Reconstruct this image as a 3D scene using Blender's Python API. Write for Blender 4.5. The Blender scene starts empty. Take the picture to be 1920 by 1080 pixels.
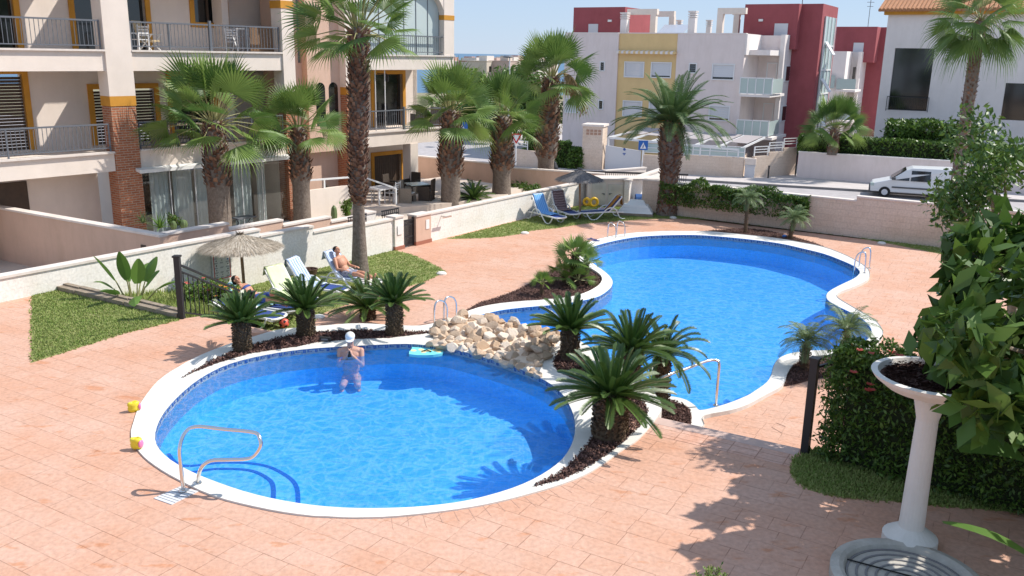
import bpy, math, random
from mathutils import Vector, Matrix, noise
from mathutils.geometry import tessellate_polygon
R = random.Random(7)
C = bpy.context.scene.collection
PI = math.pi
# ------------------------------------------------------------------ camera geometry
FP = 1650.0; CH = 4.7; PT = math.radians(14.9); RO = .018
_c, _s = math.cos(PT), math.sin(PT)
FW = Vector((0, _c, -_s)); UP0 = Vector((0, _s, _c)); RT0 = Vector((1, 0, 0))
RT = RT0*math.cos(RO) + UP0*math.sin(RO); UPV = UP0*math.cos(RO) - RT0*math.sin(RO)
EYE = Vector((0, 0, CH))
def ray(x, y): return FW + RT*((x-960)/FP) + UPV*((540-y)/FP)
def P(x, y, z=0.0):
    d = ray(x, y); t = (z-CH)/d.z
    return Vector((d.x*t, d.y*t, z))
def PD(x, y, zc): return EYE + ray(x, y)*zc
def hd(x, y):
    d = ray(x, y); v = Vector((d.x, d.y)); return v.normalized()
DA = hd(2336, 130); DB = -hd(-1950, 53)
# ------------------------------------------------------------------ tags
def tag(o, label=None, cat=None, group=None, kind=None):
    if label: o['label'] = label
    if cat: o['category'] = cat
    if group: o['group'] = group
    if kind: o['kind'] = kind
    return o
def thing(name, label, cat, loc=(0, 0, 0), rz=0.0, group=None):
    o = bpy.data.objects.new(name, None); C.objects.link(o)
    o.location = loc; o.rotation_euler = (0, 0, rz); o.empty_display_size = .1
    return tag(o, label, cat, group)
def dup(root, loc=None, rz=None, label=None, group=None, sc=None):
    kids = {}
    for o in root.children_recursive: kids.setdefault(o.parent.name, []).append(o)
    def cp(o, par):
        c = o.copy(); C.objects.link(c)
        if par is not None: c.parent = par
        for k in kids.get(o.name, []): cp(k, c)
        return c
    r = cp(root, None)
    if loc is not None: r.location = loc
    if rz is not None: r.rotation_euler = (0, 0, rz)
    if sc is not None: r.scale = (sc, sc, sc)
    if label: r['label'] = label
    if group: r['group'] = group
    return r
# ------------------------------------------------------------------ mesh builder
class MB:
    def __init__(s): s.v = []; s.f = []; s.m = []; s.var = []; s.cur = .5
    def av(s, p): s.v.append((p[0], p[1], p[2])); s.var.append(s.cur); return len(s.v)-1
    def face(s, pts, mi=0): s.f.append([s.av(p) for p in pts]); s.m.append(mi)
    def fi(s, idx, mi=0): s.f.append(list(idx)); s.m.append(mi)
    def box(s, x0, x1, y0, y1, z0, z1, mi=0):
        if x0 > x1: x0, x1 = x1, x0
        if y0 > y1: y0, y1 = y1, y0
        i = [s.av(p) for p in ((x0,y0,z0),(x1,y0,z0),(x1,y1,z0),(x0,y1,z0),(x0,y0,z1),(x1,y0,z1),(x1,y1,z1),(x0,y1,z1))]
        for q in ((0,3,2,1),(4,5,6,7),(0,1,5,4),(1,2,6,5),(2,3,7,6),(3,0,4,7)): s.fi([i[k] for k in q], mi)
    def hexa(s, a, mi=0):      # 8 points bottom ring then top ring
        i = [s.av(p) for p in a]
        for q in ((0,3,2,1),(4,5,6,7),(0,1,5,4),(1,2,6,5),(2,3,7,6),(3,0,4,7)): s.fi([i[k] for k in q], mi)
    def bar(s, a, b, w, h, mi=0):   # rectangular bar a->b
        a, b = Vector(a), Vector(b); d = (b-a).normalized()
        u = Vector((0,0,1)) if abs(d.z) < .9 else Vector((0,1,0))
        sx = d.cross(u).normalized()*w/2; sy = sx.cross(d).normalized()*h/2
        s.hexa([a-sx-sy, a+sx-sy, a+sx+sy, a-sx+sy, b-sx-sy, b+sx-sy, b+sx+sy, b-sx+sy], mi)
    def prism(s, poly, z0, z1, mi=0, side=None, bottom=False):
        n = len(poly)
        area = sum(poly[i][0]*poly[(i+1)%n][1]-poly[(i+1)%n][0]*poly[i][1] for i in range(n))
        if area < 0: poly = poly[::-1]
        tri = tessellate_polygon([[Vector((p[0],p[1],0)) for p in poly]])
        b = [s.av((p[0],p[1],z1)) for p in poly]
        for t in tri: s.fi(ccw(s, [b[k] for k in t]), mi)
        c = [s.av((p[0],p[1],z0)) for p in poly]
        for k in range(n): s.fi([c[k], c[(k+1)%n], b[(k+1)%n], b[k]], mi if side is None else side)
        if bottom:
            for t in tri: s.fi(ccw(s, [c[k] for k in t])[::-1], mi)
    def ring(s, outer, holes, z0, z1, mi=0, round_in=0):
        loops = [outer]+holes
        tri = tessellate_polygon([[Vector((p[0],p[1],0)) for p in l] for l in loops])
        flat = [p for l in loops for p in l]
        b = [s.av((p[0],p[1],z1)) for p in flat]
        for t in tri: s.fi(ccw(s, [b[k] for k in t]), mi)
        c = [s.av((p[0],p[1],z0)) for p in flat]; o = 0
        for l in loops:
            n = len(l)
            for k in range(n): s.fi([c[o+k], c[o+(k+1)%n], b[o+(k+1)%n], b[o+k]], mi)
            o += n
    def tube(s, path, r, n=6, mi=0, cap=True):
        path = [Vector(p) for p in path]; rr = r if isinstance(r, (list, tuple)) else [r]*len(path)
        prev = None; rings = []
        for i, p in enumerate(path):
            d = (path[min(i+1,len(path)-1)]-path[max(i-1,0)]).normalized()
            if prev is None:
                u = Vector((0,0,1)) if abs(d.z) < .9 else Vector((1,0,0))
                x = d.cross(u).normalized()
            else: x = (prev-d*prev.dot(d)).normalized()
            prev = x; y = d.cross(x)
            rings.append([s.av(p+(x*math.cos(2*PI*k/n)+y*math.sin(2*PI*k/n))*rr[i]) for k in range(n)])
        for a, b in zip(rings, rings[1:]):
            for k in range(n): s.fi([a[k], a[(k+1)%n], b[(k+1)%n], b[k]], mi)
        if cap: s.fi(rings[0][::-1], mi); s.fi(rings[-1], mi)
    def lathe(s, prof, c=(0,0,0), n=20, mi=0):
        rings = [[s.av((c[0]+r*math.cos(2*PI*k/n), c[1]+r*math.sin(2*PI*k/n), c[2]+z)) for k in range(n)] for r, z in prof]
        for a, b in zip(rings, rings[1:]):
            for k in range(n): s.fi([a[k], a[(k+1)%n], b[(k+1)%n], b[k]], mi)
    def build(s, name, mats, parent=None, smooth=False, uv=True, col=None):
        me = bpy.data.meshes.new(name); me.from_pydata(s.v, [], s.f)
        if not isinstance(mats, (list, tuple)): mats = [mats]
        for m in mats: me.materials.append(m)
        if len(mats) > 1: me.polygons.foreach_set('material_index', s.m)
        if smooth: me.polygons.foreach_set('use_smooth', [True]*len(s.f))
        at = me.attributes.new('var', 'FLOAT', 'POINT'); at.data.foreach_set('value', s.var)
        if uv:
            me.update(); L = me.uv_layers.new(name='UVMap'); data = [0.0]*(2*len(me.loops))
            for p in me.polygons:
                n = p.normal; a = (abs(n.x), abs(n.y), abs(n.z)); k = a.index(max(a))
                for li in p.loop_indices:
                    q = s.v[me.loops[li].vertex_index]
                    uvv = (q[1], q[2]) if k == 0 else ((q[0], q[2]) if k == 1 else (q[0], q[1]))
                    data[2*li], data[2*li+1] = uvv
            L.data.foreach_set('uv', data)
        me.update()
        o = bpy.data.objects.new(name, me); C.objects.link(o)
        if parent is not None: o.parent = parent
        return o
def ccw(s, t):
    a, b, c = (s.v[k] for k in t)
    return t if (b[0]-a[0])*(c[1]-a[1])-(b[1]-a[1])*(c[0]-a[0]) > 0 else t[::-1]
def smoothpoly(pts, k=3, closed=True):
    """Catmull-Rom through 2D/3D points"""
    pts = [Vector(p) for p in pts]; n = len(pts); out = []
    for i in range(n if closed else n-1):
        p0, p1, p2, p3 = (pts[(i+j) % n] if closed else pts[min(max(i+j, 0), n-1)] for j in (-1, 0, 1, 2))
        for q in range(k):
            t = q/k
            out.append(.5*((2*p1)+(p2-p0)*t+(2*p0-5*p1+4*p2-p3)*t*t+(3*p1-p0-3*p2+p3)*t**3))
    if not closed: out.append(pts[-1])
    return out
def pix(pts, z): return [P(x, y, z).to_2d() for x, y in pts]
def offset(loop, d):
    n = len(loop); out = []
    area = sum(loop[i][0]*loop[(i+1)%n][1]-loop[(i+1)%n][0]*loop[i][1] for i in range(n))
    sg = 1 if area > 0 else -1
    for i in range(n):
        t = (Vector(loop[(i+1)%n])-Vector(loop[i-1])).to_2d().normalized()
        out.append(Vector(loop[i]).to_2d()+Vector((t.y, -t.x))*d*sg)
    return out
# ------------------------------------------------------------------ materials
def mat(name, col, rough=.8, metal=0, var=0.0, scale=3.0, bump=0.0, bscale=40.0, col2=None, spec=.4, attr=False, transl=0.0, stain=0.0, dist=.02):
    m = bpy.data.materials.new(name); m.use_nodes = True; nt = m.node_tree; N = nt.nodes; Lk = nt.links
    b = N['Principled BSDF']; b.inputs['Base Color'].default_value = (*col, 1)
    b.inputs['Roughness'].default_value = rough; b.inputs['Metallic'].default_value = metal
    b.inputs['Specular IOR Level'].default_value = spec
    tc = N.new('ShaderNodeTexCoord'); co = tc.outputs['Object']; last = None
    if var or col2:
        c2 = col2 or tuple(max(0, c*(1-var)) for c in col); c1 = col if col2 else tuple(min(1, c*(1+var*.6)) for c in col)
        nz = N.new('ShaderNodeTexNoise'); nz.inputs['Scale'].default_value = scale; nz.inputs['Detail'].default_value = 6; nz.inputs['Roughness'].default_value = .65
        Lk.new(co, nz.inputs['Vector'])
        r = N.new('ShaderNodeValToRGB'); r.color_ramp.elements[0].position = .32; r.color_ramp.elements[1].position = .68
        r.color_ramp.elements[0].color = (*c2, 1); r.color_ramp.elements[1].color = (*c1, 1)
        if attr:
            a = N.new('ShaderNodeAttribute'); a.attribute_name = 'var'
            ad = N.new('ShaderNodeMath'); ad.operation = 'MULTIPLY_ADD'; ad.inputs[1].default_value = .35
            Lk.new(nz.outputs['Fac'], ad.inputs[0]); 
            ml = N.new('ShaderNodeMath'); ml.operation = 'MULTIPLY_ADD'; ml.inputs[1].default_value = .65
            ml.inputs[2].default_value = 0; Lk.new(a.outputs['Fac'], ml.inputs[0]); Lk.new(ml.outputs[0], ad.inputs[2]); Lk.new(ad.outputs[0], r.inputs['Fac'])
            r.color_ramp.elements[0].position = .1; r.color_ramp.elements[1].position = .9
        else: Lk.new(nz.outputs['Fac'], r.inputs['Fac'])
        last = r.outputs['Color']
    if stain:
        nz = N.new('ShaderNodeTexNoise'); nz.inputs['Scale'].default_value = 1.3; nz.inputs['Detail'].default_value = 7; nz.inputs['Roughness'].default_value = .7
        mp = N.new('ShaderNodeMapping'); mp.inputs['Scale'].default_value = (1.6, 1.6, .35); Lk.new(co, mp.inputs['Vector']); Lk.new(mp.outputs[0], nz.inputs['Vector'])
        r2 = N.new('ShaderNodeValToRGB'); r2.color_ramp.elements[0].position = .45; r2.color_ramp.elements[1].position = .75
        r2.color_ramp.elements[0].color = (1, 1, 1, 1); r2.color_ramp.elements[1].color = (1-stain, 1-stain*1.1, 1-stain*1.3, 1)
        Lk.new(nz.outputs['Fac'], r2.inputs['Fac'])
        mx = N.new('ShaderNodeMix'); mx.data_type = 'RGBA'; mx.blend_type = 'MULTIPLY'; mx.inputs['Factor'].default_value = 1
        if last is None: mx.inputs[6].default_value = (*col, 1)
        else: Lk.new(last, mx.inputs[6])
        Lk.new(r2.outputs['Color'], mx.inputs[7]); last = mx.outputs[2]
    if last is not None: Lk.new(last, b.inputs['Base Color'])
    if bump:
        nb = N.new('ShaderNodeTexNoise'); nb.inputs['Scale'].default_value = bscale; nb.inputs['Detail'].default_value = 4
        Lk.new(co, nb.inputs['Vector']); bp = N.new('ShaderNodeBump'); bp.inputs['Strength'].default_value = bump; bp.inputs['Distance'].default_value = dist
        Lk.new(nb.outputs['Fac'], bp.inputs['Height']); Lk.new(bp.outputs[0], b.inputs['Normal'])
    if transl:
        t = N.new('ShaderNodeBsdfTranslucent'); mx = N.new('ShaderNodeMixShader'); mx.inputs[0].default_value = transl
        if last is not None: Lk.new(last, t.inputs['Color'])
        else: t.inputs['Color'].default_value = (*col, 1)
        Lk.new(b.outputs[0], mx.inputs[1]); Lk.new(t.outputs[0], mx.inputs[2]); Lk.new(mx.outputs[0], N['Material Output'].inputs['Surface'])
    return m
def brickmat(name, c1, c2, mortar, w, h, ms=.012, rough=.85, bump=.5, coord='UV', rot=0.0, off=.5, squash=1.0, patch=None, vs=1.2, freq=2, fade=False):
    m = bpy.data.materials.new(name); m.use_nodes = True; nt = m.node_tree; N = nt.nodes; Lk = nt.links
    b = N['Principled BSDF']; b.inputs['Roughness'].default_value = rough; b.inputs['Specular IOR Level'].default_value = .3
    tc = N.new('ShaderNodeTexCoord'); mp = N.new('ShaderNodeMapping'); mp.inputs['Rotation'].default_value = (0, 0, rot)
    Lk.new(tc.outputs[coord], mp.inputs['Vector'])
    br = N.new('ShaderNodeTexBrick'); br.inputs['Scale'].default_value = 1; br.inputs['Brick Width'].default_value = w; br.inputs['Row Height'].default_value = h
    br.inputs['Mortar Size'].default_value = ms; br.inputs['Mortar Smooth'].default_value = .3; br.offset = off; br.squash = squash; br.squash_frequency = freq
    br.inputs['Color1'].default_value = (*c1, 1); br.inputs['Color2'].default_value = (*c2, 1); br.inputs['Mortar'].default_value = (*mortar, 1)
    Lk.new(mp.outputs[0], br.inputs['Vector']); last = br.outputs['Color']
    if fade:   # joints worn faint in places, small rust-coloured scuffs
        nf = N.new('ShaderNodeTexNoise'); nf.inputs['Scale'].default_value = 2.6; nf.inputs['Detail'].default_value = 3; Lk.new(tc.outputs['Object'], nf.inputs['Vector'])
        rf = N.new('ShaderNodeMapRange'); rf.inputs['From Min'].default_value = .42; rf.inputs['From Max'].default_value = .60; rf.inputs['To Min'].default_value = .85; rf.inputs['To Max'].default_value = 0; Lk.new(nf.outputs['Fac'], rf.inputs['Value'])
        fm = N.new('ShaderNodeMath'); fm.operation = 'MULTIPLY'; Lk.new(rf.outputs[0], fm.inputs[0]); Lk.new(br.outputs['Fac'], fm.inputs[1])
        mf = N.new('ShaderNodeMix'); mf.data_type = 'RGBA'; Lk.new(fm.outputs[0], mf.inputs['Factor']); Lk.new(last, mf.inputs[6]); mf.inputs[7].default_value = (*c1, 1); last = mf.outputs[2]
        ns = N.new('ShaderNodeTexNoise'); ns.inputs['Scale'].default_value = 3.4; ns.inputs['Detail'].default_value = 5; ns.inputs['Roughness'].default_value = .6; ms_ = N.new('ShaderNodeMapping'); ms_.inputs['Rotation'].default_value = (0,0,rot); ms_.inputs['Scale'].default_value = (.6,1.5,1); Lk.new(tc.outputs['Object'], ms_.inputs['Vector']); Lk.new(ms_.outputs[0], ns.inputs['Vector'])
        rs = N.new('ShaderNodeValToRGB'); rs.color_ramp.elements[0].position = .60; rs.color_ramp.elements[1].position = .68; rs.color_ramp.elements[0].color = (1,1,1,1); rs.color_ramp.elements[1].color = (.92,.76,.63,1); Lk.new(ns.outputs['Fac'], rs.inputs['Fac'])
        mg = N.new('ShaderNodeMix'); mg.data_type = 'RGBA'; mg.blend_type = 'MULTIPLY'; mg.inputs['Factor'].default_value = 1; Lk.new(last, mg.inputs[6]); Lk.new(rs.outputs['Color'], mg.inputs[7]); last = mg.outputs[2]
    nz = N.new('ShaderNodeTexNoise'); nz.inputs['Scale'].default_value = vs; nz.inputs['Detail'].default_value = 8; nz.inputs['Roughness'].default_value = .7
    Lk.new(tc.outputs['Object'], nz.inputs['Vector'])
    if patch:
        r = N.new('ShaderNodeValToRGB'); r.color_ramp.elements[0].position = .42; r.color_ramp.elements[1].position = .66
        r.color_ramp.elements[0].color = (1, 1, 1, 1); r.color_ramp.elements[1].color = (*patch, 1)
        Lk.new(nz.outputs['Fac'], r.inputs['Fac'])
        mx = N.new('ShaderNodeMix'); mx.data_type = 'RGBA'; mx.blend_type = 'MULTIPLY'; mx.inputs['Factor'].default_value = 1
        Lk.new(last, mx.inputs[6]); Lk.new(r.outputs['Color'], mx.inputs[7]); last = mx.outputs[2]
    n2 = N.new('ShaderNodeTexNoise'); n2.inputs['Scale'].default_value = 18; n2.inputs['Detail'].default_value = 6
    Lk.new(tc.outputs['Object'], n2.inputs['Vector'])
    r2 = N.new('ShaderNodeValToRGB'); r2.color_ramp.elements[0].position = .3; r2.color_ramp.elements[1].position = .7
    r2.color_ramp.elements[0].color = (.86, .86, .86, 1); r2.color_ramp.elements[1].color = (1.08, 1.08, 1.08, 1)
    Lk.new(n2.outputs['Fac'], r2.inputs['Fac'])
    mx = N.new('ShaderNodeMix'); mx.data_type = 'RGBA'; mx.blend_type = 'MULTIPLY'; mx.inputs['Factor'].default_value = 1
    Lk.new(last, mx.inputs[6]); Lk.new(r2.outputs['Color'], mx.inputs[7]); Lk.new(mx.outputs[2], b.inputs['Base Color'])
    bp = N.new('ShaderNodeBump'); bp.inputs['Strength'].default_value = bump; bp.inputs['Distance'].default_value = .012
    ad = N.new('ShaderNodeMath'); ad.operation = 'MULTIPLY_ADD'; ad.inputs[1].default_value = -1.0
    Lk.new(br.outputs['Fac'], ad.inputs[0]); Lk.new(n2.outputs['Fac'], ad.inputs[2]); Lk.new(ad.outputs[0], bp.inputs['Height']); Lk.new(bp.outputs[0], b.inputs['Normal'])
    return m
def glassmat(name, tint=(.8, .88, .88), refl=.25, rough=.02):
    m = bpy.data.materials.new(name); m.use_nodes = True; nt = m.node_tree; N = nt.nodes; Lk = nt.links
    N.remove(N['Principled BSDF']); t = N.new('ShaderNodeBsdfTransparent'); t.inputs[0].default_value = (*tint, 1)
    g = N.new('ShaderNodeBsdfGlossy'); g.inputs['Roughness'].default_value = rough; lw = N.new('ShaderNodeLayerWeight'); lw.inputs['Blend'].default_value = .5; fr = N.new('ShaderNodeMath'); fr.operation = 'POWER'; fr.inputs[1].default_value = 4; Lk.new(lw.outputs['Facing'], fr.inputs[0])
    ad = N.new('ShaderNodeMath'); ad.operation = 'ADD'; ad.inputs[1].default_value = refl+.05; ad.use_clamp = True; Lk.new(fr.outputs[0], ad.inputs[0])
    mx = N.new('ShaderNodeMixShader'); Lk.new(ad.outputs[0], mx.inputs[0]); Lk.new(t.outputs[0], mx.inputs[1]); Lk.new(g.outputs[0], mx.inputs[2])
    Lk.new(mx.outputs[0], N['Material Output'].inputs['Surface']); return m
def watermat():
    m = bpy.data.materials.new('pool_water'); m.use_nodes = True; nt = m.node_tree; N = nt.nodes; Lk = nt.links
    N.remove(N['Principled BSDF']); tc = N.new('ShaderNodeTexCoord')
    mp = N.new('ShaderNodeMapping'); mp.inputs['Scale'].default_value = (1.0, 1.0, 1.0); Lk.new(tc.outputs['Object'], mp.inputs['Vector'])
    n1 = N.new('ShaderNodeTexNoise'); n1.inputs['Scale'].default_value = 3.2; n1.inputs['Detail'].default_value = 3; n1.inputs['Distortion'].default_value = .6
    Lk.new(mp.outputs[0], n1.inputs['Vector'])
    # painted caustics: pale Voronoi lines in the sheet's tint stand in for focused light
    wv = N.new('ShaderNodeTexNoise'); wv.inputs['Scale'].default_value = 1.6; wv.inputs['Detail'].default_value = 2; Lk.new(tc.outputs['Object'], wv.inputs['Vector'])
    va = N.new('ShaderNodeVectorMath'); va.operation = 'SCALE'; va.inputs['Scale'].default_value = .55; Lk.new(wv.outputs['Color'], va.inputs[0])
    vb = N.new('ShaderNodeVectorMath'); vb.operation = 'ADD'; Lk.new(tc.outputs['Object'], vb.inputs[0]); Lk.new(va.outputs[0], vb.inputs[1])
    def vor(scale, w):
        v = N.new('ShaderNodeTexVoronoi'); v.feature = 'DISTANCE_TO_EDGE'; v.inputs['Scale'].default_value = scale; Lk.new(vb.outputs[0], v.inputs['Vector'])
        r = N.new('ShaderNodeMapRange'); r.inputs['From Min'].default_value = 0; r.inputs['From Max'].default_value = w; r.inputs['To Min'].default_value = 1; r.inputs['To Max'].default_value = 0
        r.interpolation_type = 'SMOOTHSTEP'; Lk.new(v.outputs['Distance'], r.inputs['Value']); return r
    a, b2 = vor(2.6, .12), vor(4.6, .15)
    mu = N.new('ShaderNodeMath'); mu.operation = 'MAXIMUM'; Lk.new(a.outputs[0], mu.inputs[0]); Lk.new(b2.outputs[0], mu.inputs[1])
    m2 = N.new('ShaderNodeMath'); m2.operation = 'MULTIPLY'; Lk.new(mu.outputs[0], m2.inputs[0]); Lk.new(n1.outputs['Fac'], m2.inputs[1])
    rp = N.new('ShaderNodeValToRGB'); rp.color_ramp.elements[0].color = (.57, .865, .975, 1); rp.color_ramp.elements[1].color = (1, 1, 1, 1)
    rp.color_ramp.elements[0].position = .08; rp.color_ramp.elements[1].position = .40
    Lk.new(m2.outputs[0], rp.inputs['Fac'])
    t = N.new('ShaderNodeBsdfTransparent'); Lk.new(rp.outputs[0], t.inputs[0])
    g = N.new('ShaderNodeBsdfGlossy'); g.inputs['Roughness'].default_value = .06
    nb = N.new('ShaderNodeTexNoise'); nb.inputs['Scale'].default_value = 3.5; nb.inputs['Detail'].default_value = 4; nb.inputs['Roughness'].default_value = .55; nb.inputs['Distortion'].default_value = .8
    mp2 = N.new('ShaderNodeMapping'); mp2.inputs['Scale'].default_value = (.8, 1.7, 1); mp2.inputs['Rotation'].default_value = (0, 0, .25); Lk.new(tc.outputs['Object'], mp2.inputs['Vector']); Lk.new(mp2.outputs[0], nb.inputs['Vector'])
    bp = N.new('ShaderNodeBump'); bp.inputs['Strength'].default_value = .8; bp.inputs['Distance'].default_value = .05; Lk.new(nb.outputs['Fac'], bp.inputs['Height'])
    Lk.new(bp.outputs[0], g.inputs['Normal'])
    fr = N.new('ShaderNodeFresnel'); fr.inputs[0].default_value = 1.22; Lk.new(bp.outputs[0], fr.inputs['Normal'])
    df = N.new('ShaderNodeBsdfDiffuse'); df.inputs[0].default_value = (.01, .23, .95, 1); m3 = N.new('ShaderNodeMixShader'); m3.inputs[0].default_value = .22
    Lk.new(t.outputs[0], m3.inputs[1]); Lk.new(df.outputs[0], m3.inputs[2])
    fm = N.new('ShaderNodeMath'); fm.operation = 'MULTIPLY'; fm.inputs[1].default_value = .5; Lk.new(fr.outputs[0], fm.inputs[0])
    mx = N.new('ShaderNodeMixShader'); Lk.new(fm.outputs[0], mx.inputs[0]); Lk.new(m3.outputs[0], mx.inputs[1]); Lk.new(g.outputs[0], mx.inputs[2])
    Lk.new(mx.outputs[0], N['Material Output'].inputs['Surface']); return m
M = dict(
  deck=None,
  coping=mat('white_coping', (.74, .71, .66), .75, var=.06, scale=2.5, bump=.15, bscale=60, stain=.12),
  stucco=mat('cream_stucco', (.78, .68, .60), .9, var=.05, scale=1.5, bump=.25, bscale=90, stain=.06),
  peach=mat('peach_stucco', (.62, .43, .33), .9, var=.06, scale=1.5, bump=.25, bscale=90, stain=.12),
  white_stucco=mat('white_stucco', (.79, .74, .69), .9, var=.05, scale=1.0, bump=.3, bscale=60, stain=.10),
  cap=mat('wall_cap', (.72, .64, .58), .8, var=.08, scale=4, stain=.12),
  ochre=mat('ochre_paint', (.58, .27, .035), .8, var=.1, scale=3),
  darkglass=mat('dark_glass', (.012, .014, .016), .08, spec=.8),
  shutter=mat('roller_shutter', (.62, .62, .64), .6, bump=0),
  brown=mat('brown_shutter', (.07, .045, .03), .6, var=.2, scale=6),
  blackmetal=mat('black_iron', (.02, .02, .023), .5, spec=.5),
  greymetal=mat('grey_paint_metal', (.13, .14, .16), .5, spec=.5),
  whitemetal=mat('white_metal', (.75, .75, .75), .4),
  chrome=mat('stainless', (.72, .70, .67), .22, metal=1),
  plastic=mat('white_plastic', (.78, .78, .76), .4, var=.04, scale=5),
  bluemesh=mat('blue_mesh', (.035, .07, .25), .7, var=.15, scale=8),
  mauve=mat('lilac_stucco', (.76, .66, .63), .92, var=.05, scale=.8, bump=.2, bscale=30, stain=.10),
  white_pink=mat('pale_stucco', (.78, .72, .69), .92, var=.05, scale=.8, stain=.06),
  yellow=mat('yellow_stucco', (.74, .53, .26), .9, var=.06, scale=1, stain=.05),
  red=mat('red_stucco', (.34, .085, .095), .9, var=.1, scale=1, stain=.12),
  frost=mat('frosted_glass', (.42, .52, .50), .25, spec=.6),
  asphalt=mat('asphalt', (.42, .39, .39), .95, var=.15, scale=2, bump=.3, bscale=80),
  pave=mat('pavement', (.54, .49, .47), .9, var=.12, scale=2, bump=.2, bscale=50),
  kerb=mat('kerb', (.22, .21, .21), .9, var=.2, scale=4),
  earth=mat('dry_earth', (.33, .27, .19), .95, col2=(.16, .17, .08), scale=.15),
  grass=mat('grass_ground', (.20, .26, .07), .95, col2=(.33, .31, .14), scale=2.2, bump=.6, bscale=70),
  blade=mat('grass_blade', (.20, .31, .06), .8, col2=(.36, .37, .14), scale=1.5, attr=True, transl=.3),
  mulch=mat('mulch', (.13, .065, .05), .95, col2=(.045, .025, .022), scale=30, bump=1, bscale=60),
  chip=mat('mulch_chip', (.20, .105, .085), .9, col2=(.06, .032, .028), scale=9, attr=True),
  palmleaf=mat('fan_leaf', (.29, .40, .10), .45, col2=(.03, .10, .018), scale=1.2, attr=True, transl=.28),
  petiole=mat('petiole', (.28, .27, .11), .6, var=.2, scale=5),
  dry=mat('dry_frond', (.42, .32, .17), .85, col2=(.25, .17, .08), scale=5, transl=.2),
  featherleaf=mat('feather_leaf', (.19, .27, .10), .5, col2=(.04, .10, .03), scale=1.5, attr=True, transl=.22),
  cycad=mat('cycad_leaf', (.15, .23, .04), .38, col2=(.02, .07, .018), scale=2, attr=True, transl=.15, spec=.6),
  pygmy=mat('pygmy_leaf', (.24, .31, .14), .5, col2=(.10, .17, .06), scale=2, attr=True, transl=.3),
  trunk=mat('palm_trunk', (.20, .13, .085), .95, col2=(.09, .05, .035), scale=9, bump=.8, bscale=30),
  shag=mat('palm_boots', (.27, .155, .10), .95, col2=(.085, .04, .028), scale=7, attr=True),
  greytrunk=mat('ringed_trunk', (.25, .205, .17), .95, col2=(.13, .10, .08), scale=12, bump=1, bscale=25),
  fibre=mat('cycad_trunk', (.17, .12, .07), .95, col2=(.06, .035, .022), scale=20, bump=.8, bscale=40, attr=True),
  leaf=mat('shrub_leaf', (.15, .25, .04), .45, col2=(.025, .07, .014), scale=2, attr=True, transl=.25),
  brightleaf=mat('bright_leaf', (.20, .30, .05), .5, col2=(.06, .14, .025), scale=2, attr=True, transl=.3),
  bananaleaf=mat('strelitzia_leaf', (.16, .27, .05), .4, col2=(.06, .15, .03), scale=3, attr=True, transl=.3),
  core=mat('hedge_dark_core', (.025, .035, .012), .95),
  thatch=mat('thatch', (.60, .52, .42), .95, col2=(.22, .17, .12), scale=20, attr=True),
  oldthatch=mat('grey_thatch', (.26, .24, .23), .95, col2=(.10, .095, .10), scale=20, attr=True),
  wood=mat('pole_wood', (.32, .20, .11), .8, var=.25, scale=12),
  timber=mat('old_timber', (.30, .24, .18), .9, var=.35, scale=10, bump=.4, bscale=30),
  rock=mat('limestone', (.86, .75, .63), .9, col2=(.55, .36, .22), scale=5.5, bump=1.0, bscale=14, attr=True, stain=.1),
  skin=mat('skin', (.55, .27, .17), .55, var=.08, scale=8),
  skin2=mat('skin_pale', (.60, .33, .24), .55, var=.08, scale=8),
  hair=mat('dark_hair', (.02, .014, .01), .7),
  wicker=mat('wicker', (.30, .25, .20), .85, var=.3, scale=25, bump=.6, bscale=60),
  wickerdark=mat('dark_wicker', (.075, .055, .042), .85, var=.3, scale=25, bump=.6, bscale=60),
  glasspane=glassmat('window_glass', (.90, .93, .93), .0),
  frostglass=glassmat('balcony_glass', (.50, .62, .60), .12, .2),
  concrete=mat('concrete', (.48, .45, .40), .9, var=.2, scale=4, bump=.3, bscale=40, stain=.25),
  tile=None, water=watermat(),
  darkblue=mat('dark_blue_tile', (.02, .09, .34), .3),
  terracotta=mat('roof_tile', (.42, .20, .10), .8, var=.25, scale=6),
  black=mat('black_rubber', (.015, .015, .015), .7),
  tin=mat('white_door', (.62, .58, .50), .6, var=.05, scale=3, stain=.12),
  tilebase=mat('red_tile', (.35, .14, .09), .7),
)
ANG = math.atan2(DB.y, DB.x)
M['deck'] = brickmat('stamped_concrete', (.62, .385, .29), (.59, .36, .265), (.34, .19, .13), .56, .28, .0042, .8, .6, 'Object', -ANG, .37, .6, (.95, .82, .72), .55, 3, fade=True)
M['brick'] = brickmat('orange_brick', (.45, .17, .085), (.33, .11, .055), (.42, .30, .22), .24, .07, .012, .9, .5)
M['block'] = brickmat('pale_block', (.72, .59, .49), (.69, .56, .46), (.61, .49, .40), .42, .2, .008, .9, .35, vs=.6, patch=(.88, .84, .80))
M['tile'] = brickmat('pool_mosaic', (.17, .56, .98), (.14, .52, .97), (.22, .60, .98), .05, .05, .003, .3, .1, 'UV', 0, 0, 1, (.9, .93, .97), .8)

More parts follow.
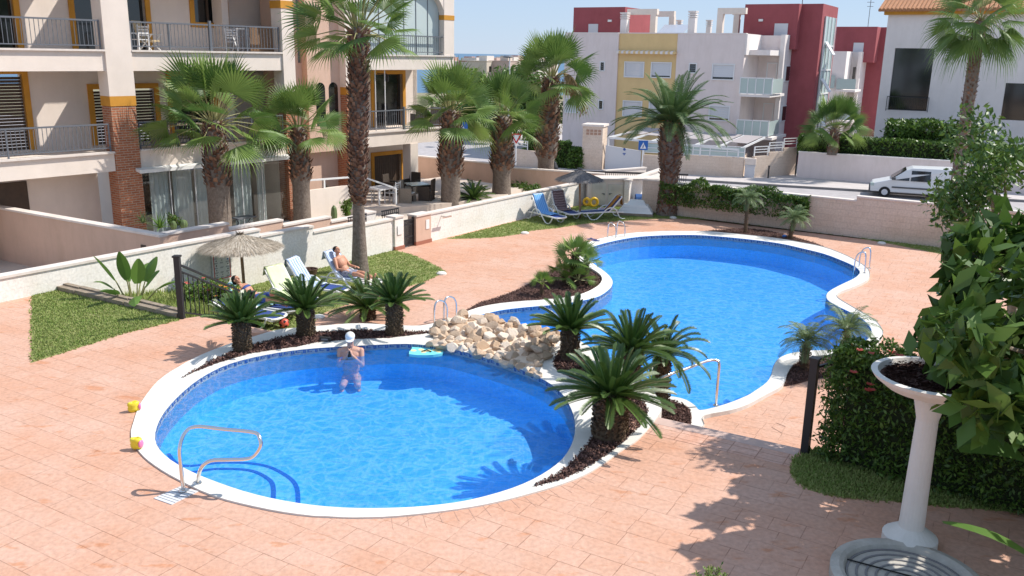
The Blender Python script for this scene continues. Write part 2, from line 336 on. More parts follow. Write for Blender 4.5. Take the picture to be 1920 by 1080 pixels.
M['white_stucco'] = brickmat('white_block_wall', (.86,.82,.77), (.84,.80,.75), (.78,.73,.67), .40, .20, .004, .9, .25, patch=(.93,.90,.86), vs=1.3)
def inside(p, poly):
    x, y = p[0], p[1]; c = False; n = len(poly)
    for i in range(n):
        x1, y1 = poly[i][0], poly[i][1]; x2, y2 = poly[i-1][0], poly[i-1][1]
        if (y1 > y) != (y2 > y) and x < (x2-x1)*(y-y1)/(y2-y1)+x1: c = not c
    return c
def scatter(poly, n, holes=(), rr=R):
    xs = [p[0] for p in poly]; ys = [p[1] for p in poly]; out = []; tries = 0
    while len(out) < n and tries < n*20:
        tries += 1; q = (rr.uniform(min(xs), max(xs)), rr.uniform(min(ys), max(ys)))
        if inside(q, poly) and not any(inside(q, h) for h in holes): out.append(q)
    return out
LZ = -.85; RZ = -2.9; GZ = -1.1
V2 = lambda x, y: Vector((x, y))
def struct(name, mb, m, smooth=False, kind='structure'):
    o = mb.build(name, m, smooth=smooth); o['kind'] = kind; return o
# ---- far ground, sea
mb = MB(); 
mb.face([(-500,-40,-3.05),(600,-40,-3.05),(600,140,-3.05),(-500,140,-3.05)]); mb.face([(-500,140,-3.05),(600,140,-3.05),(1400,800,-30),(-1400,800,-30)])
struct('ground', mb, M['earth'])
M['sea'] = mat('sea', (.05, .14, .24), .35)
mb = MB(); mb.face([(-30000,650,-27),(30000,650,-27),(30000,40000,-27),(-30000,40000,-27)]); struct('sea', mb, M['sea'])
mb = MB(); mb.face([(-60,30,RZ),(80,30,RZ),(80,74,RZ),(10,90,RZ),(-60,100,RZ)]); struct('road', mb, M['asphalt'])
kerb = [P(x, y, RZ).to_2d() for x, y in [(1205,332.5),(1218,334.5),(1320,341),(1400,346),(1478,351),(1629,360),(1750,368)]]
kerb = kerb+[kerb[-1]+V2(25,-9)]
pav = kerb+[V2(70,40), V2(70,100), V2(-2,100), V2(1.0,72), P(960,308,RZ).to_2d(), P(1095,324,RZ).to_2d()]
mb = MB(); mb.prism(pav, RZ-.1, RZ+.12); struct('pavement', mb, M['pave'])
mb = MB()
for a, b in zip(kerb, kerb[1:]):
    n = V2(a.y-b.y, b.x-a.x).normalized()*-.0
    d = (b-a).normalized(); nn = V2(d.y, -d.x)
    q = [a+nn*.14, b+nn*.14, b-nn*.02, a-nn*.02]; mb.prism(q, RZ-.1, RZ+.135)
struct('kerb', mb, M['kerb'])
# pale far pavement on the other arm of the street
mb = MB(); q = [P(x, y, RZ).to_2d() for x, y in [(785,262),(860,258),(930,260),(960,264)]]; q2 = [p+V2(-3, 9) for p in q]
mb.prism(q+q2[::-1], RZ-.1, RZ+.12); o = struct('pavement', mb, M['pave'])
# ---- ring coping, pools
RING_L = [(246,820),(252,790),(265,757),(298,715),(335,690),(380,666),(443,642),(469,635),(516,621),(558,616),(620,611),(672,608),(738,611),(790,612)]
RING_T = [(829,604),(868,598),(930,603),(1000,622),(1050,632),(1080,638),(1110,655),(1160,690),(1207,721),(1233,747),(1241,766),(1233,784)]
RING_B = [(1198,825),(1165,847),(1110,886),(1054,910),(998,927),(940,942),(880,954),(800,965),(720,972),(640,972),(560,967),(480,953),(400,932),(335,902),(290,875),(262,850)]
POOL_S = [(290,818),(300,780),(330,742),(375,705),(430,678),(500,661),(570,651),(640,646),(700,643),(760,641),(805,644),(850,651),(920,670),(975,688),(1012,704),(1045,725),(1066,752),(1078,785),(1075,820),(1055,855),(1015,885),(960,910),(880,932),(800,943),(720,947),(640,946),(560,938),(480,922),(410,900),(350,875),(308,848)]
MUL_L = [(333,710),(391,675),(446,651),(472,643),(542,625),(594,619),(672,615),(738,618),(785,618),(813,618),(803,621),(730,630),(667,632),(594,638),(558,646),(515,652),(469,659),(407,677),(360,695)]
MUL_R = [(998,909),(1054,893),(1091,877),(1139,847),(1171,821),(1202,791),(1213,771),(1211,757),(1189,734),(1140,702),(1095,670),(1068,652),(1052,652),(1039,672),(1046,692),(1080,708),(1104,728),(1118,752),(1122,775),(1110,816),(1091,841),(1058,875),(1017,898)]
ring_out = smoothpoly(pix(RING_L+RING_T+RING_B, 0), 3)
pool_s = smoothpoly(pix(POOL_S, .05), 3)
mul_l = pix(MUL_L, .05); mul_r = smoothpoly(pix(MUL_R, .05), 2)
def coping_mesh(outer, holes, z1, thick=.35, lip=.02):
    mb = MB(); mb.ring(outer, holes, z1-thick, z1); return mb
mb = coping_mesh(ring_out, [pool_s, mul_l, mul_r], .018)
o = struct('pool_coping', mb, M['coping'])
bv = o.modifiers.new('b', 'BEVEL'); bv.width = .018; bv.segments = 2; bv.limit_method = 'ANGLE'; bv.angle_limit = .9
# terrace
terr = pix([(40,528),(237,572),(338,598),(375,593),(440,606),(500,619)], 0)
tl = pix([(516,622)], 0)
left_run = offset(smoothpoly(pix(RING_L[:9], 0), 3, False), 0)[::-1]
bot_run = smoothpoly(pix(RING_B, 0), 3, False)[::-1]
edge0 = P(1233,784).to_2d(); edge1 = P(1500,843).to_2d(); ed = (edge1-edge0).normalized()
outl = terr+[p for p in left_run]+[p for p in bot_run]+[edge0-ed*.15, edge1, edge1+ed*9, V2(16, 3), V2(12, -1), V2(-12, -1), V2(-16, 9)]
mb = MB(); mb.prism(outl, LZ-.2, 0.0); struct('pool_terrace', mb, M['deck'])
# border strip of small pavers along the terrace edge and round the coping
M['pavers'] = brickmat('border_pavers', (.66,.42,.33), (.62,.38,.29), (.44,.25,.18), .34, .17, .006, .8, .8, 'Object', -ANG, 0, 1, (.88,.72,.62), 1.2)
en = V2(-ed.y, ed.x)*-1
M['nosing'] = mat('step_nosing', (.56, .40, .34), .85, var=.08, scale=3)
mb = MB(); mb.prism([edge0-ed*.02+en*.0-en*.02, edge1-en*.02, edge1+en*.2, edge0-ed*.18+en*.2], -.03, .006); struct('terrace_nosing', mb, M['nosing'])
mb = MB(); mb.prism([edge0-ed*.18+en*.2, edge1+en*.2, edge1+en*.55, edge0-ed*.45+en*.55], -.01, .004); struct('paver_border', mb, M['pavers'])
mb = MB(); ro = smoothpoly(pix(RING_B[:9], 0), 4, False); acc = 0
for i in range(len(ro)-1):
    a, b = ro[i], ro[i+1]; d = (b-a).normalized(); n = V2(-d.y, d.x) ; n = n if n.y < 0 else -n
    L = (b-a).length
    while acc < L:
        q = a+d*acc; mb.prism([q+n*.0, q+n*R.uniform(.16,.27), q+n*.20+d*.006, q+d*.006], -.004, .0025); acc += .165
    acc -= L
M['groove'] = mat('groove', (.50, .31, .23), .9)
struct('paver_joint', mb, M['groove'])
# steps down to the lower deck (left stair, and the wide step on the right)
a = P(345,598).to_2d(); b = P(510,620).to_2d(); back = V2(DA.x, DA.y)
for k in range(4):
    mb = MB(); z = -.17*(k+1); o0 = back*(.30*k); o1 = back*(.30*(k+1)+.02)
    mb.prism([a+o0+V2(.1,0), b+o0, b+o1, a+o1+V2(.1,0)], LZ-.1, z); struct('stair_step', mb, M['deck'])
for k in range(4):
    mb = MB(); z = -.17*(k+1); o0 = -en*(.28*k-.05); o1 = -en*(.28*(k+1)); 
    mb.prism([edge0+ed*1.0+o0, edge1+o0, edge1+o1, edge0+ed*1.0+o1], LZ-.1, z); struct('stair_step', mb, M['deck'])
# big pool
BIG_IN = [(864,599),(896,591),(940,581),(992,575),(1050,570),(1098,562),(1125,554),(1144,540),(1149,528),(1144,518),(1132,507),(1116,496),(1101,483),(1097,474),(1101,467),(1118,460),(1153,451),(1199,443.5),(1260,440.5),(1320,441),(1400,448),(1461,456),(1502,465),(1543,475),(1573,486),(1600,498),(1611,507),(1610,514),(1600,522),(1573,535),(1554,546),(1549,555),(1554,564),(1573,575),(1604,590),(1625,605),(1634,622),(1620,640),(1580,652),(1544,656),(1511,657),(1481,662),(1460,671),(1450,686),(1446,701),(1437,716),(1415,732),(1400,741),(1371,753),(1342,762),(1313,768),(1304,760),(1287,749),(1264,743),(1240,741)]
BIG_OUT = [(858,592),(896,578),(940,569.5),(1011,563),(1060,559),(1094,551),(1118,539),(1128,528),(1127,518),(1115,508),(1092,494),(1083,481),(1082,470),(1088,462),(1107,454),(1144,443.5),(1199,436),(1260,433.5),(1320,434),(1400,441),(1461,448),(1502,455),(1543,463),(1577,475),(1604,488),(1625,502),(1631,514),(1626,526),(1600,539),(1576,548),(1569,555),(1577,563),(1604,579),(1638,599),(1653,616),(1655,630),(1640,650),(1600,664),(1545,667),(1506,673),(1486,686),(1476,701),(1467,724),(1437,741),(1402,760),(1369,771),(1320,781),(1321,796),(1318,800)]
CZ = LZ+.05
back_in = [V2(2.2,12.9), V2(1.9,14.2), V2(.6,15.6), V2(-.6,16.2), P(850,607,CZ).to_2d()]
big_in = smoothpoly(pix(BIG_IN, CZ), 3, False)+back_in
bo = pix(BIG_OUT, CZ)
back_out = [V2(2.6,11.4), V2(1.6,12.2), V2(1.4,13.6), V2(.4,15.0), V2(-1.2,15.6), V2(-1.8,17.0)]
big_out = smoothpoly(bo, 3, False)+back_out
# bed next to the S curve is cut out of the coping
BED2 = [(1246,752),(1264,754),(1283,761),(1294,771),(1297,784),(1295,800),(1230,800),(1230,752)]
bed2 = pix(BED2, CZ)
mb = coping_mesh(big_out, [big_in], CZ); o = struct('pool_coping', mb, M['coping'])
bv = o.modifiers.new('b', 'BEVEL'); bv.width = .018; bv.segments = 2; bv.limit_method = 'ANGLE'; bv.angle_limit = .9
def basin(loop, ztop, zbot, zw):
    inn = loop; n = len(inn); mb = MB()
    area = sum(inn[i][0]*inn[(i+1)%n][1]-inn[(i+1)%n][0]*inn[i][1] for i in range(n))
    lp = inn if area > 0 else inn[::-1]
    tri = tessellate_polygon([[Vector((p[0],p[1],0)) for p in lp]])
    b = [mb.av((p[0],p[1],zbot)) for p in lp]
    for t in tri: mb.fi(ccw(mb, [b[k] for k in t]))
    c = [mb.av((p[0],p[1],ztop)) for p in lp]
    for k in range(n): mb.fi([b[(k+1)%n], b[k], c[k], c[(k+1)%n]])
    struct('pool_basin', mb, M['tile'])
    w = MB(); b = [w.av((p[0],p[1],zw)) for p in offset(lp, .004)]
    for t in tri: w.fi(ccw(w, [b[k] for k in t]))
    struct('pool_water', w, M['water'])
    g = MB(); keyh = ztop-zw-.015; z0 = zw+.02
    pts_ = [Vector(q).to_2d() for q in lp]; cum = [0.0]
    for k in range(n): cum.append(cum[-1]+(pts_[(k+1)%n]-pts_[k]).length)
    import bisect
    def at(u):
        u = min(max(u, 0), cum[-1]-1e-6); k = bisect.bisect_right(cum, u)-1; a0, b0 = pts_[k], pts_[(k+1)%n]; d = (b0-a0).normalized(); q = a0+d*(u-cum[k]); return q+V2(-d.y, d.x)*.006
    U = .19; nk = int(cum[-1]/U)
    for k in range(nk):   # Greek key band just above the water line
        for x0, x1, v0, v1 in ((0,.09,.1,.85), (.09,.70,.72,.85), (.61,.70,.3,.72), (.32,.61,.3,.42), (.86,.95,.1,.85), (.95,1.0,.1,.22)):
            q0, q1 = at((k+x0)*U), at((k+x1)*U)
            g.face([(q0.x,q0.y,z0+v0*keyh),(q1.x,q1.y,z0+v0*keyh),(q1.x,q1.y,z0+v1*keyh),(q0.x,q0.y,z0+v1*keyh)])
    g.build('greek_key_border', M['darkblue'])['kind'] = 'structure'
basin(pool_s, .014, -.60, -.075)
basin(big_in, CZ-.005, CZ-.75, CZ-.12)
# corner steps in the small pool with dark tile nosing
for z, pts in ((-.26, [(330,868),(350,884),(405,878),(466,880),(500,893),(516,912),(514,960)]), (-.42, [(318,850),(345,872),(420,866),(490,870),(535,888),(560,914),(562,970)])):
    pp = [P(x, y, z).to_2d() for x, y in pts]; pp = smoothpoly(pp, 5, False)
    mb = MB(); poly = pp+[P(430,990,z).to_2d(), P(300,905,z).to_2d()]
    mb.prism(poly, -.75, z); struct('pool_step', mb, M['tile'])
    m2 = MB()
    for q0, q1 in zip(pp, pp[1:]):
        d = (q1-q0).normalized(); n = V2(-d.y, d.x)
        m2.face([(q0.x+n.x*.005,q0.y+n.y*.005,z+.004),(q0.x-n.x*.05,q0.y-n.y*.05,z+.004),(q1.x-n.x*.05,q1.y-n.y*.05,z+.004),(q1.x+n.x*.005,q1.y+n.y*.005,z+.004)])
    m2.build('step_nosing', M['darkblue'])['kind'] = 'structure'
# lower deck with the pool cut out
W0 = V2(-6.03, 21.10); WD = V2(.571, .821).normalized()
PW0 = V2(5.22, 31.85); PWD = V2(.835, -.551).normalized()
dk = [W0-WD*9.5, W0+WD*15.6, V2(3.6,34.6), V2(5.0,33.0), PW0-PWD*.3, PW0+PWD*22, V2(24,7), V2(15,5), V2(4.6,8.6), V2(2.7,11.0), V2(1.75,12.3), V2(1.35,13.7), V2(.1,15.05), V2(-1.3,15.75), V2(-3.5,15), V2(-6,14.3), V2(-10,12.5)]
mb = MB(); mb.ring(dk, [offset(big_in, .12)], RZ-.1, LZ); struct('pool_deck', mb, M['deck'])
# fillet under left bed: soil that slopes from the terrace to the wall
# lawns
def lawn(poly, z, n, name='lawn'):
    mb = MB(); mb.prism(poly, z-.05, z+.006); struct(name, mb, M['grass'])
    g = MB()
    for q in scatter(poly, n):
        g.cur = R.random(); h = R.uniform(.02, .048); a = R.uniform(0, 6.28); w = R.uniform(.008, .02)
        for k in range(3):
            a += 2.1; lx, ly = math.cos(a)*h*.6, math.sin(a)*h*.6; px, py = -math.sin(a)*w, math.cos(a)*w
            ox, oy = R.uniform(-.05,.05), R.uniform(-.05,.05)
            g.face([(q[0]+ox-px,q[1]+oy-py,z),(q[0]+ox+px,q[1]+oy+py,z),(q[0]+ox+lx,q[1]+oy+ly,z+h)])
    o = g.build('grass', M['blade']); tag(o, kind='stuff'); return o
L1 = smoothpoly(pix([(737,469),(769,477),(802,491),(836,510),(822,516),(798,527),(740,545),(660,568),(605,588),(591,602),(580,622)], LZ), 2, False)+[V2(-3.9,15.1), V2(-6.3,16.0), V2(-8.6,17.0)]+[W0+WD*(-1.2)]
lawn(L1, LZ, 14000)
L2 = smoothpoly(pix([(838,448),(894,447),(939,444),(979,438),(1000,432),(1043,428),(1093,420),(1169,414),(1236,410),(1302,411),(1369,414),(1440,419),(1471,424),(1563,437),(1624,449),(1683,460),(1800,484)], LZ), 2, False)+[PW0+PWD*14, PW0, V2(4.9,32.0), V2(4.2,33.0), V2(2.9,33.3), V2(2.4,33.1)]
lawn(L2, LZ, 13000)
L3 = pix([(60,680),(237,624),(300,609),(336,600),(333,596),(237,576),(60,534)], 0)
lawn(L3, .0, 6000)
# small rim stones at the lawn edges
M['lampstone'] = M['coping']
# right lawn patch under the hedge
L4 = smoothpoly(pix([(1489,862),(1485,886),(1511,915),(1567,930),(1637,938),(1683,941),(1900,960)], 0), 3, False)+pix([(1920,900),(1683,880),(1530,840)], 0)
lawn(L4, .0, 5000)
# sloping bed by the left wall (upper part)
bedt = [P(x, y, 0) for x, y in [(60,532),(237,572),(300,588),(340,597)]]
bb = [W0-WD*8.2, W0-WD*4.6, W0-WD*3.0, W0-WD*1.4]
mb = MB(); zz = [-.25,-.35,-.5,-.8]
for k in range(3):
    a0, a1 = bedt[k], bedt[k+1]; b0, b1 = bb[k], bb[k+1]
    mb.face([(a0.x,a0.y,-.02),(a1.x,a1.y,-.02),(b1.x,b1.y,zz[k+1]),(b0.x,b0.y,zz[k])])
a1 = bedt[3]; b1 = bb[3]; mb.face([(a1.x,a1.y,-.02),(-5.7,17.2,LZ),(b1.x,b1.y,zz[3])])
struct('planting_bed', mb, M['grass'])
g = MB()
for k in range(4200):
    i = R.choice([0,1,1,2]); u, v = R.random(), R.random()
    a0 = bedt[i].lerp(bedt[i+1], u); b0 = bb[i].lerp(bb[i+1], u); zb = zz[i]*(1-u)+zz[i+1]*u
    x = a0.x*(1-v)+b0.x*v; y = a0.y*(1-v)+b0.y*v; z = -.02*(1-v)+zb*v
    g.cur = R.random(); h = R.uniform(.05,.16); an = R.uniform(0,6.28); px, py = math.cos(an)*.014, math.sin(an)*.014
    g.face([(x-px,y-py,z),(x+px,y+py,z),(x+R.uniform(-.07,.07),y+R.uniform(-.07,.07),z+h)])
for k in range(1500):
    u, v = R.random(), R.random()
    if u+v > 1: u, v = 1-u, 1-v
    x = a1.x*(1-u-v)-5.7*u+b1.x*v; y = a1.y*(1-u-v)+17.2*u+b1.y*v; z = -.02*(1-u-v)+LZ*u+zz[3]*v
    g.cur = R.random(); h = R.uniform(.05,.16); an = R.uniform(0,6.28); px, py = math.cos(an)*.014, math.sin(an)*.014
    g.face([(x-px,y-py,z),(x+px,y+py,z),(x+R.uniform(-.07,.07),y+R.uniform(-.07,.07),z+h)])
tag(g.build('grass', M['blade']), kind='stuff')
# mulch beds
def mulch(poly, z, n, holes=(), hump=0.0):
    mb = MB(); mb.prism(poly, z-.1, z); struct('mulch_bed', mb, M['mulch'])
    g = MB()
    for q in scatter(poly, n, holes):
        g.cur = R.random(); s = R.uniform(.008, .019); a = R.uniform(0, 6.28); zz_ = z+R.uniform(0, .03)
        c_, s_ = math.cos(a)*s, math.sin(a)*s; t = R.uniform(.2, .7)*s*2
        g.face([(q[0]-c_,q[1]-s_,zz_),(q[0]+s_*.7,q[1]-c_*.7,zz_+t),(q[0]+c_,q[1]+s_,zz_+R.uniform(0,s)),(q[0]-s_*.7,q[1]+c_*.7,zz_-.005)])
    tag(g.build('mulch', M['chip']), kind='stuff')
mulch(offset(mul_l, .02), .003, 7000); mulch(offset(mul_r, .02), .003, 9000)
mulch(bed2, CZ+.015, 2500)
BED3 = pix([(866,589),(905,568),(940,558),(971,546),(1003,530),(1030,512),(1049,499),(1075,492),(1092,494),(1115,508),(1127,518),(1128,528),(1118,539),(1094,551),(1060,559),(1011,563.5),(940,570),(896,578.5)], LZ)
mulch(offset(BED3, .05), LZ+.012, 9000)
BED4 = pix([(1467,726),(1480,722),(1524,710),(1600,700),(1640,690),(1640,650),(1600,664),(1545,667),(1506,673),(1486,686),(1476,701)], LZ)
mulch(offset(BED4, .03), LZ+.012, 4500)
BED5 = pix([(1320,434),(1370,430),(1400,429),(1440,433),(1490,445),(1530,457),(1545,463),(1502,455),(1461,448),(1400,441)], LZ)
mulch(BED5, LZ+.014, 2500)
# garden ground behind the white wall (patios)
gg = [W0-WD*16, W0+WD*15.6, V2(3.6,34.6), V2(3.5,42), V2(-2,47), V2(-14,50), V2(-30,34), V2(-30,5)]
mb = MB(); mb.prism(gg, RZ-.2, GZ); struct('garden_ground', mb, mat('pale_paving', (.62,.53,.45), .9, var=.12, scale=1.5))
# ------------------------------------------------------------------ buildings
class Frame:
    def __init__(s, A, d): s.A = Vector(A).to_2d(); s.d = Vector(d).normalized(); s.n = V2(-s.d.y, s.d.x)
    def V(s, x, y, off=0.0):
        r = ray(x, y); A = s.A+s.n*off; det = r.x*(-s.d.y)+r.y*s.d.x
        t = (A.x*(-s.d.y)+A.y*s.d.x)/det; X, Y = r.x*t, r.y*t
        return ((X-A.x)*s.d.x+(Y-A.y)*s.d.y, CH+r.z*t)
    def rect(s, x0, y0, x1, y1, off=0.0):
        a = s.V(x0, y0, off); b = s.V(x1, y1, off); return min(a[0],b[0]), max(a[0],b[0]), min(a[1],b[1]), max(a[1],b[1])
    @property
    def rz(s): return math.atan2(s.d.y, s.d.x)
    def w(s, x, y, z): q = s.A+s.d*x+s.n*y; return Vector((q.x, q.y, z))
def part(mb, name, m, par, **k): return mb.build(name, m, par, **k)
def wallrect(mb, s0, s1, z0, z1, y0, y1, holes=()):
    """front wall slab between y0 (front) and y1 with rectangular openings (a,b,c,d)=(s0,s1,z0,z1)"""
    xs = sorted({s0, s1, *[h[0] for h in holes], *[h[1] for h in holes]}); xs = [x for x in xs if s0-1e-6 <= x <= s1+1e-6]
    for a, b in zip(xs, xs[1:]):
        if b-a < 1e-4: continue
        m_ = (a+b)/2; hs = sorted([h for h in holes if h[0] < m_ < h[1]], key=lambda h: h[2]); z = z0
        for h in hs:
            if h[2] > z: mb.box(a, b, y0, y1, z, h[2])
            z = h[3]
        if z < z1: mb.box(a, b, y0, y1, z, z1)
def railing(par, s0, s1, y, z0, z1, posts=(), m='greymetal', step=.115, heavy=(), ends=True):
    mb = MB(); mb.box(s0, s1, y-.025, y+.025, z1-.045, z1); mb.box(s0, s1, y-.015, y+.015, z0+.09, z0+.12)
    n = int((s1-s0)/step)
    for k in range(1, n):
        x = s0+(s1-s0)*k/n; mb.box(x-.007, x+.007, y-.007, y+.007, z0+.12, z1-.045)
        zz = z0+.62*(z1-z0)+(.1 if k % 2 else 0); mb.lathe([(0,-.03),(.016,0),(0,.03)], (x, y, zz), 5)
    for p in list(posts)+([s0+.02, s1-.02] if ends else []): mb.box(p-.02, p+.02, y-.02, y+.02, z0, z1-.045)
    for p in heavy: mb.box(p-.04, p+.04, y-.04, y+.04, z0, z1+.1)
    r = part(mb, 'railing', M[m], par); return r
# ---- near apartment block, left
FA = Frame(P(550,415,-1.1), DA)
bA = thing('apartment_building', 'cream apartment block with brick pillars, deep balconies and ochre trim at upper left', 'apartment building', (FA.A.x, FA.A.y, 0), FA.rz)
TOP = 8.6
def pillar(par, s0, s1, y0, y1, zb, zt, brick_z, band=.28, tops=()):
    g = .015
    mb = MB(); mb.box(s0+g, s1-g, y0+g, y1-g, zb, brick_z); part(mb, 'brick_pillar', M['brick'], par)
    mb = MB(); mb.box(s0, s1, y0, y1, brick_z, brick_z+band); part(mb, 'ochre_band', M['ochre'], par)
    mb = MB(); mb.box(s0, s1, y0, y1, brick_z+band, zt); part(mb, 'pillar', M['stucco'], par)
SA0, SA1 = -5.37, -.10
BW = 2.1
for s0, s1, bz in ((-6.15, SA0, 3.05), (SA1, .38, 2.9), (-12.3, -11.6, 3.05)): pillar(bA, s0, s1, 0, .55, GZ, TOP, bz)
# third-floor capital bands seen at the very top
for s0, s1 in ((SA1, .38), (-6.15, SA0)):
    mb = MB(); mb.box(s0-.02, s1+.02, -.02, .57, 6.02, 6.26); part(mb, 'ochre_band', M['ochre'], bA)
for (x0, x1) in ((SA0, SA1), (-11.6, -6.15)):
    for z0, z1 in ((1.20, 1.72), (4.03, 4.57), (6.75, 7.4)):
        mb = MB(); mb.box(x0, x1, .06, .20, z0, z1)   # front beam
        mb.box(x0, x1, .20, BW, z1-.22, z1-.04)       # floor slab
        part(mb, 'balcony_slab', M['stucco'], bA)
for (x0, x1) in ((SA0+.004, SA1-.004), (-11.596, -6.154)):
    for z in (1.72, 4.57): mb = MB(); mb.box(x0, x1, -.02, .24, z-.003, z+.05); part(mb, 'balcony_coping', M['cap'], bA)
yB = BW
d2a = FA.rect(237,0,278,92,yB); w2 = FA.rect(362,0,421,44,yB); d1a = FA.rect(256,166,301,228,yB)
holes = [(-5.9, d2a[1], 4.57, 6.6), (w2[0], w2[1], w2[2], 6.3), (-5.6, d1a[1]-.15, 1.76, d1a[3]), (-3.0, -1.5, 1.76, 3.8), (-9.6,-7.6,1.76,3.9), (-9.6,-7.6,4.6,6.6)]
mb = MB(); wallrect(mb, -12.3, 1.6, 1.5, TOP, yB, yB+.25, holes); part(mb, 'wall', M['stucco'], bA)
for i, h in enumerate(holes):
    w_ = .16; mb = MB(); mb.box(h[0]-w_, h[0], yB-.05, yB+.12, h[2]-(w_ if h[2] > 4.8 or i == 1 else 0), h[3]+w_); mb.box(h[1], h[1]+w_, yB-.05, yB+.12, h[2]-(w_ if i == 1 else 0), h[3]+w_)
    mb.box(h[0], h[1], yB-.05, yB+.12, h[3], h[3]+w_)
    if i == 1: mb.box(h[0], h[1], yB-.05, yB+.12, h[2]-w_, h[2])
    fr = part(mb, 'window_frame', M['ochre'], bA)
    mb = MB(); 
    if i in (2, 4):
        n = int((h[3]-h[2])/.09)
        for k in range(n): z = h[2]+k*.09; mb.box(h[0], h[1], yB+.10, yB+.13, z+.006, z+.082)
        part(mb, 'shutter', M['brown'], bA)
    else:
        mb.box(h[0], h[1], yB+.14, yB+.16, h[2], h[3]); part(mb, 'pane', M['darkglass'], bA)
        mb = MB(); c_ = (h[0]+h[1])/2; mb.box(c_-.04, c_+.04, yB+.08, yB+.139, h[2], h[3]); part(mb, 'window_mullion', M['brown'], bA)
# arched side screens at the right end of the balconies
for z0 in (1.76, 4.62):
    mb = MB(); mb.box(-1.3, -1.05, yB-.55, yB, z0, z0+2.2); part(mb, 'partition', M['stucco'], bA)
# bamboo screen low on the balconies
M['reed'] = mat('reed_screen', (.28, .17, .10), .9, var=.3, scale=30)
for z0 in (1.78, 4.63):
    mb = MB(); 
    for k in range(26): x = -1.02+k*.035; mb.box(x, x+.028, .45, .47, z0, z0+.78)
    part(mb, 'reed_screen', M['reed'], bA)
for z0, hv in ((1.77, ()), (4.62, (-2.72,))):
    railing(bA, SA0+.05, SA1-.05, .11, z0, z0+.80, (-4.1, -1.4), heavy=hv)
    railing(bA, -15.4, -6.2, .11, z0, z0+.80, (-9, ))
# wall lantern
mb = MB(); mb.box(-5.30,-5.22,.5,.56,3.55,3.62); mb.lathe([(0,0),(.05,.02),(.07,.16),(.03,.22),(0,.26)], (-5.24,.42,3.40), 8); part(mb, 'wall_lantern', M['blackmetal'], bA)
# ground floor: glazed porch, awning cassette, curtains, interior
mb = MB(); mb.box(-5.36, -.11, 3.6, 3.7, GZ, 1.25); mb.box(-5.5,-5.37,.56,3.6,GZ,1.25); mb.box(-.1,.0,.56,3.6,GZ,1.25); part(mb, 'room_wall', M['stucco'], bA); mb = MB(); mb.box(-12.3, -6.15, 1.2, 1.45, GZ-.5, 1.5); part(mb, 'wall', M['stucco'], bA); mb = MB(); mb.box(-10.2, -8.2, 1.15, 1.19, GZ, 1.0); part(mb, 'shutter', M['brown'], bA)
mb = MB(); mb.box(-5.37, -.1, .2, 3.6, 1.06, 1.2); part(mb, 'ceiling', M['stucco'], bA)
mb = MB(); mb.box(-3.9, -3.2, 3.55, 3.59, GZ, .9); mb.box(-4.9,-4.4,3.55,3.59,GZ,.9); mb.box(-2.3,-1.7,3.55,3.59,-.4,.8); part(mb, 'interior_door', M['darkglass'], bA)
g0 = FA.V(275,325)[0]
xs = [SA0+.02, -4.45, -3.6, -2.75, -1.9, -1.1, SA1-.02]
for k, (a, b) in enumerate(zip(xs, xs[1:])):
    mb = MB(); mb.box(a+.012, b-.012, .12, .13, GZ+.02, 1.17); part(mb, 'glass_panel', M['glasspane'], bA)
mb = MB(); 
for x in xs[1:-1]: mb.box(x-.009, x+.009, .105, .145, GZ, 1.18)
mb.box(SA0, SA1, .09, .16, GZ, GZ+.03); part(mb, 'track', M['whitemetal'], bA)
M['curtain'] = mat('curtain', (.80, .84, .84), .8, transl=.35)
for a, b in ((284,320),(327,364),(370,404),(440,474),(484,500)):
    s0 = FA.V(a,380,.18)[0]; s1 = FA.V(b,380,.18)[0]; mb = MB(); n = 14
    for k in range(n):
        u0 = s0+(s1-s0)*k/n; u1 = s0+(s1-s0)*(k+1)/n; y0 = .19+.03*math.sin(k*1.9); y1 = .19+.03*math.sin((k+1)*1.9)
        mb.face([(u0,y0,GZ+.02),(u1,y1,GZ+.02),(u1,y1,1.05),(u0,y0,1.05)])
    part(mb, 'curtain', M['curtain'], bA)
mb = MB(); a0 = FA.V(262,318,-.22); a1 = FA.V(548,284,-.22)
mb.hexa([(a0[0],-.24,1.10),(a1[0],-.24,1.10),(a1[0],.05,1.16),(a0[0],.05,1.16),(a0[0],-.24,1.20),(a1[0],-.24,1.20),(a1[0],.05,1.24),(a0[0],.05,1.24)])
part(mb, 'awning_cassette', M['plastic'], bA)
# recess with stair window between the two blocks
FB = Frame(P(650,378,-.87), DA)
offB = (FB.A-FA.A).dot(FA.n); sB = (FB.A-FA.A).dot(FA.d)
mb = MB(); wy = 1.5
gb = FA.rect(554,4,568,118,wy)
wallrect(mb, .38, sB+.3, GZ, TOP, wy, wy+.3, [(gb[0], gb[1], gb[2], 7.3)])
mb.box(.38,.62,.55,wy,GZ,TOP)
part(mb, 'stair_wall', M['peach'], bA)
mb = MB(); n = 22; hz = (7.3-gb[2])/n
for k in range(n):
    for j in range(2):
        c0 = gb[0]+(gb[1]-gb[0])*j/2; mb.box(c0+.01, c0+(gb[1]-gb[0])/2-.01, wy+.08, wy+.12, gb[2]+k*hz+.01, gb[2]+(k+1)*hz-.01)
part(mb, 'glass_block_window', mat('glass_block', (.20,.23,.27), .15, spec=.8), bA)
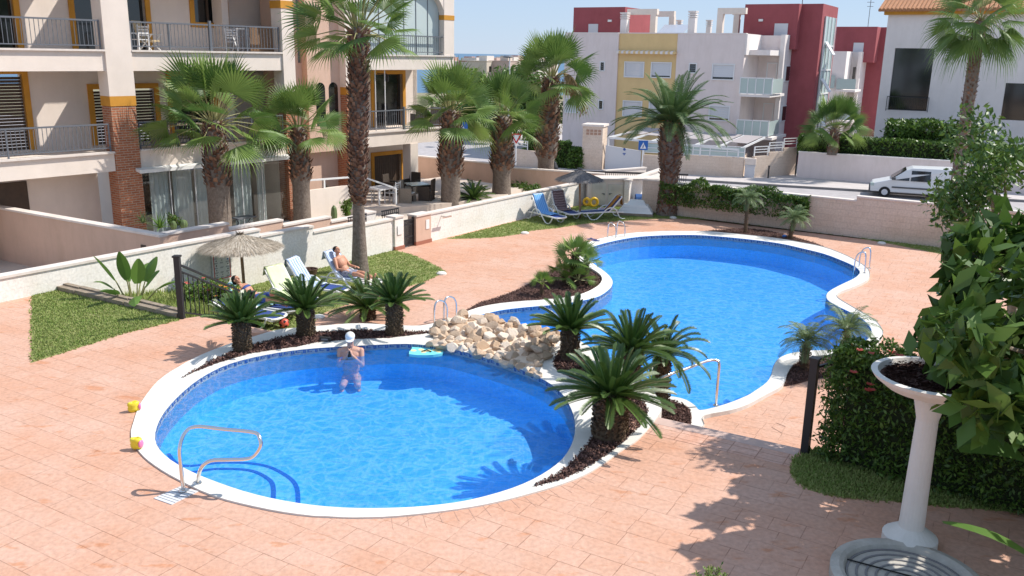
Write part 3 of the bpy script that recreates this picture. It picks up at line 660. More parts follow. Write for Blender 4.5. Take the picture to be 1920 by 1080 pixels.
# second block
bB = thing('apartment_building', 'cream apartment block with glazed arched gallery and brick pillar beside the tall palm', 'apartment building', (FB.A.x, FB.A.y, 0), FB.rz)
def rB(*q, off=0.0): return FB.rect(*q, off=off)
c0, c1 = FB.V(652,250)[0], FB.V(672,250)[0]; sR0 = 5.45; sR1 = 6.05
pillar(bB, c0, c0+.62, 0, 1.0, -.87, TOP, FB.V(655,178)[1])
e0 = c0+.62
z2b, z2t = FB.V(700,131)[1], FB.V(700,104.4)[1]; z1b, z1t = FB.V(700,276)[1], FB.V(700,250)[1]
mb = MB()
for z0, z1 in ((z1b, z1t), (z2b, z2t)):
    mb.box(e0, sR1+.02, .04, .2, z0, z1); mb.box(e0, sR1, .2, 2.2, z1-.22, z1-.04)
part(mb, 'balcony_slab', M['stucco'], bB)
for z in (z1t, z2t): mb = MB(); mb.box(e0, sR1+.04, -.03, .24, z-.003, z+.05); part(mb, 'balcony_coping', M['cap'], bB)
# projecting bay with arched stair windows, left of the pillar
mb = MB(); mb.box(c0-1.5, c0, .35, 1.2, z1b-.05, TOP); part(mb, 'bay', M['peach'], bB)
for q in ((-1.15,-.72),(-.55,-.12)):
    mb = MB(); z0, z1 = z1t+.35, z2b-.45; r_ = (q[1]-q[0])/2; cx = c0+(q[0]+q[1])/2
    pts = [(cx-r_, z0), (cx+r_, z0)]+[(cx+r_*math.cos(t), z1-r_+r_*math.sin(t)) for t in [PI*k/8 for k in range(9)]]
    idx = [mb.av((x, .345, z)) for x, z in pts]; mb.fi(idx); part(mb, 'arched_pane', M['darkglass'], bB)
# back walls
yb = 2.2
dg = rB(697,288,756,375,off=yb); dg1 = rB(700,150,758,205,off=yb)
hol = [(dg[0]+.1, dg[1]-.1, -.87, dg[3]-.12), (dg1[0], dg1[1]-.1, z1t, z1t+2.15), (c0-1.2, c0-.3, -.87, 1.0)]
mb = MB(); wallrect(mb, c0-1.6, sR1, -1.1, z2t, yb, yb+.25, hol); part(mb, 'wall', M['stucco'], bB)
for i, h in enumerate(hol):
    mb = MB(); w_ = .16; mb.box(h[0]-w_, h[0], yb-.05, yb+.12, h[2], h[3]+w_); mb.box(h[1], h[1]+w_, yb-.05, yb+.12, h[2], h[3]+w_); mb.box(h[0], h[1], yb-.05, yb+.12, h[3], h[3]+w_)
    part(mb, 'door_frame', M['ochre'], bB)
    mb = MB()
    if i == 1: mb.box(h[0], h[1], yb+.13, yb+.15, h[2], h[3]); part(mb, 'pane', M['darkglass'], bB)
    else:
        n = max(2, int((h[1]-h[0])/.1))
        for k in range(n): x = h[0]+(h[1]-h[0])*k/n; mb.box(x+.008, x+(h[1]-h[0])/n-.008, yb+.10, yb+.13, h[2], h[3])
        part(mb, 'shutter', M['brown'], bB)
# right end pier, gallery arch
mb = MB(); mb.box(sR0, sR1, 0, 2.4, z2t, TOP); mb.box(sR1-.25, sR1-.02, 2.2, 5.5, -1.1, TOP); part(mb, 'pier', M['stucco'], bB)
mb = MB(); mb.box(sR0-.01, sR1+.01, -.012, 2.41, FB.V(845,38)[1], FB.V(845,29)[1]); part(mb, 'ochre_band', M['ochre'], bB)
gc0, gc1 = FB.V(770,300)[0], FB.V(784,300)[0]
mb = MB(); mb.box(gc0, gc1, 0, .45, -.87, z1b); part(mb, 'pillar', M['stucco'], bB)
zs = FB.V(835,27)[1]; ax0, ax1 = e0, sR0; cx = (ax0+ax1)/2; ra = (ax1-ax0)/2; rise = 1.15; n = 24
mb = MB()
for k in range(n):
    t0, t1 = PI-PI*k/n, PI-PI*(k+1)/n
    x0, x1 = cx+ra*math.cos(t0), cx+ra*math.cos(t1); zz0, zz1 = zs+rise*math.sin(t0), zs+rise*math.sin(t1)
    mb.hexa([(x0,.02,zz0),(x1,.02,zz1),(x1,.4,zz1),(x0,.4,zz0),(x0,.02,TOP),(x1,.02,TOP),(x1,.4,TOP),(x0,.4,TOP)])
part(mb, 'arch', M['stucco'], bB)
M['frostpane'] = mat('pale_blind', (.50,.57,.56), .35, spec=.5)
xs = [e0+(ax1-e0)*k/7 for k in range(8)]
for a, b in zip(xs, xs[1:]):
    mb = MB(); mb.box(a+.012, b-.012, .30, .32, z2t+.05, zs+rise); part(mb, 'gallery_pane', M['frostpane'], bB)
mb = MB()
for a in xs: mb.box(a-.012, a+.012, .28, .34, z2t+.05, zs+rise)
part(mb, 'gallery_frame', M['greymetal'], bB)
railing(bB, e0+.03, sR0+.25, .10, z2t+.05, z2t+.80, (2.2, ))
railing(bB, e0+.03, sR1-.15, .10, z1t+.05, z1t+.85, (), heavy=(FB.V(761,230)[0],))
# frameless panes and lantern on first floor
mb = MB()
for px_ in (704, 722): x = FB.V(px_,180,.3)[0]; mb.box(x-.012, x+.012, .28, .32, z1t+.05, z2b)
part(mb, 'glazing_post', M['whitemetal'], bB)
xl = FB.V(725,140,1.6)[0]; mb = MB(); mb.box(xl-.015, xl+.015, 1.6, 2.2, z2b-.22, z2b-.19); mb.lathe([(0,0),(.07,.03),(.10,.22),(.04,.32),(0,.36)], (xl, 1.6, z2b-.55), 8); part(mb, 'wall_lantern', M['blackmetal'], bB)
# patio slab in front of block B
pt = [FB.w(c0-1.6, 2.3, 0), FB.w(c0-1.6, -1.2, 0), FB.w(c0+.4,-2.4,0), FB.w(4.6,-3.6,0), FB.w(7.6,-2.6,0), FB.w(8.0, 2.3, 0)]
mb = MB(); mb.prism([p.to_2d() for p in pt], GZ-.1, -.87); tag(mb.build('patio', mat('patio_tile', (.62,.52,.44), .8, var=.06, scale=2)), kind='structure')
# ---- pink / grey block across the street
K = PD(1160, 62, 64); FK = Frame(K, DB)
bK = thing('apartment_building', 'pale block with yellow middle bay, dark red roof boxes and red stair tower', 'apartment building', (K.x, K.y, 0), FK.rz)
ZG = RZ+.1; RT_ = 6.27
def window(par, s0, s1, z0, z1, y=0.0, m='shutter', fm='whitemetal', gap=0.0, w_=.07):
    mb = MB(); mb.box(s0, s0+w_, y-.05, y+.1, z0, z1); mb.box(s1-w_, s1, y-.05, y+.1, z0, z1); mb.box(s0+w_, s1-w_, y-.05, y+.1, z1-w_, z1); mb.box(s0+w_, s1-w_, y-.08, y+.1, z0, z0+w_)
    f = part(mb, 'window', M[fm], par)
    mb = MB(); n = max(1, int((z1-z0-2*w_-gap)/.12)); h = (z1-z0-2*w_-gap)/n
    for k in range(n): mb.box(s0+w_, s1-w_, y+.03, y+.06, z0+w_+gap+k*h+.006, z0+w_+gap+(k+1)*h)
    part(mb, 'roller_shutter' if m == 'shutter' else 'pane', M[m], f)
    if gap:
        mb = MB(); mb.box(s0+w_, s1-w_, y+.06, y+.07, z0+w_, z0+w_+gap); part(mb, 'pane', M['darkglass'], f)
    return f
wins = [((1060,184),(1092,213),0), ((1336,119),(1376,151),.14), ((1330,197),(1367,228),.12), ((1125,115),(1134,134),-1), ((1122,187),(1131,206),-1), ((1292,118),(1306,138),-1)]
ywins = [((1170,115),(1206,146),0), ((1220,116),(1257,147),.1), ((1167,188),(1202,220),0), ((1216,190),(1253,221),0)]
SL, SR = -4.35, 9.35
W_ = [FK.rect(*a, *b)+(g,) for a, b, g in wins]; Y_ = [FK.rect(*a, *b)+(g,) for a, b, g in ywins]
sy0, sy1 = .02, 4.53
mb = MB(); wallrect(mb, SL, sy0, ZG, RT_, 0, .3, [w for w in W_]); wallrect(mb, sy1, SR, ZG, RT_, 0, .3, [w for w in W_])
mb.box(SL, SL+.3, .3, 14, ZG, RT_); mb.box(SR-.3, SR, .3, 4.4, 4.9, RT_); mb.box(SR-.3,SR,.3,4.4,ZG,4.9)
part(mb, 'wall', M['mauve'], bK)
mb = MB(); wallrect(mb, sy0, sy1, ZG, RT_, .12, .4, [w for w in Y_]); part(mb, 'yellow_wall', M['yellow'], bK)
mb = MB(); mb.box(SL+.3, SR-.3, .4, 14, 5.2, 5.35); part(mb, 'roof', M['concrete'], bK)
mb = MB()
for x0, x1, y in ((SL-.03, sy0, -.03), (sy0, sy1, .09), (sy1, SR+.03, -.03)): mb.box(x0, x1, y, y+.4, RT_, RT_+.06)
part(mb, 'parapet_cap', M['white_pink'], bK)
for w in W_: window(bK, w[0], w[1], w[2], w[3], 0, 'darkglass' if w[4] < 0 else 'shutter', gap=max(0, w[4]))
for w in Y_: window(bK, w[0], w[1], w[2], w[3], .12, gap=max(0, w[4]))
aw = FK.V(1158,97); mb = MB(); n = 24
for k in range(n):
    x0 = sy0+(sy1-sy0)*k/n; x1 = sy0+(sy1-sy0)*(k+1)/n; mb.cur = 0
    mb.hexa([(x0,-.32,4.86),(x1,-.32,4.86),(x1,.1,4.95),(x0,.1,4.95),(x0,-.32,5.04),(x1,-.32,5.04),(x1,.1,5.10),(x0,.1,5.10)], k % 2)
part(mb, 'awning', [M['white_pink'], M['yellow']], bK)
# roof boxes, chimneys, pergola frames
def KB(x0, y0, x1, y1, off): return FK.rect(x0, y0, x1, y1, off)
r = KB(1075,13,1215,64,4.0); mb = MB()
a0 = FK.V(1075,40,3.0)[0]; a1 = FK.V(1171,40,3.0)[0]; zt = FK.V(1075,14,3.0)[1]; mb.box(a0, a1, 3.0, 9.5, 5.35, zt); part(mb, 'red_roof_box', M['red'], bK); mb = MB()
b0 = FK.V(1395,40,4.6)[0]; b1 = FK.V(1497,30,4.6)[0]; zt2 = FK.V(1400,8,4.6)[1]
mb.box(b0, b1, 4.6, 9, 5.35, zt2); part(mb, 'red_roof_box', M['red'], bK)
mb = MB(); q = KB(1104,45,1121,64,3.0); mb.box(q[0], q[1], 2.95, 2.999, 5.35, q[3]); part(mb, 'roof_door', M['shutter'], bK); mb = MB(); q = KB(1453,44,1476,66,4.6); mb.box(q[0], q[1], 4.55, 4.599, 5.35, q[3]); part(mb, 'roof_door', M['shutter'], bK)
def chimney(px_, top, off=.8, w=.5):
    x, z = FK.V(px_, top, off); mb = MB(); mb.box(x-w/2, x+w/2, off, off+w, 5.3, z-.45)
    for k in range(3): mb.box(x-w/2-.03, x+w/2+.03, off-.03, off+w+.03, z-.40+k*.15, z-.32+k*.15)
    mb.box(x-w/2-.05, x+w/2+.05, off-.05, off+w+.05, z-.02, z+.03); mb.box(x-w/2+.06,x+w/2-.06,off+.06,off+w-.06,z-.45,z-.02)
    part(mb, 'chimney', M['white_pink'], bK)
chimney(1170,24); chimney(1298,21); chimney(1273,38,7,.35); chimney(1329,38,7,.35)
def portal(pxa, pxb, top, off, legs, w=.42):
    z = FK.V(pxa, top, off)[1]; xa, xb = FK.V(pxa,40,off)[0], FK.V(pxb,40,off)[0]; mb = MB(); mb.box(xa, xb, off, off+.4, z-.4, z)
    for L in legs: x = FK.V(L,40,off)[0]; mb.box(x, x+w, off, off+.4, 5.3, z-.4)
    part(mb, 'roof_portal', M['stucco'], bK)
portal(1175,1231,17,1.6,(1219,)); portal(1231,1263,21,5.5,(1254,)); portal(1344,1397,15,1.6,(1344,)); portal(1372,1397,17,5.5,(1375,))
M['solar'] = mat('solar_panel', (.45,.48,.55), .2, spec=.8)
for k in range(4):
    x, z = FK.V(1234+k*12, 63, 4.0); x1 = x+.5
    mb = MB(); mb.hexa([(x,3.4,6.2),(x1,3.4,6.2),(x1+.1,5.0,7.0),(x+.1,5.0,7.0),(x,3.4,6.25),(x1,3.4,6.25),(x1+.1,5.0,7.05),(x+.1,5.0,7.05)]); part(mb, 'solar_panel', M['solar'], bK)
# stepped right flank: parapet box, balcony recess, strip wall, tower
s1 = SR; s2 = s1+1.55; s3 = s2+.03; t1, t2 = 3.6, 6.6
mb = MB(); mb.box(s1-.3, s2, t1, t1+.3, ZG, RT_); part(mb, 'balcony_wall', M['mauve'], bK)
mb = MB(); mb.box(s1+.003, s1+.12, 0, t1-.0, 4.9, RT_+.02); mb.box(s2-.02, s2+.28, 3.3, t2, ZG, RT_+.05); part(mb, 'side_wall', M['white_pink'], bK)
mb = MB(); mb.box(s1+.12, s2-.02, .8, t1, 4.9, 5.25); part(mb, 'canopy_slab', M['white_pink'], bK); mb = MB(); mb.box(s1-.02, s2+.5, -.3, t1, 2.15, 2.32); part(mb, 'balcony_slab', M['white_pink'], bK); mb = MB(); mb.box(s1-.02, s2+.9, -.3, t1, -.68, -.5); part(mb, 'balcony_slab', M['white_pink'], bK)
for z in (2.32, -.5):
    mb = MB(); mb.box(s1-.02, s2+.6, -.30, -.27, z+.08, z+1.05); mb.box(s2+.58, s2+.61, -.27, 2.5, z+.08, z+1.05); gp = part(mb, 'glass_balustrade', M['frost'], bK)
    mb = MB()
    for x in (s1-.03, s1+.5, s1+1.05, s1+1.6, s2+.6): mb.box(x-.03, x+.03, -.33, -.26, z, z+1.1)
    mb.box(s1-.05, s2+.65, -.33, -.25, z+1.05, z+1.12); mb.box(s1-.05, s2+.65, -.33, -.25, z+.02, z+.08); part(mb, 'rail_frame', M['whitemetal'], bK)
    q0, q1 = s1+.65, s1+1.4; window(bK, q0, q1, z, z+2.1, t1)
for z in (3.1, .3): 
    f_ = MB(); f_.box(s2+.27, s2+.36, 4.0, 5.2, z, z+1.15); g_ = part(f_, 'window', M['whitemetal'], bK); f_ = MB(); f_.box(s2+.36, s2+.38, 4.1, 5.1, z+.08, z+1.07); part(f_, 'pane', M['darkglass'], g_)
for p_, g_ in ((1413, 0),):
    pass
# red tower: shaded front and lit flank with tall glazing
k0 = s2+.28; k1 = k0+1.9; T0 = 5.4; T1 = 10.6; zt3 = FK.V(1525,7,T0)[1]
mb = MB(); mb.box(k0, k1, T0, T1, ZG, zt3); part(mb, 'stair_tower', M['red'], bK)
mb = MB(); mb.box(k1-.0, k1+.06, T0+.9, T1-.9, ZG+1, zt3-.8); part(mb, 'tower_glazing', M['frost'], bK)
mb = MB()
for y in (T0+.9, T0+2.0, T0+3.1, T1-.9): mb.box(k1+.06, k1+.12, y-.05, y+.05, ZG+1, zt3-.8)
for z in (-1.2, .6, 2.2, 3.9, 5.6): mb.box(k1+.06, k1+.13, T0+.9, T1-.9, z, z+.1)
part(mb, 'tower_window_frame', M['whitemetal'], bK)
for z in (5.0, 2.4, -.2):
    mb = MB(); mb.hexa([(k1+.12,T0+1.0,z+.9),(k1+.75,T0+1.0,z),(k1+.75,T0+1.9,z),(k1+.12,T0+1.9,z+.9),(k1+.16,T0+1.0,z+.95),(k1+.79,T0+1.0,z+.05),(k1+.79,T0+1.9,z+.05),(k1+.16,T0+1.9,z+.95)])
    part(mb, 'open_window_sash', M['whitemetal'], bK)
mb = MB(); mb.tube([(k0+.2,T0+1,zt3),(k0+.2,T0+1,zt3+.8)], .03, 5); mb.box(k0-.3,k0+.7,T0+.98,T0+1.02,zt3+.5,zt3+.54); part(mb, 'aerial', M['greymetal'], bK)
# aerial, wall lights
mb = MB()
for px_, py_, off in ((1144,39,3.0),(1427,38,4.6)): x, z = FK.V(px_, py_, off); mb.box(x-.15, x+.15, off-.12, off-.001, z-.08, z+.08)
part(mb, 'wall_light', M['plastic'], bK)
# ---- second block behind, right
K2 = PD(1560, 62, 84); F2 = Frame(K2, DB)
b2 = thing('apartment_building', 'farther pale block with dark red top seen between the red tower and the white house', 'apartment building', (K2.x, K2.y, 0), F2.rz)
def b2r(x0,y0,x1,y1,off=0): return F2.rect(x0,y0,x1,y1,off)
zr = F2.V(1570,96)[1]; xA = F2.V(1540,100)[0]; xB_ = F2.V(1588,100)[0]; xC = F2.V(1612,100,3)[0]
mb = MB(); mb.box(xA-3, xB_, 0, .3, ZG, zr); mb.box(xB_-.3, xB_, .3, 3, ZG, zr); mb.box(xB_, xC, 3, 3.3, ZG, zr); mb.box(xC, xC+.3, 2.4, 6, ZG, zr); part(mb, 'wall', M['white_pink'], b2)
a0 = F2.V(1562,60,2)[0]; a1 = F2.V(1640,60,2)[0]; mb = MB(); mb.box(a0, a1, 3.4, 10, zr-1, F2.V(1562,50,3.4)[1]); part(mb, 'red_roof_box', M['red'], b2); mb = MB(); mb.box(xC+.3, xC+3.2, 5.5, 12, ZG, F2.V(1630,51,5.5)[1]); part(mb, 'red_roof_box', M['red'], b2)
for yy in (160, 218):
    q = b2r(1590,yy-22,1600,yy+5,3); z = F2.V(1580,yy+8)[1]
    mb = MB(); mb.box(xB_-.6, xC+.5, -.2, 3, z-.2, z); part(mb, 'balcony_slab', M['white_pink'], b2)
    mb = MB(); mb.box(xB_-.6, xC+.5, -.22, -.19, z+.05, z+1.0); mb.box(xA-2, xB_-.8, -.22,-.19, z+.1, z+1.3); part(mb, 'glass_balustrade', M['frost'], b2)
    mb = MB(); mb.box(xB_+.2, xC-.2, 2.95, 2.999, z, z+2.1); part(mb, 'window', M['darkglass'], b2)
q = b2r(1601,80,1618,98,3.4); mb = MB(); mb.box(q[0], q[1], 3.35, 3.399, q[2], q[3]); part(mb, 'roof_door', M['shutter'], b2)
ae = thing('tv_aerial', 'thin television mast above the farther dark red roof', 'aerial', F2.w(F2.V(1632,10,6)[0], 6, F2.V(1632,50,6)[1]))
mb = MB(); mb.tube([(0,0,-.3),(0,0,3.2)], .03, 5)
for z, w in ((2.9,.5),(2.3,.35),(1.9,.3)): mb.box(-w,w,-.02,.02,z,z+.04)
part(mb, 'mast', M['greymetal'], ae)
# ---- white house at the right
K3 = PD(1640, 240, 63); F3 = Frame(K3, DB)
b3 = thing('white_house', 'white rendered house with tiled eave and iron balcony at the right', 'house', (K3.x, K3.y, 0), F3.rz)
z3 = F3.V(1655,28)[1]; wn = F3.rect(1666,88,1700,220)
mb = MB(); hs = [(F3.V(1671,150)[0], F3.V(1745,150)[0], F3.V(1671,206)[1], F3.V(1671,90)[1]), (7.8, 9.6, 1.0, 3.4), (F3.V(1671,150)[0], 3.2, -3, F3.V(1671,245)[1])]
wallrect(mb, 0, 15, ZG, z3, 0, .3, hs); mb.box(0, .3, .3, 10, ZG, z3); part(mb, 'wall', M['white_pink'], b3)
mb = MB(); 
for h in hs: mb = MB(); mb.box(h[0], h[1], .25, .28, h[2], h[3]); part(mb, 'pane', M['darkglass'], b3)
mb = MB(); mb.box(-.25, 15, -.3, .35, z3, z3+.25); part(mb, 'ochre_cornice', M['ochre'], b3)
mb = MB()
for k in range(60): x = -.5+k*.26; mb.tube([(x,-.55,z3+.3),(x,4.5,z3+2.0)], .13, 6)
mb.hexa([(-.6,-.5,z3+.2),(15.4,-.5,z3+.2),(15.4,4.5,z3+1.9),(-.6,4.5,z3+1.9),(-.6,-.5,z3+.27),(15.4,-.5,z3+.27),(15.4,4.5,z3+1.97),(-.6,4.5,z3+1.97)])
part(mb, 'tiled_roof', M['terracotta'], b3)
railing(b3, hs[0][0]-.1, hs[0][1]+.1, -.25, hs[0][2]-.05, hs[0][2]+.95, m='blackmetal')
# ---- far town
cols = [(.62,.57,.53), (.55,.42,.37), (.68,.63,.58), (.45,.26,.22), (.60,.52,.44)]
tm = [mat('town_wall', c, .9, var=.1) for c in cols]
R2 = random.Random(3)
for k in range(26):
    x = 862+k*6.4+R2.uniform(-2,2); D = R2.uniform(190, 330); top = 114+R2.uniform(-2,6)
    
    p = PD(x, top, D); ang = FK.rz+R2.choice([0, PI/2]); w, dpt = R2.uniform(4,7), R2.uniform(5,8)
    t = thing('town_house', '', 'house', (p.x, p.y, 0), ang, 'far houses between the palms'); t['label'] = 'small distant townhouse on the sea side behind the palms'
    zt = p.z; ci = R2.randrange(5); mb = MB(); wz = zt-2.0
    mb.box(-w/2, w/2, 0, dpt, -6, zt); mb.box(-w/2-.1, w/2+.1, -.1, dpt+.1, zt, zt+.15); part(mb, 'wall', tm[ci], t)
    mb = MB(); mb.box(-w/4, w/5, 1, 3, zt+.15, zt+1.2); part(mb, 'roof_box', tm[(ci+3) % 5], t)
    for j in range(2): xx = -w/2+w*(j+.3)/2; mb = MB(); mb.box(xx, xx+1.0, -.03, -.001, zt-2.2, zt-1.0); part(mb, 'window', M['darkglass'], t)
# ------------------------------------------------------------------ walls, gates, street pieces
def wthing(name, label, cat, A, d, group=None):
    A = Vector(A).to_2d(); return thing(name, label, cat, (A.x, A.y, 0), math.atan2(d.y, d.x), group)
def capped(par, s0, s1, zb, zt, m='white_stucco', y0=0.0, y1=.2, cap=.05, over=.03):
    mb = MB(); mb.box(s0, s1, y0, y1, zb, zt-cap); a = part(mb, 'wall_panel', M[m], par)
    mb = MB(); mb.box(s0-.004, s1+.004, y0-over, y1+over, zt-cap, zt); part(mb, 'wall_cap', M['cap'], par); return a
t = wthing('garden_wall', 'long white stepped garden wall behind the near loungers, from the frame edge to the gate', 'wall', W0, WD)
capped(t, -10, -.19, -1.1, .50); capped(t, -.19, 1.52, -1.1, .33); capped(t, 1.52, 3.2, -1.1, .17); capped(t, 3.2, 4.55, -1.1, .09); capped(t, 4.55, 4.92, -1.1, .14, y0=-.06, y1=.26)
mb = MB(); mb.box(4.53, 4.94, -.08, .28, -.85, -.74); part(mb, 'skirting', M['tilebase'], t)
t = wthing('garden_wall', 'white wall running back from the gate beside the far loungers', 'wall', W0, WD)
capped(t, 5.46, 6.14, -1.1, .06, 'peach', -.06, .26); capped(t, 6.14, 15.6, -1.1, .03)
mb = MB(); mb.box(5.44, 6.16, -.08, .28, -.85, -.74); part(mb, 'skirting', M['tilebase'], t)
mb = MB(); mb.box(5.9, 6.05, -.075, -.061, -.42, -.14); part(mb, 'notice', M['plastic'], t)
mb = MB(); mb.box(6.5, 6.9, -.25, -.2, -.16, -.12); mb.tube([(6.7,0,-.14),(6.7,-.2,-.14)], .015, 5); part(mb, 'shower_arm', M['chrome'], t)
# no-entry sheet on the pier
mb = MB(); mb.box(4.64, 4.83, -.085, -.07, -.40, -.14); sg = part(mb, 'notice', M['plastic'], t)
# gate
M['signred'] = mat('sign_red', (.55, .03, .03), .5)
g = wthing('garden_gate', 'black barred metal gate standing open between two wall piers', 'gate', W0, WD)
mb = MB(); mb.box(4.95, 5.0, 0, .06, -.83, -.02); mb.box(5.40, 5.45, 0, .06, -.83, .02); part(mb, 'gate_post', M['blackmetal'], g)
def gate_leaf(a, b, zt):
    mb = MB(); a, b = Vector(a), Vector(b)
    for z in (-.80, -.55, zt-.12, zt): mb.bar((a.x,a.y,z), (b.x,b.y,z), .03, .05)
    for k in range(10): q = a.lerp(b, k/9); mb.box(q.x-.011, q.x+.011, q.y-.011, q.y+.011, -.8, zt)
    part(mb, 'gate_leaf', M['blackmetal'], g)
gate_leaf((4.98, .03), (5.42, .03), -.06)
for s in (4.1, 5.5):
    g2 = wthing('iron_fence', 'short black barred fence panel behind the white wall %s' % ('left of the gate' if s < 5 else 'seen through the open gate'), 'fence', W0, WD)
    mb = MB()
    for z in (-.5, -.08, .05): mb.box(s-.25, s+.5, 1.1, 1.13, z, z+.04)
    for k in range(9): x = s-.24+k*.09; mb.box(x, x+.015, 1.1, 1.115, -.9, .05)
    part(mb, 'fence_panel', M['blackmetal'], g2)
# peach inner wall
Wi = W0+V2(-WD.y, WD.x)*1.6
t = wthing('garden_wall', 'low peach stepped wall in front of the brick pillars and glazed porch', 'wall', Wi, WD)
for a, b, z in ((-1.72, .12, .41), (.12, 1.89, .25), (1.89, 3.65, .09), (3.65, 5.0, -.06)): capped(t, a, b, -1.1, z, 'peach')
capped(t, 5.0, 5.4, -1.1, .02, 'white_stucco', -.1, .3)
cr = Wi+WD*(-1.72)
t = wthing('garden_wall', 'peach wall turning back at the left frame edge with a small brass plate', 'wall', cr, -DB)
capped(t, -.1, 9, -1.1, .41, 'peach', 0, .2)
mb = MB(); mb.box(.45, .62, .2, .22, -.02, .10); part(mb, 'wall_vent', M['brown'], t)
# inner patio fence (white rail) and stair walls
FBw = FB
t = wthing('white_handrail', 'white painted handrail along the patio steps beside the brick pillar', 'railing', FB.A, DA)
mb = MB(); a = FB.V(580,338,-1.2); b = FB.V(735,352,-1.6)
mb.bar((a[0],-1.2,a[1]),(a[0]+2.2,-1.4,a[1]-.05),.06,.06); mb.bar((a[0]+2.2,-1.4,a[1]-.05),(b[0],-1.8,b[1]),.06,.06)
for x, y, z in ((a[0]+.6,-1.25,a[1]),(a[0]+2.2,-1.4,a[1]-.05),(b[0],-1.8,b[1])): mb.box(x-.03,x+.03,y-.03,y+.03,-1.1,z)
part(mb, 'rail', M['whitemetal'], t)
t = wthing('patio_wall', 'low cream wall below the white handrail', 'wall', FB.A, DA)
mb = MB(); mb.box(a[0]-.3, a[0]+2.0, -1.35, -1.2, -1.1, a[1]-.33); part(mb, 'wall_panel', M['stucco'], t)
# cream walls behind the patio
def linewall(name, label, p0, p1, zb, zt, m, th=.2, cap=True, zt1=None):
    p0, p1 = Vector(p0).to_2d(), Vector(p1).to_2d(); L = (p1-p0).length; d = (p1-p0)/L
    t = wthing(name, label, 'wall', p0, d); zt1 = zt if zt1 is None else zt1; c = .06
    mb = MB(); mb.hexa([(0,0,zb),(L,0,zb),(L,th,zb),(0,th,zb),(0,0,zt-c),(L,0,zt1-c),(L,th,zt1-c),(0,th,zt-c)]); part(mb, 'wall_panel', M[m], t)
    if cap: mb = MB(); mb.hexa([(-.03,-.03,zt-c),(L+.03,-.03,zt1-c),(L+.03,th+.03,zt1-c),(-.03,th+.03,zt-c),(-.03,-.03,zt),(L+.03,-.03,zt1),(L+.03,th+.03,zt1),(-.03,th+.03,zt)]); part(mb, 'wall_cap', M['cap'], t)
    return t
linewall('boundary_wall', 'cream wall behind the palms beside the street, right of the patio chairs', (-5.2,42.4), (-.2,39.7), -3, -.05, 'peach', zt1=-.12)
linewall('boundary_wall', 'cream wall stub curving forward between the two shaggy palms', (-.4,38.9), (3.9,38.2), -3, -.12, 'peach', zt1=-.25)
# sheds / service boxes at the corner
t = wthing('meter_cupboard', 'cream cupboard with two vented doors behind the yellow swim rings', 'cupboard', P(1106,386,LZ), V2(.996,.09))
mb = MB(); mb.box(-.1, 1.55, .02, .8, LZ, .13); part(mb, 'cupboard_wall', M['stucco'], t)
mb = MB(); mb.box(-.2, 2.6, -.05, .9, .131, .20); part(mb, 'cupboard_roof', M['cap'], t)
for x0, x1, z in ((.05,.58,.05),(.68,1.25,-.02)):
    mb = MB(); mb.box(x0, x1, -.02, .019, LZ+.03, z); d_ = part(mb, 'door', M['tin'], t)
    mb = MB(); 
    for k in range(5): mb.box(x0+.12, x1-.12, -.032, -.021, z-.26+k*.035, z-.24+k*.035)
    part(mb, 'louvre', M['tin'], d_)
    mb = MB(); hx = x1-.06 if x0 < .3 else x0+.06; mb.box(hx-.015, hx+.015, -.05, -.021, -.42, -.36); mb.bar((hx,-.05,-.37),(hx+(-.09 if x0 < .3 else .09),-.05,-.37),.015,.015); part(mb, 'door_handle', M['blackmetal'], d_)
t = wthing('boundary_wall', 'cream sloped-top wall piece right of the meter cupboard', 'wall', P(1178,388,LZ), V2(.55,.835))
mb = MB(); mb.hexa([(0,0,LZ),(4.2,0,LZ),(4.2,.2,LZ),(0,.2,LZ),(0,0,.12),(4.2,0,.30),(4.2,.2,.30),(0,.2,.12)]); part(mb, 'wall_panel', M['white_stucco'], t)
mb = MB(); mb.hexa([(-.05,-.03,.12),(4.2,-.03,.30),(4.2,.23,.30),(-.05,.23,.12),(-.05,-.03,.18),(4.2,-.03,.36),(4.2,.23,.36),(-.05,.23,.18)]); part(mb, 'wall_cap', M['cap'], t)
# perimeter wall, right
t = wthing('perimeter_wall', 'pale block wall with hanging creeper closing the lawn along the road', 'wall', PW0, PWD)
capped(t, -.6, 6.92, -3, .36, 'block'); capped(t, 6.92, 21, -3, .50, 'block')
# dark street railing seen over the cupboard
t = wthing('street_railing', 'dark flat-topped street railing above the palm umbrella and cupboard', 'railing', (3.0,44.5), V2(.99,-.12))
a_ = Vector((3.0,44.5)); Ft = Frame(a_, V2(.99,-.12)); s0, s1 = Ft.V(1037,318)[0], Ft.V(1290,335)[0]; zt = Ft.V(1100,320)[1]
mb = MB(); mb.box(s0, s1, -.06, .06, zt-.08, zt); mb.box(s0, s1, -.02, .02, zt-1.0, zt-.95)
n = 64
for k in range(n): x = s0+(s1-s0)*k/n; mb.box(x-.012, x+.012, -.012, .012, zt-1.2, zt-.05)
part(mb, 'railing_panel', M['blackmetal'], t)
linewall('street_parapet', 'low cream parapet with curved end behind the cupboard roof', P(1135,352,-1.9), P(1210,345,-1.9), -3, -1.0, 'stucco')
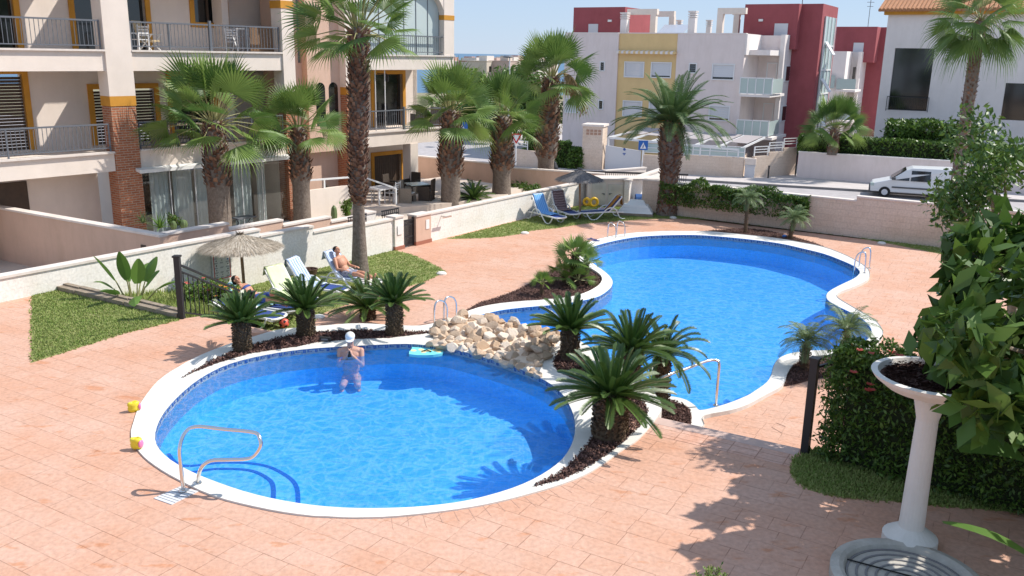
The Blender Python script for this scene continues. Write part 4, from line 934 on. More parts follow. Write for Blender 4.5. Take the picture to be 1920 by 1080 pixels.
# complex walls across the street
Wc = P(1203,322,RZ+.12).to_2d(); Wd = V2(.9515,-.3077); Fc = Frame(Wc, Wd); zb = RZ
def cw(name, label, cat='wall'): return wthing(name, label, cat, Wc, Wd)
t = cw('boundary_wall', 'pale block wall with white tube rail left of the chimney-like pier')
mb = MB(); a = Fc.V(962,278); b = Fc.V(1095,297); mb.hexa([(a[0],0,zb),(b[0],0,zb),(b[0],.25,zb),(a[0],.25,zb),(a[0],0,a[1]),(b[0],0,b[1]),(b[0],.25,b[1]),(a[0],.25,a[1])]); part(mb, 'wall_panel', M['block'], t)
def tuberail(t, s0, s1, z0, z1, y=.12):
    mb = MB(); n = max(1, round((s1-s0)/1.3))
    for k in range(n+1): x = s0+(s1-s0)*k/n; z = z0+(z1-z0)*k/n; mb.box(x-.03,x+.03,y-.03,y+.03,z,z+.62)
    for h in (.25,.42,.6): mb.bar((s0,y,z0+h),(s1,y,z1+h),.05,.05)
    part(mb, 'tube_rail', M['whitemetal'], t)
tuberail(t, Fc.V(962,278)[0], Fc.V(988,283)[0], a[1], a[1]-.1); tuberail(t, Fc.V(1055,290)[0], Fc.V(1094,295)[0], b[1]+.05, b[1])
t = cw('vent_pier', 'tall pale block pier with pierced vent grille at its head', 'pier')
a = Fc.V(1095,236); b = Fc.V(1131,236); mb = MB(); mb.box(a[0], b[0]+.05, -.3, 1.2, zb, a[1]); part(mb, 'pier', M['block'], t)
mb = MB(); mb.box(a[0]-.08, b[0]+.13, -.38, 1.28, a[1], a[1]+.14); part(mb, 'pier_cap', M['cap'], t)
mb = MB(); 
for i in range(4):
    for j in range(2): x = a[0]+.25+i*.27; mb.box(x, x+.2, -.315, -.301, a[1]-.55+j*.2, a[1]-.40+j*.2)
part(mb, 'vent_grille', mat('clay_grille', (.42,.25,.18), .9), t)
t = cw('sliding_gate', 'tall plain white gate panel with a small round blue badge', 'gate')
a = Fc.V(1133,272); b = Fc.V(1202,283); mb = MB(); mb.hexa([(a[0]+.1,-.02,zb),(b[0],-.02,zb),(b[0],.08,zb),(a[0]+.1,.08,zb),(a[0]+.1,-.02,a[1]),(b[0],-.02,b[1]),(b[0],.08,b[1]),(a[0]+.1,.08,a[1])]); part(mb, 'panel', M['shutter'], t)
q = Fc.V(1171,280); mb = MB(); n = 14; idx = [mb.av((q[0]+.09*math.cos(2*PI*k/n), -.03, q[1]+.09*math.sin(2*PI*k/n))) for k in range(n)]; mb.fi(idx); mb.box(q[0]-.10,q[0]+.10,-.03,-.021,q[1]-.30,q[1]-.24); mb.box(q[0]-.06,q[0]+.06,-.03,-.021,q[1]-.38,q[1]-.33); part(mb, 'badge', M['darkblue'], t)
t = cw('boundary_wall', 'pale rendered wall below the white pergola terrace')
a = Fc.V(1205,290); b = Fc.V(1291,292); c2 = Fc.V(1395,298)
mb = MB(); mb.box(a[0], b[0], 0, .25, zb, a[1]); mb.box(b[0], c2[0], 0, .25, zb, a[1]+.12); mb.box(c2[0]-.25, c2[0], .25, 3.0, zb, a[1]+.12); part(mb, 'wall_panel', M['block'], t)
t2_ = cw('glass_rail', 'white framed glass rail on the wall under the pergola', 'railing'); mb = MB(); mb.box(a[0], c2[0], .1, .12, a[1]+.15, a[1]+.75); part(mb, 'glass', M['frost'], t2_)
mb = MB()
for k in range(7): x = a[0]+(c2[0]-a[0])*k/6; mb.box(x-.03,x+.03,.07,.15,a[1],a[1]+.8)
for h in (.15,.45,.78): mb.box(a[0],c2[0],.06,.098,a[1]+h,a[1]+h+.05)
part(mb, 'rail_frame', M['whitemetal'], t2_)
# pergola
t = wthing('pergola', 'white slatted pergola with retractable shade panels in front of the pale block', 'pergola', Wc, Wd)
A_ = [Fc.V(1141,258,.1), Fc.V(1385,281,.1), Fc.V(1434,258,3.4), Fc.V(1210,241,3.4)]
pf = [Vector((A_[0][0],.1,A_[0][1])), Vector((A_[1][0],.1,A_[1][1]))]; pb = [Vector((A_[3][0],3.4,A_[3][1])), Vector((A_[2][0],3.4,A_[2][1]))]
mb = MB(); mb.bar(pf[0],pf[1],.1,.14); mb.bar(pb[0],pb[1],.1,.1)
for k in range(7): u = k/6; mb.bar(pf[0].lerp(pf[1],u), pb[0].lerp(pb[1],u), .09, .12)
for k in (0, 1.7, 3.0, 4.3, 6): q = pf[0].lerp(pf[1],k/6); mb.box(q.x-.05,q.x+.05,q.y-.05,q.y+.05,zb,q.z)
part(mb, 'pergola_frame', M['whitemetal'], t)
M['shade'] = mat('shade_cloth', (.40,.36,.36), .8)
mb = MB()
for k in range(6):
    u0, u1 = (k+.08)/6, (k+.92)/6; f = lambda u, v: pf[0].lerp(pf[1],u).lerp(pb[0].lerp(pb[1],u), v)+Vector((0,0,.10)); e = Vector((0,0,.02))
    for v0, v1 in ((.38,.98),): mb.hexa([f(u0,v0)-e,f(u1,v0)-e,f(u1,v1)-e,f(u0,v1)-e,f(u0,v0),f(u1,v0),f(u1,v1),f(u0,v1)])
o = part(mb, 'shade_panel', M['shade'], t)
# stepped side wall up the alley with rails
al0 = P(1412,333,RZ+.12).to_2d(); al1 = P(1492,327,RZ+.12).to_2d(); ad = (al1-al0).normalized(); aL = (al1-al0).length
t = wthing('stone_wall', 'pale stone wall climbing the side alley with white tube rails on its steps', 'wall', al0, ad)
for k in range(3):
    z = -1.42+k*.22; x0, x1 = aL*k/3, aL*(k+1)/3; mb = MB(); mb.box(x0, x1, 0, .25, RZ, z); part(mb, 'wall_panel', M['block'], t); tuberail(t, x0+.05, x1-.05, z, z)
t = wthing('utility_bin', 'light grey steel cabinet at the corner of the stone wall', 'cabinet', P(1404,333,RZ+.12), Wd)
mb = MB(); mb.box(-.3,.32,0,.5,RZ+.1,-2.05); mb.box(-.34,.36,-.04,.54,-2.05,-1.98); part(mb, 'cabinet', M['shutter'], t)
mb = MB(); mb.box(-.35,.37,-.05,.5,-1.96,-1.55); part(mb, 'lid', M['stucco'], t)
# right retaining wall
Wr = P(1493,332,RZ+.12).to_2d(); Wrd = V2(.8967,-.4427)
t = wthing('retaining_wall', 'long pale lilac retaining wall topped by a dark hedge across the road', 'wall', Wr, Wrd)
mb = MB(); mb.box(0, 22, 0, .3, RZ, -1.17); part(mb, 'wall_panel', M['mauve'], t)
mb = MB(); mb.box(-.03, 22, -.03, .33, -1.169, -1.10); part(mb, 'wall_cap', M['white_pink'], t)
# bollards
for i, (x, y) in enumerate(((1440,334),(1491,329))):
    p = P(x, y, RZ+.12); t = thing('street_post', ('short black street post on the sunlit pavement by the stone wall', 'tall black street post at the corner of the retaining wall')[i], 'post', p)
    mb = MB(); h = (.75, 1.5)[i]; mb.tube([(0,0,0),(0,0,h)], .05, 8); mb.tube([(0,0,h),(0,0,h+.06)], .065, 8); part(mb, 'post', M['blackmetal'], t)
# traffic signs
M['signblue'] = mat('sign_blue', (.02,.12,.42), .5)
def sign(x, yb, yt, zg, label, kind, w=.6):
    p = P(x, yb, zg); k = 1650/((p-EYE).dot(FW)); h = (yb-yt)/k
    t = thing('traffic_sign', label, 'sign', p, math.atan2(p.x, -p.y)*0+.0)
    mb = MB(); mb.tube([(0,0,0),(0,0,h)], .04, 8); part(mb, 'pole', M['whitemetal'], t)
    mb = MB()
    if kind == 'square': mb.box(-w/2,w/2,-.06,-.045,h-w,h)
    else: mb.hexa([(0,-.06,h-w*.9),(0.01,-.06,h-w*.9),(.01,-.045,h-w*.9),(0,-.045,h-w*.9),(-w/2,-.06,h),(w/2,-.06,h),(w/2,-.045,h),(-w/2,-.045,h)])
    pl = part(mb, 'sign_plate', M['signblue'] if kind == 'square' else M['signred'], t)
    mb = MB()
    if kind == 'square':
        a = [(-w*.33,h-w*.85),(w*.33,h-w*.85),(0,h-w*.18)]; idx = [mb.av((q[0],-.064,q[1])) for q in a]; mb.fi(idx)
    else:
        a = [(-w*.3,h-w*.12),(0,h-w*.66),(w*.3,h-w*.12)]; idx = [mb.av((q[0],-.064,q[1])) for q in a]; mb.fi(idx)
    s_ = part(mb, 'sign_face', M['plastic'], pl)
    if kind == 'square':
        mb = MB(); mb.bar((0,-.068,h-w*.75),(w*.08,-.068,h-w*.35),.02,.06); mb.bar((-w*.1,-.068,h-w*.8),(0,-.068,h-w*.5),.02,.04); part(mb, 'pictogram', M['darkblue'], pl)
    return t
sign(867,304,230,RZ,'blue square crossing sign on a pole behind the shaggy palm by the bend','square',.75)
sign(967,310,251,RZ+.12,'red and white give-way triangle on a white pole','tri',.8)
sign(1203,324,264,RZ+.12,'blue square pedestrian crossing sign in front of the white panel','square',.62)
p = P(953,275,RZ); t = thing('street_lamp', 'slim street lamp with flat dark head rising behind the palms', 'street lamp', (p.x, p.y, RZ)); k = 1650/((p-EYE).dot(FW)); h = (275-112)/k
mb = MB(); mb.tube([(0,0,0),(0,0,h)], [.09,.05], 8); part(mb, 'pole', M['whitemetal'], t)
mb = MB(); mb.lathe([(0,.12),(.3,.1),(.42,0),(.38,-.06),(0,-.1)], (-.15,0,h), 14); part(mb, 'lamp_head', M['greymetal'], t)
p = P(1046,326,RZ+.12); t = thing('fire_hydrant', 'dark street pump with a yellow bucket hung on it behind the palms', 'hydrant', (2.0,44.2,-2.0))
mb = MB(); mb.lathe([(0,0),(.18,0),(.14,.3),(.14,1.0),(.2,1.1),(.2,1.25),(.1,1.5),(0,1.55)], (0,0,0), 10); part(mb, 'hydrant_body', M['blackmetal'], t)
mb = MB(); mb.lathe([(0,0),(.13,0),(.17,.24)], (-.05,-.25,.62), 10); part(mb, 'bucket', mat('yellow_plastic', (.75,.50,.03), .5), t)
# ---- van
pv = P(1657,370,RZ); vd = V2(.93,-.37).normalized(); 
t = thing('white_van', 'white van with dark bumpers parked by the far kerb at the right', 'van', (pv.x, pv.y, RZ), math.atan2(vd.y, vd.x))
prof = [(-.78,.32),(-.80,.62),(-.72,.78),(.02,.98),(.30,1.06),(1.05,1.62),(1.35,1.74),(3.6,1.78),(3.78,1.55),(3.86,.9),(3.86,.32)]
mb = MB(); L_ = []; 
for y, ins in ((0,.0),(1.78,.0)):
    L_.append([mb.av((x, y+(.12 if (z > 1.1 and y == 0) else (-.12 if z > 1.1 else 0)), z)) for x, z in prof])
n = len(prof)
for i in range(n): mb.fi([L_[0][i], L_[0][(i+1)%n], L_[1][(i+1)%n], L_[1][i]])
mb.fi(L_[0][::-1]); mb.fi(L_[1]); vb = part(mb, 'body', mat('van_paint', (.68,.69,.70), .3, spec=.6), t)
bv = vb.modifiers.new('b','BEVEL'); bv.width = .05; bv.segments = 3
mb = MB(); mb.hexa([(.42,-.002,1.02),(1.22,-.002,1.02),(1.22,.11,1.60),(1.06,.10,1.56),(.42,.06,1.08),(1.22,.06,1.08),(1.22,.15,1.60),(1.06,.15,1.56)]); mb.hexa([(1.30,-.002,1.02),(2.3,-.002,1.02),(2.3,.09,1.60),(1.30,.09,1.60),(1.3,.06,1.02),(2.3,.06,1.02),(2.3,.15,1.6),(1.3,.15,1.6)])
part(mb, 'side_window', M['darkglass'], t)
mb = MB(); mb.hexa([(.30,.12,1.085),(.30,1.66,1.085),(1.03,1.6,1.63),(1.03,.2,1.63),(.26,.12,1.10),(.26,1.66,1.10),(1.0,1.6,1.65),(1.0,.2,1.65)]); part(mb, 'windscreen', M['darkglass'], t)
M['vangrey'] = mat('grey_plastic', (.09,.09,.095), .6)
mb = MB(); mb.box(-.86,-.70,.02,1.76,.28,.58); mb.box(.35,2.8,-.03,.0,.58,.66); part(mb, 'bumper', M['vangrey'], t)
mb = MB(); mb.box(-.80,-.60,-.015,.3,.64,.80); part(mb, 'headlight', M['frost'], t)
for x in (0, 2.85):
    for y in (-.02, 1.62):
        mb = MB(); mb.tube([(x,y,.31),(x,y+.2,.31)], .31, 20); w_ = part(mb, 'wheel', M['black'], t); mb = MB(); mb.tube([(x,y-.012,.31),(x,y+.02,.31)], .17, 14); part(mb, 'rim', M['shutter'], w_)

mb = MB(); mb.box(.30,.50,-.20,-.02,1.05,1.20); part(mb, 'wing_mirror', M['vangrey'], t)
# ------------------------------------------------------------------ vegetation
UPZ = Vector((0,0,1))
def rnd(a, b): return R.uniform(a, b)
def fan_leaf(mb, pm, O, az, el, pl, rad, nseg=28, droop=.25, var=.6, spread=1.6):
    D = Vector((math.cos(az)*math.cos(el), math.sin(az)*math.cos(el), math.sin(el)))
    D2 = (D+Vector((0,0,-.35*droop-.1*math.cos(el)))).normalized()
    hub = O+D*pl*.5+D2*pl*.5
    pm.tube([O, O+D*pl*.5, hub], [.022,.016,.010], 4, cap=False)
    S = D2.cross(UPZ); S = S.normalized() if S.length > .05 else Vector((1,0,0)); N = S.cross(D2).normalized()
    roll = rnd(-.95,.95); S2 = S*math.cos(roll)+N*math.sin(roll); N2 = N*math.cos(roll)-S*math.sin(roll); S, N = S2, N2
    da = 2*spread/nseg
    for k in range(nseg):
        a = -spread+(k+.5)*da; L = rad*(1-.30*(abs(a)/spread)**1.6)*rnd(.9,1.05)
        cup = -.10+.25*(abs(a)/spread)
        d = (D2*math.cos(a)+S*math.sin(a)+N*-cup).normalized(); s = (S*math.cos(a)-D2*math.sin(a))
        wm = math.tan(da/2)*L*.55*.92
        mid = hub+d*L*.52; tipb = hub+d*L*.80+Vector((0,0,-L*.05*droop)); tip = hub+d*L*rnd(.95,1.03)+Vector((0,0,-L*rnd(.1,.35)*droop))
        pk = N*wm*.5; mb.cur = min(1, max(0, var+rnd(-.12,.12)))
        h = mb.av(hub); l = mb.av(mid-s*wm); c = mb.av(mid+pk); r_ = mb.av(mid+s*wm)
        tl = mb.av(tipb-s*wm*.35); tr = mb.av(tipb+s*wm*.35); mb.cur = min(1, mb.cur+.2); tp = mb.av(tip)
        mb.fi([h,l,c]); mb.fi([h,c,r_]); mb.fi([l,tl,tr,c]); mb.fi([c,tr,r_]); mb.fi([tl,tp,tr])
def boots(mb, prof, z0, z1, n, size, tilt=.5):
    def rad(z):
        for (ra, za), (rb, zb) in zip(prof, prof[1:]):
            if za <= z <= zb: return ra+(rb-ra)*(z-za)/(zb-za)
        return prof[-1][0]
    for k in range(n):
        z = z0+(z1-z0)*(k+R.random())/n; a = k*2.39996+rnd(-.25,.25); r_ = rad(z)*.96; s = size*rnd(.6,1.3)
        o = Vector((math.cos(a)*r_, math.sin(a)*r_, z)); out = Vector((math.cos(a), math.sin(a), 0)); tan = Vector((-math.sin(a), math.cos(a), 0))
        e = (UPZ*rnd(.5,1)+out*tilt*rnd(.6,1.3)+tan*rnd(-.25,.25)).normalized(); w = s*.42; mb.cur = R.random()
        i = [mb.av(o-tan*w), mb.av(o+tan*w), mb.av(o+tan*w*.45+e*s), mb.av(o-tan*w*.45+e*s), mb.av(o+out*.03+e*s*.5)]
        mb.fi([i[0],i[1],i[4]]); mb.fi([i[1],i[2],i[4]]); mb.fi([i[2],i[3],i[4]]); mb.fi([i[3],i[0],i[4]])
def lean(mb, dx, dy, H):
    for i, v in enumerate(mb.v):
        u = max(0, v[2])/H; mb.v[i] = (v[0]+dx*u*u, v[1]+dy*u*u, v[2])
def fan_palm(px_, py_, z, label, H, prof, zsmooth, nl, pl, rad, seed, up=.5, ln=(0,0), nb=260, bsz=.17, dryp=0, group=None):
    R.seed(seed); p = P(px_, py_, z); t = thing('fan_palm', label, 'palm tree', p, group=group)
    mb = MB(); mb.lathe(prof+[(prof[-1][0]*.5, H+.12), (0, H+.15)], n=18); lean(mb, *ln, H)
    tr = part(mb, 'trunk', M['greytrunk'], t, smooth=True)
    mb = MB(); boots(mb, prof, zsmooth, H, nb, bsz, .55); lean(mb, *ln, H); part(mb, 'leaf_bases', M['shag'], tr)
    lm, pm, dm = MB(), MB(), MB(); O0 = Vector((ln[0], ln[1], H))
    for k in range(nl):
        u = (k+.5)/nl; el = 1.48-1.68*u**1.15+rnd(-.14,.14); az = k*2.39996+rnd(-.25,.25)
        O = O0+Vector((math.cos(az)*.1, math.sin(az)*.1, .15-.25*u))
        s = rnd(.92,1.2)
        fan_leaf(lm, pm, O, az, el, pl*s*(1 if u > .2 else .85), rad*s*.92, 24, .12+1.0*u*u, rnd(.05,.95)*(.6+.4*(1-u))+(.2 if u > .85 else 0))
    cr = part(lm, 'crown', M['palmleaf'], t); part(pm, 'leaf_stalks', M['petiole'], cr)
    if dryp:
        for k in range(dryp):
            az = rnd(-.9,.9); o = O0; path = [o+Vector((math.cos(az)*q*1.9, math.sin(az)*q*1.0, .35*math.sin(q*3)-1.1*q*q*q)) for q in [j/8 for j in range(9)]]
            dm.tube(path, .02, 4)
            for j in range(46):
                q = rnd(.45,1)*8; i = min(7, int(q)); c = path[i].lerp(path[i+1], q-i); mb2 = dm; e = Vector((rnd(-.22,.22), rnd(-.22,.22), rnd(-.7,-.15)))
                dm.bar(c, c+e, .018, .018)
                for _ in range(3): c2 = c+e*rnd(.3,1); s_ = .03; dm.face([c2+Vector((-s_,0,-s_)), c2+Vector((s_,0,-s_)), c2+Vector((s_,0,s_)), c2+Vector((-s_,0,s_))])
        part(dm, 'flower_stalks', M['dry'], t)
    return t
def frond(mb, O, az, el, L, ll, n, curve, w, var, vang=.35, tw=0.0, base=.12, endf=2.6):
    D = Vector((math.cos(az)*math.cos(el), math.sin(az)*math.cos(el), math.sin(el))); p = O.copy(); st = L/14; pts = [p.copy()]
    side0 = Vector((-math.sin(az), math.cos(az), 0))
    for k in range(14):
        D = (D+Vector((0,0,-curve*(.4+.9*k/14)/14))).normalized(); p = p+D*st; pts.append(p.copy())
    mb.cur = var*.8; mb.tube(pts, [.014*(L/.9)*(1-.75*k/14) for k in range(15)], 3, cap=False)
    for k in range(n):
        u = base+(1-base)*(k+.5)/n; i = min(13, int(u*14)); q = pts[i].lerp(pts[i+1], u*14-i); T = (pts[i+1]-pts[i]).normalized()
        N = side0.cross(T); N = -N if N.z < 0 else N; prof = min(1, u*3.5+.35)*min(1, (1-u)*endf+.30); l = ll*prof*rnd(.9,1.08)
        fwd = .45+.9*u
        for sg in (-1, 1):
            d = (side0*sg*math.cos(vang)+N*math.sin(vang)+T*fwd*.7+Vector((0,0,-tw*rnd(.5,1)))).normalized(); mb.cur = min(1, max(0, var+rnd(-.15,.15)))
            e = T*w; m = q+d*l*.45; mb.fi([mb.av(q-e*.6), mb.av(m-e), mb.av(q+d*l+Vector((0,0,-tw*l*.4))), mb.av(m+e)])
def cycad(px_, py_, z, label, H, r0, nf, L, ll, seed, emax=1.45, emin=.32, group=None, curve=.85, ln=(0,0), name='cycad', bare=False, w=.010, npair=40):
    R.seed(seed); p = P(px_, py_, z); t = thing(name, label, 'cycad palm', p, group=group)
    if H > 0:
        prof = [(r0*1.08,-.05),(r0*1.0,.08),(r0*.95,H*.4),(r0,H*.8),(r0*.9,H)]
        mb = MB(); mb.lathe(prof+[(0,H+.05)], n=16); lean(mb, *ln, H); tr = part(mb, 'trunk', M['fibre'], t, smooth=True)
        mb = MB(); boots(mb, prof, .0, H, 420, r0*.32, .9); lean(mb, *ln, H); part(mb, 'leaf_bases', M['fibre'], tr)
    mb = MB(); O = Vector((ln[0],ln[1],H))
    for k in range(nf):
        u = (k+.5)/nf; az = k*2.39996+rnd(-.12,.12); el = emax-(emax-emin)*u**.9+rnd(-.10,.10)
        frond(mb, O+Vector((math.cos(az)*r0*.4, math.sin(az)*r0*.4, 0)), az, el, L*rnd(.9,1.06)*(.78+.22*u), ll*.62, int(npair*1.25), curve*.75*rnd(.8,1.2), w, .2+.5*u**1.3+rnd(-.12,.12), .55, 0, .10, 5.5)
    part(mb, 'crown', M['cycad'], t); return t
palm_g = None
pA_ = P(416,456,GZ); fan_palm(416,456,GZ,'bushy fan palm in front of the left balcony, nearest the brick corner pillar',3.62,[(.37,-.1),(.34,.5),(.33,1.5),(.36,2.2),(.30,3.0),(.24,3.62)],1.75,40,1.05,1.05,11,nb=240)
fan_palm(568,431,GZ,'fan palm with reddish boots beside the second brick pillar',3.3,[(.31,-.1),(.29,.5),(.28,1.5),(.33,1.75),(.29,2.5),(.21,3.3)],1.65,34,.72,.86,12,nb=220)
fan_palm(675,510,LZ,'tallest shaggy fan palm rising from the lawn past the top of the frame',6.0,[(.25,-.05),(.21,.3),(.17,1.0),(.145,1.8),(.19,2.1),(.20,3.5),(.22,5.2),(.23,6.0)],1.75,44,.84,.90,13,nb=640,bsz=.15,ln=(.12,0))
fan_palm(845,388,GZ,'fan palm at the patio corner right of the wicker chairs',3.6,[(.42,-.1),(.38,.4),(.36,1.0),(.46,1.5),(.45,2.2),(.34,3.0),(.28,3.6)],1.15,40,.92,1.08,14,nb=300,bsz=.2)
fan_palm(940,372,GZ,'shorter fan palm between the patio palm and the taller one',3.25,[(.42,-.1),(.38,.5),(.36,1.0),(.46,1.4),(.42,2.2),(.30,3.25)],1.15,36,.85,1.05,15,nb=280,bsz=.2)
fan_palm(1022,352,GZ,'fan palm with straw flower stalks hanging toward the pale block',4.75,[(.42,-.1),(.38,.5),(.36,1.2),(.48,1.6),(.47,2.4),(.42,3.2),(.30,4.75)],1.3,40,1.02,1.18,16,nb=380,bsz=.22,ln=(.15,0),dryp=4)
fan_palm(1560,290,-1.2,'dark fan palm behind the hedge of the retaining wall',1.6,[(.35,0),(.3,.8),(.28,1.6)],.1,44,1.1,1.15,17,nb=120,bsz=.2)
# fan palm hanging in from the upper right (its trunk stands right of the old frame edge)
R.seed(5)
pr = PD(1838, 40, 36); t = thing('fan_palm', 'fan palm leaning in at the upper right in front of the white house', 'palm tree', (pr.x, pr.y, RZ))
Hh = pr.z-RZ; mb = MB(); mb.lathe([(.30,0),(.24,1.5),(.23,Hh*.5),(.25,Hh)], n=16); tr = part(mb, 'trunk', M['greytrunk'], t, smooth=True)
mb = MB(); boots(mb, [(.19,1.5),(.2,Hh)], 1.8, Hh, 420, .16); part(mb, 'leaf_bases', M['shag'], tr)
lm, pm = MB(), MB()
for k in range(36):
    u = (k+.5)/36; az = k*2.39996; fan_leaf(lm, pm, Vector((0,0,Hh)), az, 1.4-2.1*u, 1.1, 1.35, 28, .5+1.6*u, .3+.4*(1-u))
cr = part(lm, 'crown', M['palmleaf'], t); part(pm, 'leaf_stalks', M['petiole'], cr)
# date palm by the lawn
R.seed(21); p = P(1250,403,LZ); t = thing('date_palm', 'stout date palm with pineapple-like trunk beside the clipped creeper', 'palm tree', p)
prof = [(.40,-.05),(.36,.3),(.30,1.0),(.30,1.5),(.38,2.1),(.44,2.6),(.40,3.0),(.28,3.3)]
mb = MB(); mb.lathe(prof+[(0,3.45)], n=20); tr = part(mb, 'trunk', M['greytrunk'], t, smooth=True)
mb = MB(); boots(mb, prof, .05, 1.5, 330, .11, .25); boots(mb, prof, 1.4, 3.3, 420, .14, .7); part(mb, 'leaf_bases', M['shag'], tr)
mb = MB()
for k in range(58):
    u = (k+.5)/58; az = k*2.39996; el = 1.42-1.38*u**.9+rnd(-.1,.1)
    frond(mb, Vector((math.cos(az)*.18, math.sin(az)*.18, 3.3)), az, el, 2.3*rnd(.9,1.08)*(.8+.2*u), .33, 74, 1.45*rnd(.75,1.25), .013, .2+.6*R.random(), .30, .2, .1)
cr = part(mb, 'crown', M['featherleaf'], t)
mb = MB()
for k in range(16):
    az = rnd(0,6.28); e = Vector((math.cos(az)*rnd(.3,.7), math.sin(az)*rnd(.3,.7), rnd(-.1,.4))); mb.tube([Vector((0,0,3.2)), Vector((0,0,3.3))+e*.6, Vector((0,0,3.2))+e], .02, 4)
part(mb, 'fruit_stalks', mat('orange_stalk', (.50,.26,.04), .7), t)
# pygmy date palms
def pygmy(px_, py_, z, label, H, r0, L, seed, ln=(0,0)):
    R.seed(seed); p = P(px_, py_, z); t = thing('pygmy_palm', label, 'palm tree', p); prof = [(r0*1.2,-.03),(r0,.1),(r0,H)]
    mb = MB(); mb.lathe(prof+[(0,H+.05)], n=12); lean(mb,*ln,H); tr = part(mb, 'trunk', M['fibre'], t, smooth=True)
    mb = MB(); boots(mb, prof, 0, H, 110, r0*.6, .8); lean(mb,*ln,H); part(mb, 'leaf_bases', M['shag'], tr)
    mb = MB()
    for k in range(30):
        u = (k+.5)/30; az = k*2.39996; frond(mb, Vector((ln[0],ln[1],H)), az, 1.35-1.15*u+rnd(-.1,.1), L*rnd(.85,1.1), L*.24, 26, 2.2, .006+.003*L, .35+.4*(1-u), .3, .5, .18)
    part(mb, 'crown', M['pygmy'], t); return t
pygmy(1397,437,LZ,'small slim palm on the far pool edge in front of the creeper',1.1,.055,.62,31)
pygmy(1481,448,LZ,'small leaning palm on the far pool edge nearer the right ladder',.62,.07,.62,32,(.08,0))
pygmy(1507,692,LZ,'small palm in the mulch bed left of the flowering hedge',.50,.075,.62,33)
pygmy(1578,705,LZ,'small palm rising just behind the flowering hedge',.85,.07,.62,34)
# cycads
cycad(455,655,.02,'leftmost cycad in the curved mulch strip, its shadow on the deck',.46,.125,44,.62,.13,41,emin=.22,curve=.7)
cycad(574,627,.02,'cycad in the mulch strip between the ball and the low cycad',.44,.13,46,.72,.14,42,emin=.22,curve=.7)
cycad(740,626,.02,'cycad in the mulch strip nearest the left pool ladder',.55,.125,46,.64,.13,43,emin=.22,curve=.7)
cycad(690,598,LZ,'low trunkless cycad behind the mulch strip',.25,.14,44,.92,.16,44,emin=-.1,curve=.9)
cycad(1068,668,.05,'cycad by the boulders at the neck between the two pools',.44,.13,46,.72,.14,45,emin=.15,curve=.8)
cycad(1143,812,.05,'largest cycad, front and centre in the right mulch bed',.52,.20,54,.80,.15,46,emin=-.15,w=.011)
cycad(1180,745,-.3,'cycad right behind the largest one',.75,.15,46,.78,.15,47,emin=-.05)
cycad(1237,768,LZ,'leaning cycad whose fronds arch toward the pool handrail',.95,.13,34,.85,.15,48,emin=-.1,curve=2.2,ln=(-.02,0))
cycad(888,384,GZ,'small cycad on the terrace behind the white wall beside a fan palm',.25,.16,34,.95,.18,49,emin=0,curve=1.2,w=.016,npair=30)
# multi-stem dwarf palm in the far mulch bed
R.seed(51); p = P(1078,532,LZ); t = thing('dwarf_fan_palm', 'clump of dwarf fan palms with dark stems in the far mulch bed', 'palm tree', p)
for (dx, dy, H, r0, lx, nl, rad) in ((0,0,.72,.10,-.02,16,.42),(.16,-.1,.55,.07,.10,10,.32),(-.2,-.05,.22,.06,-.1,9,.32),(.05,-.25,.15,.05,0,9,.34)):
    prof = [(r0,-.03),(r0,H*.5),(r0*.75,H)]; mb = MB(); mb.lathe(prof+[(0,H+.02)], n=10); lean(mb, lx, 0, H)
    mb.v = [(v[0]+dx, v[1]+dy, v[2]) for v in mb.v]; tr = part(mb, 'trunk', M['fibre'], t, smooth=True)
    mb = MB(); boots(mb, prof, 0, H, int(90*H/.5)+20, .06, .8); lean(mb, lx, 0, H); mb.v = [(v[0]+dx, v[1]+dy, v[2]) for v in mb.v]; part(mb, 'leaf_bases', M['fibre'], tr)
    lm, pm = MB(), MB()
    for k in range(nl): u = (k+.5)/nl; fan_leaf(lm, pm, Vector((dx+lx,dy,H)), k*2.4, 1.4-1.5*u, .26, rad, 18, .3, .5+.4*(1-u), 1.7)
    cr = part(lm, 'crown', M['brightleaf'] if H < .6 else M['palmleaf'], t); part(pm, 'leaf_stalks', M['petiole'], cr)
R.seed(52); p = P(1016,553,LZ); t = thing('dwarf_fan_palm', 'single small dwarf fan palm left of the clump in the mulch bed', 'palm tree', p)
mb = MB(); mb.lathe([(.05,-.03),(.045,.3),(0,.33)], n=10); part(mb, 'trunk', M['fibre'], t, smooth=True)
lm, pm = MB(), MB()
for k in range(11): u = (k+.5)/11; fan_leaf(lm, pm, Vector((0,0,.3)), k*2.4, 1.4-1.4*u, .14, .24, 16, .3, .8, 1.6)
cr = part(lm, 'crown', M['brightleaf'], t); part(pm, 'leaf_stalks', M['petiole'], cr)
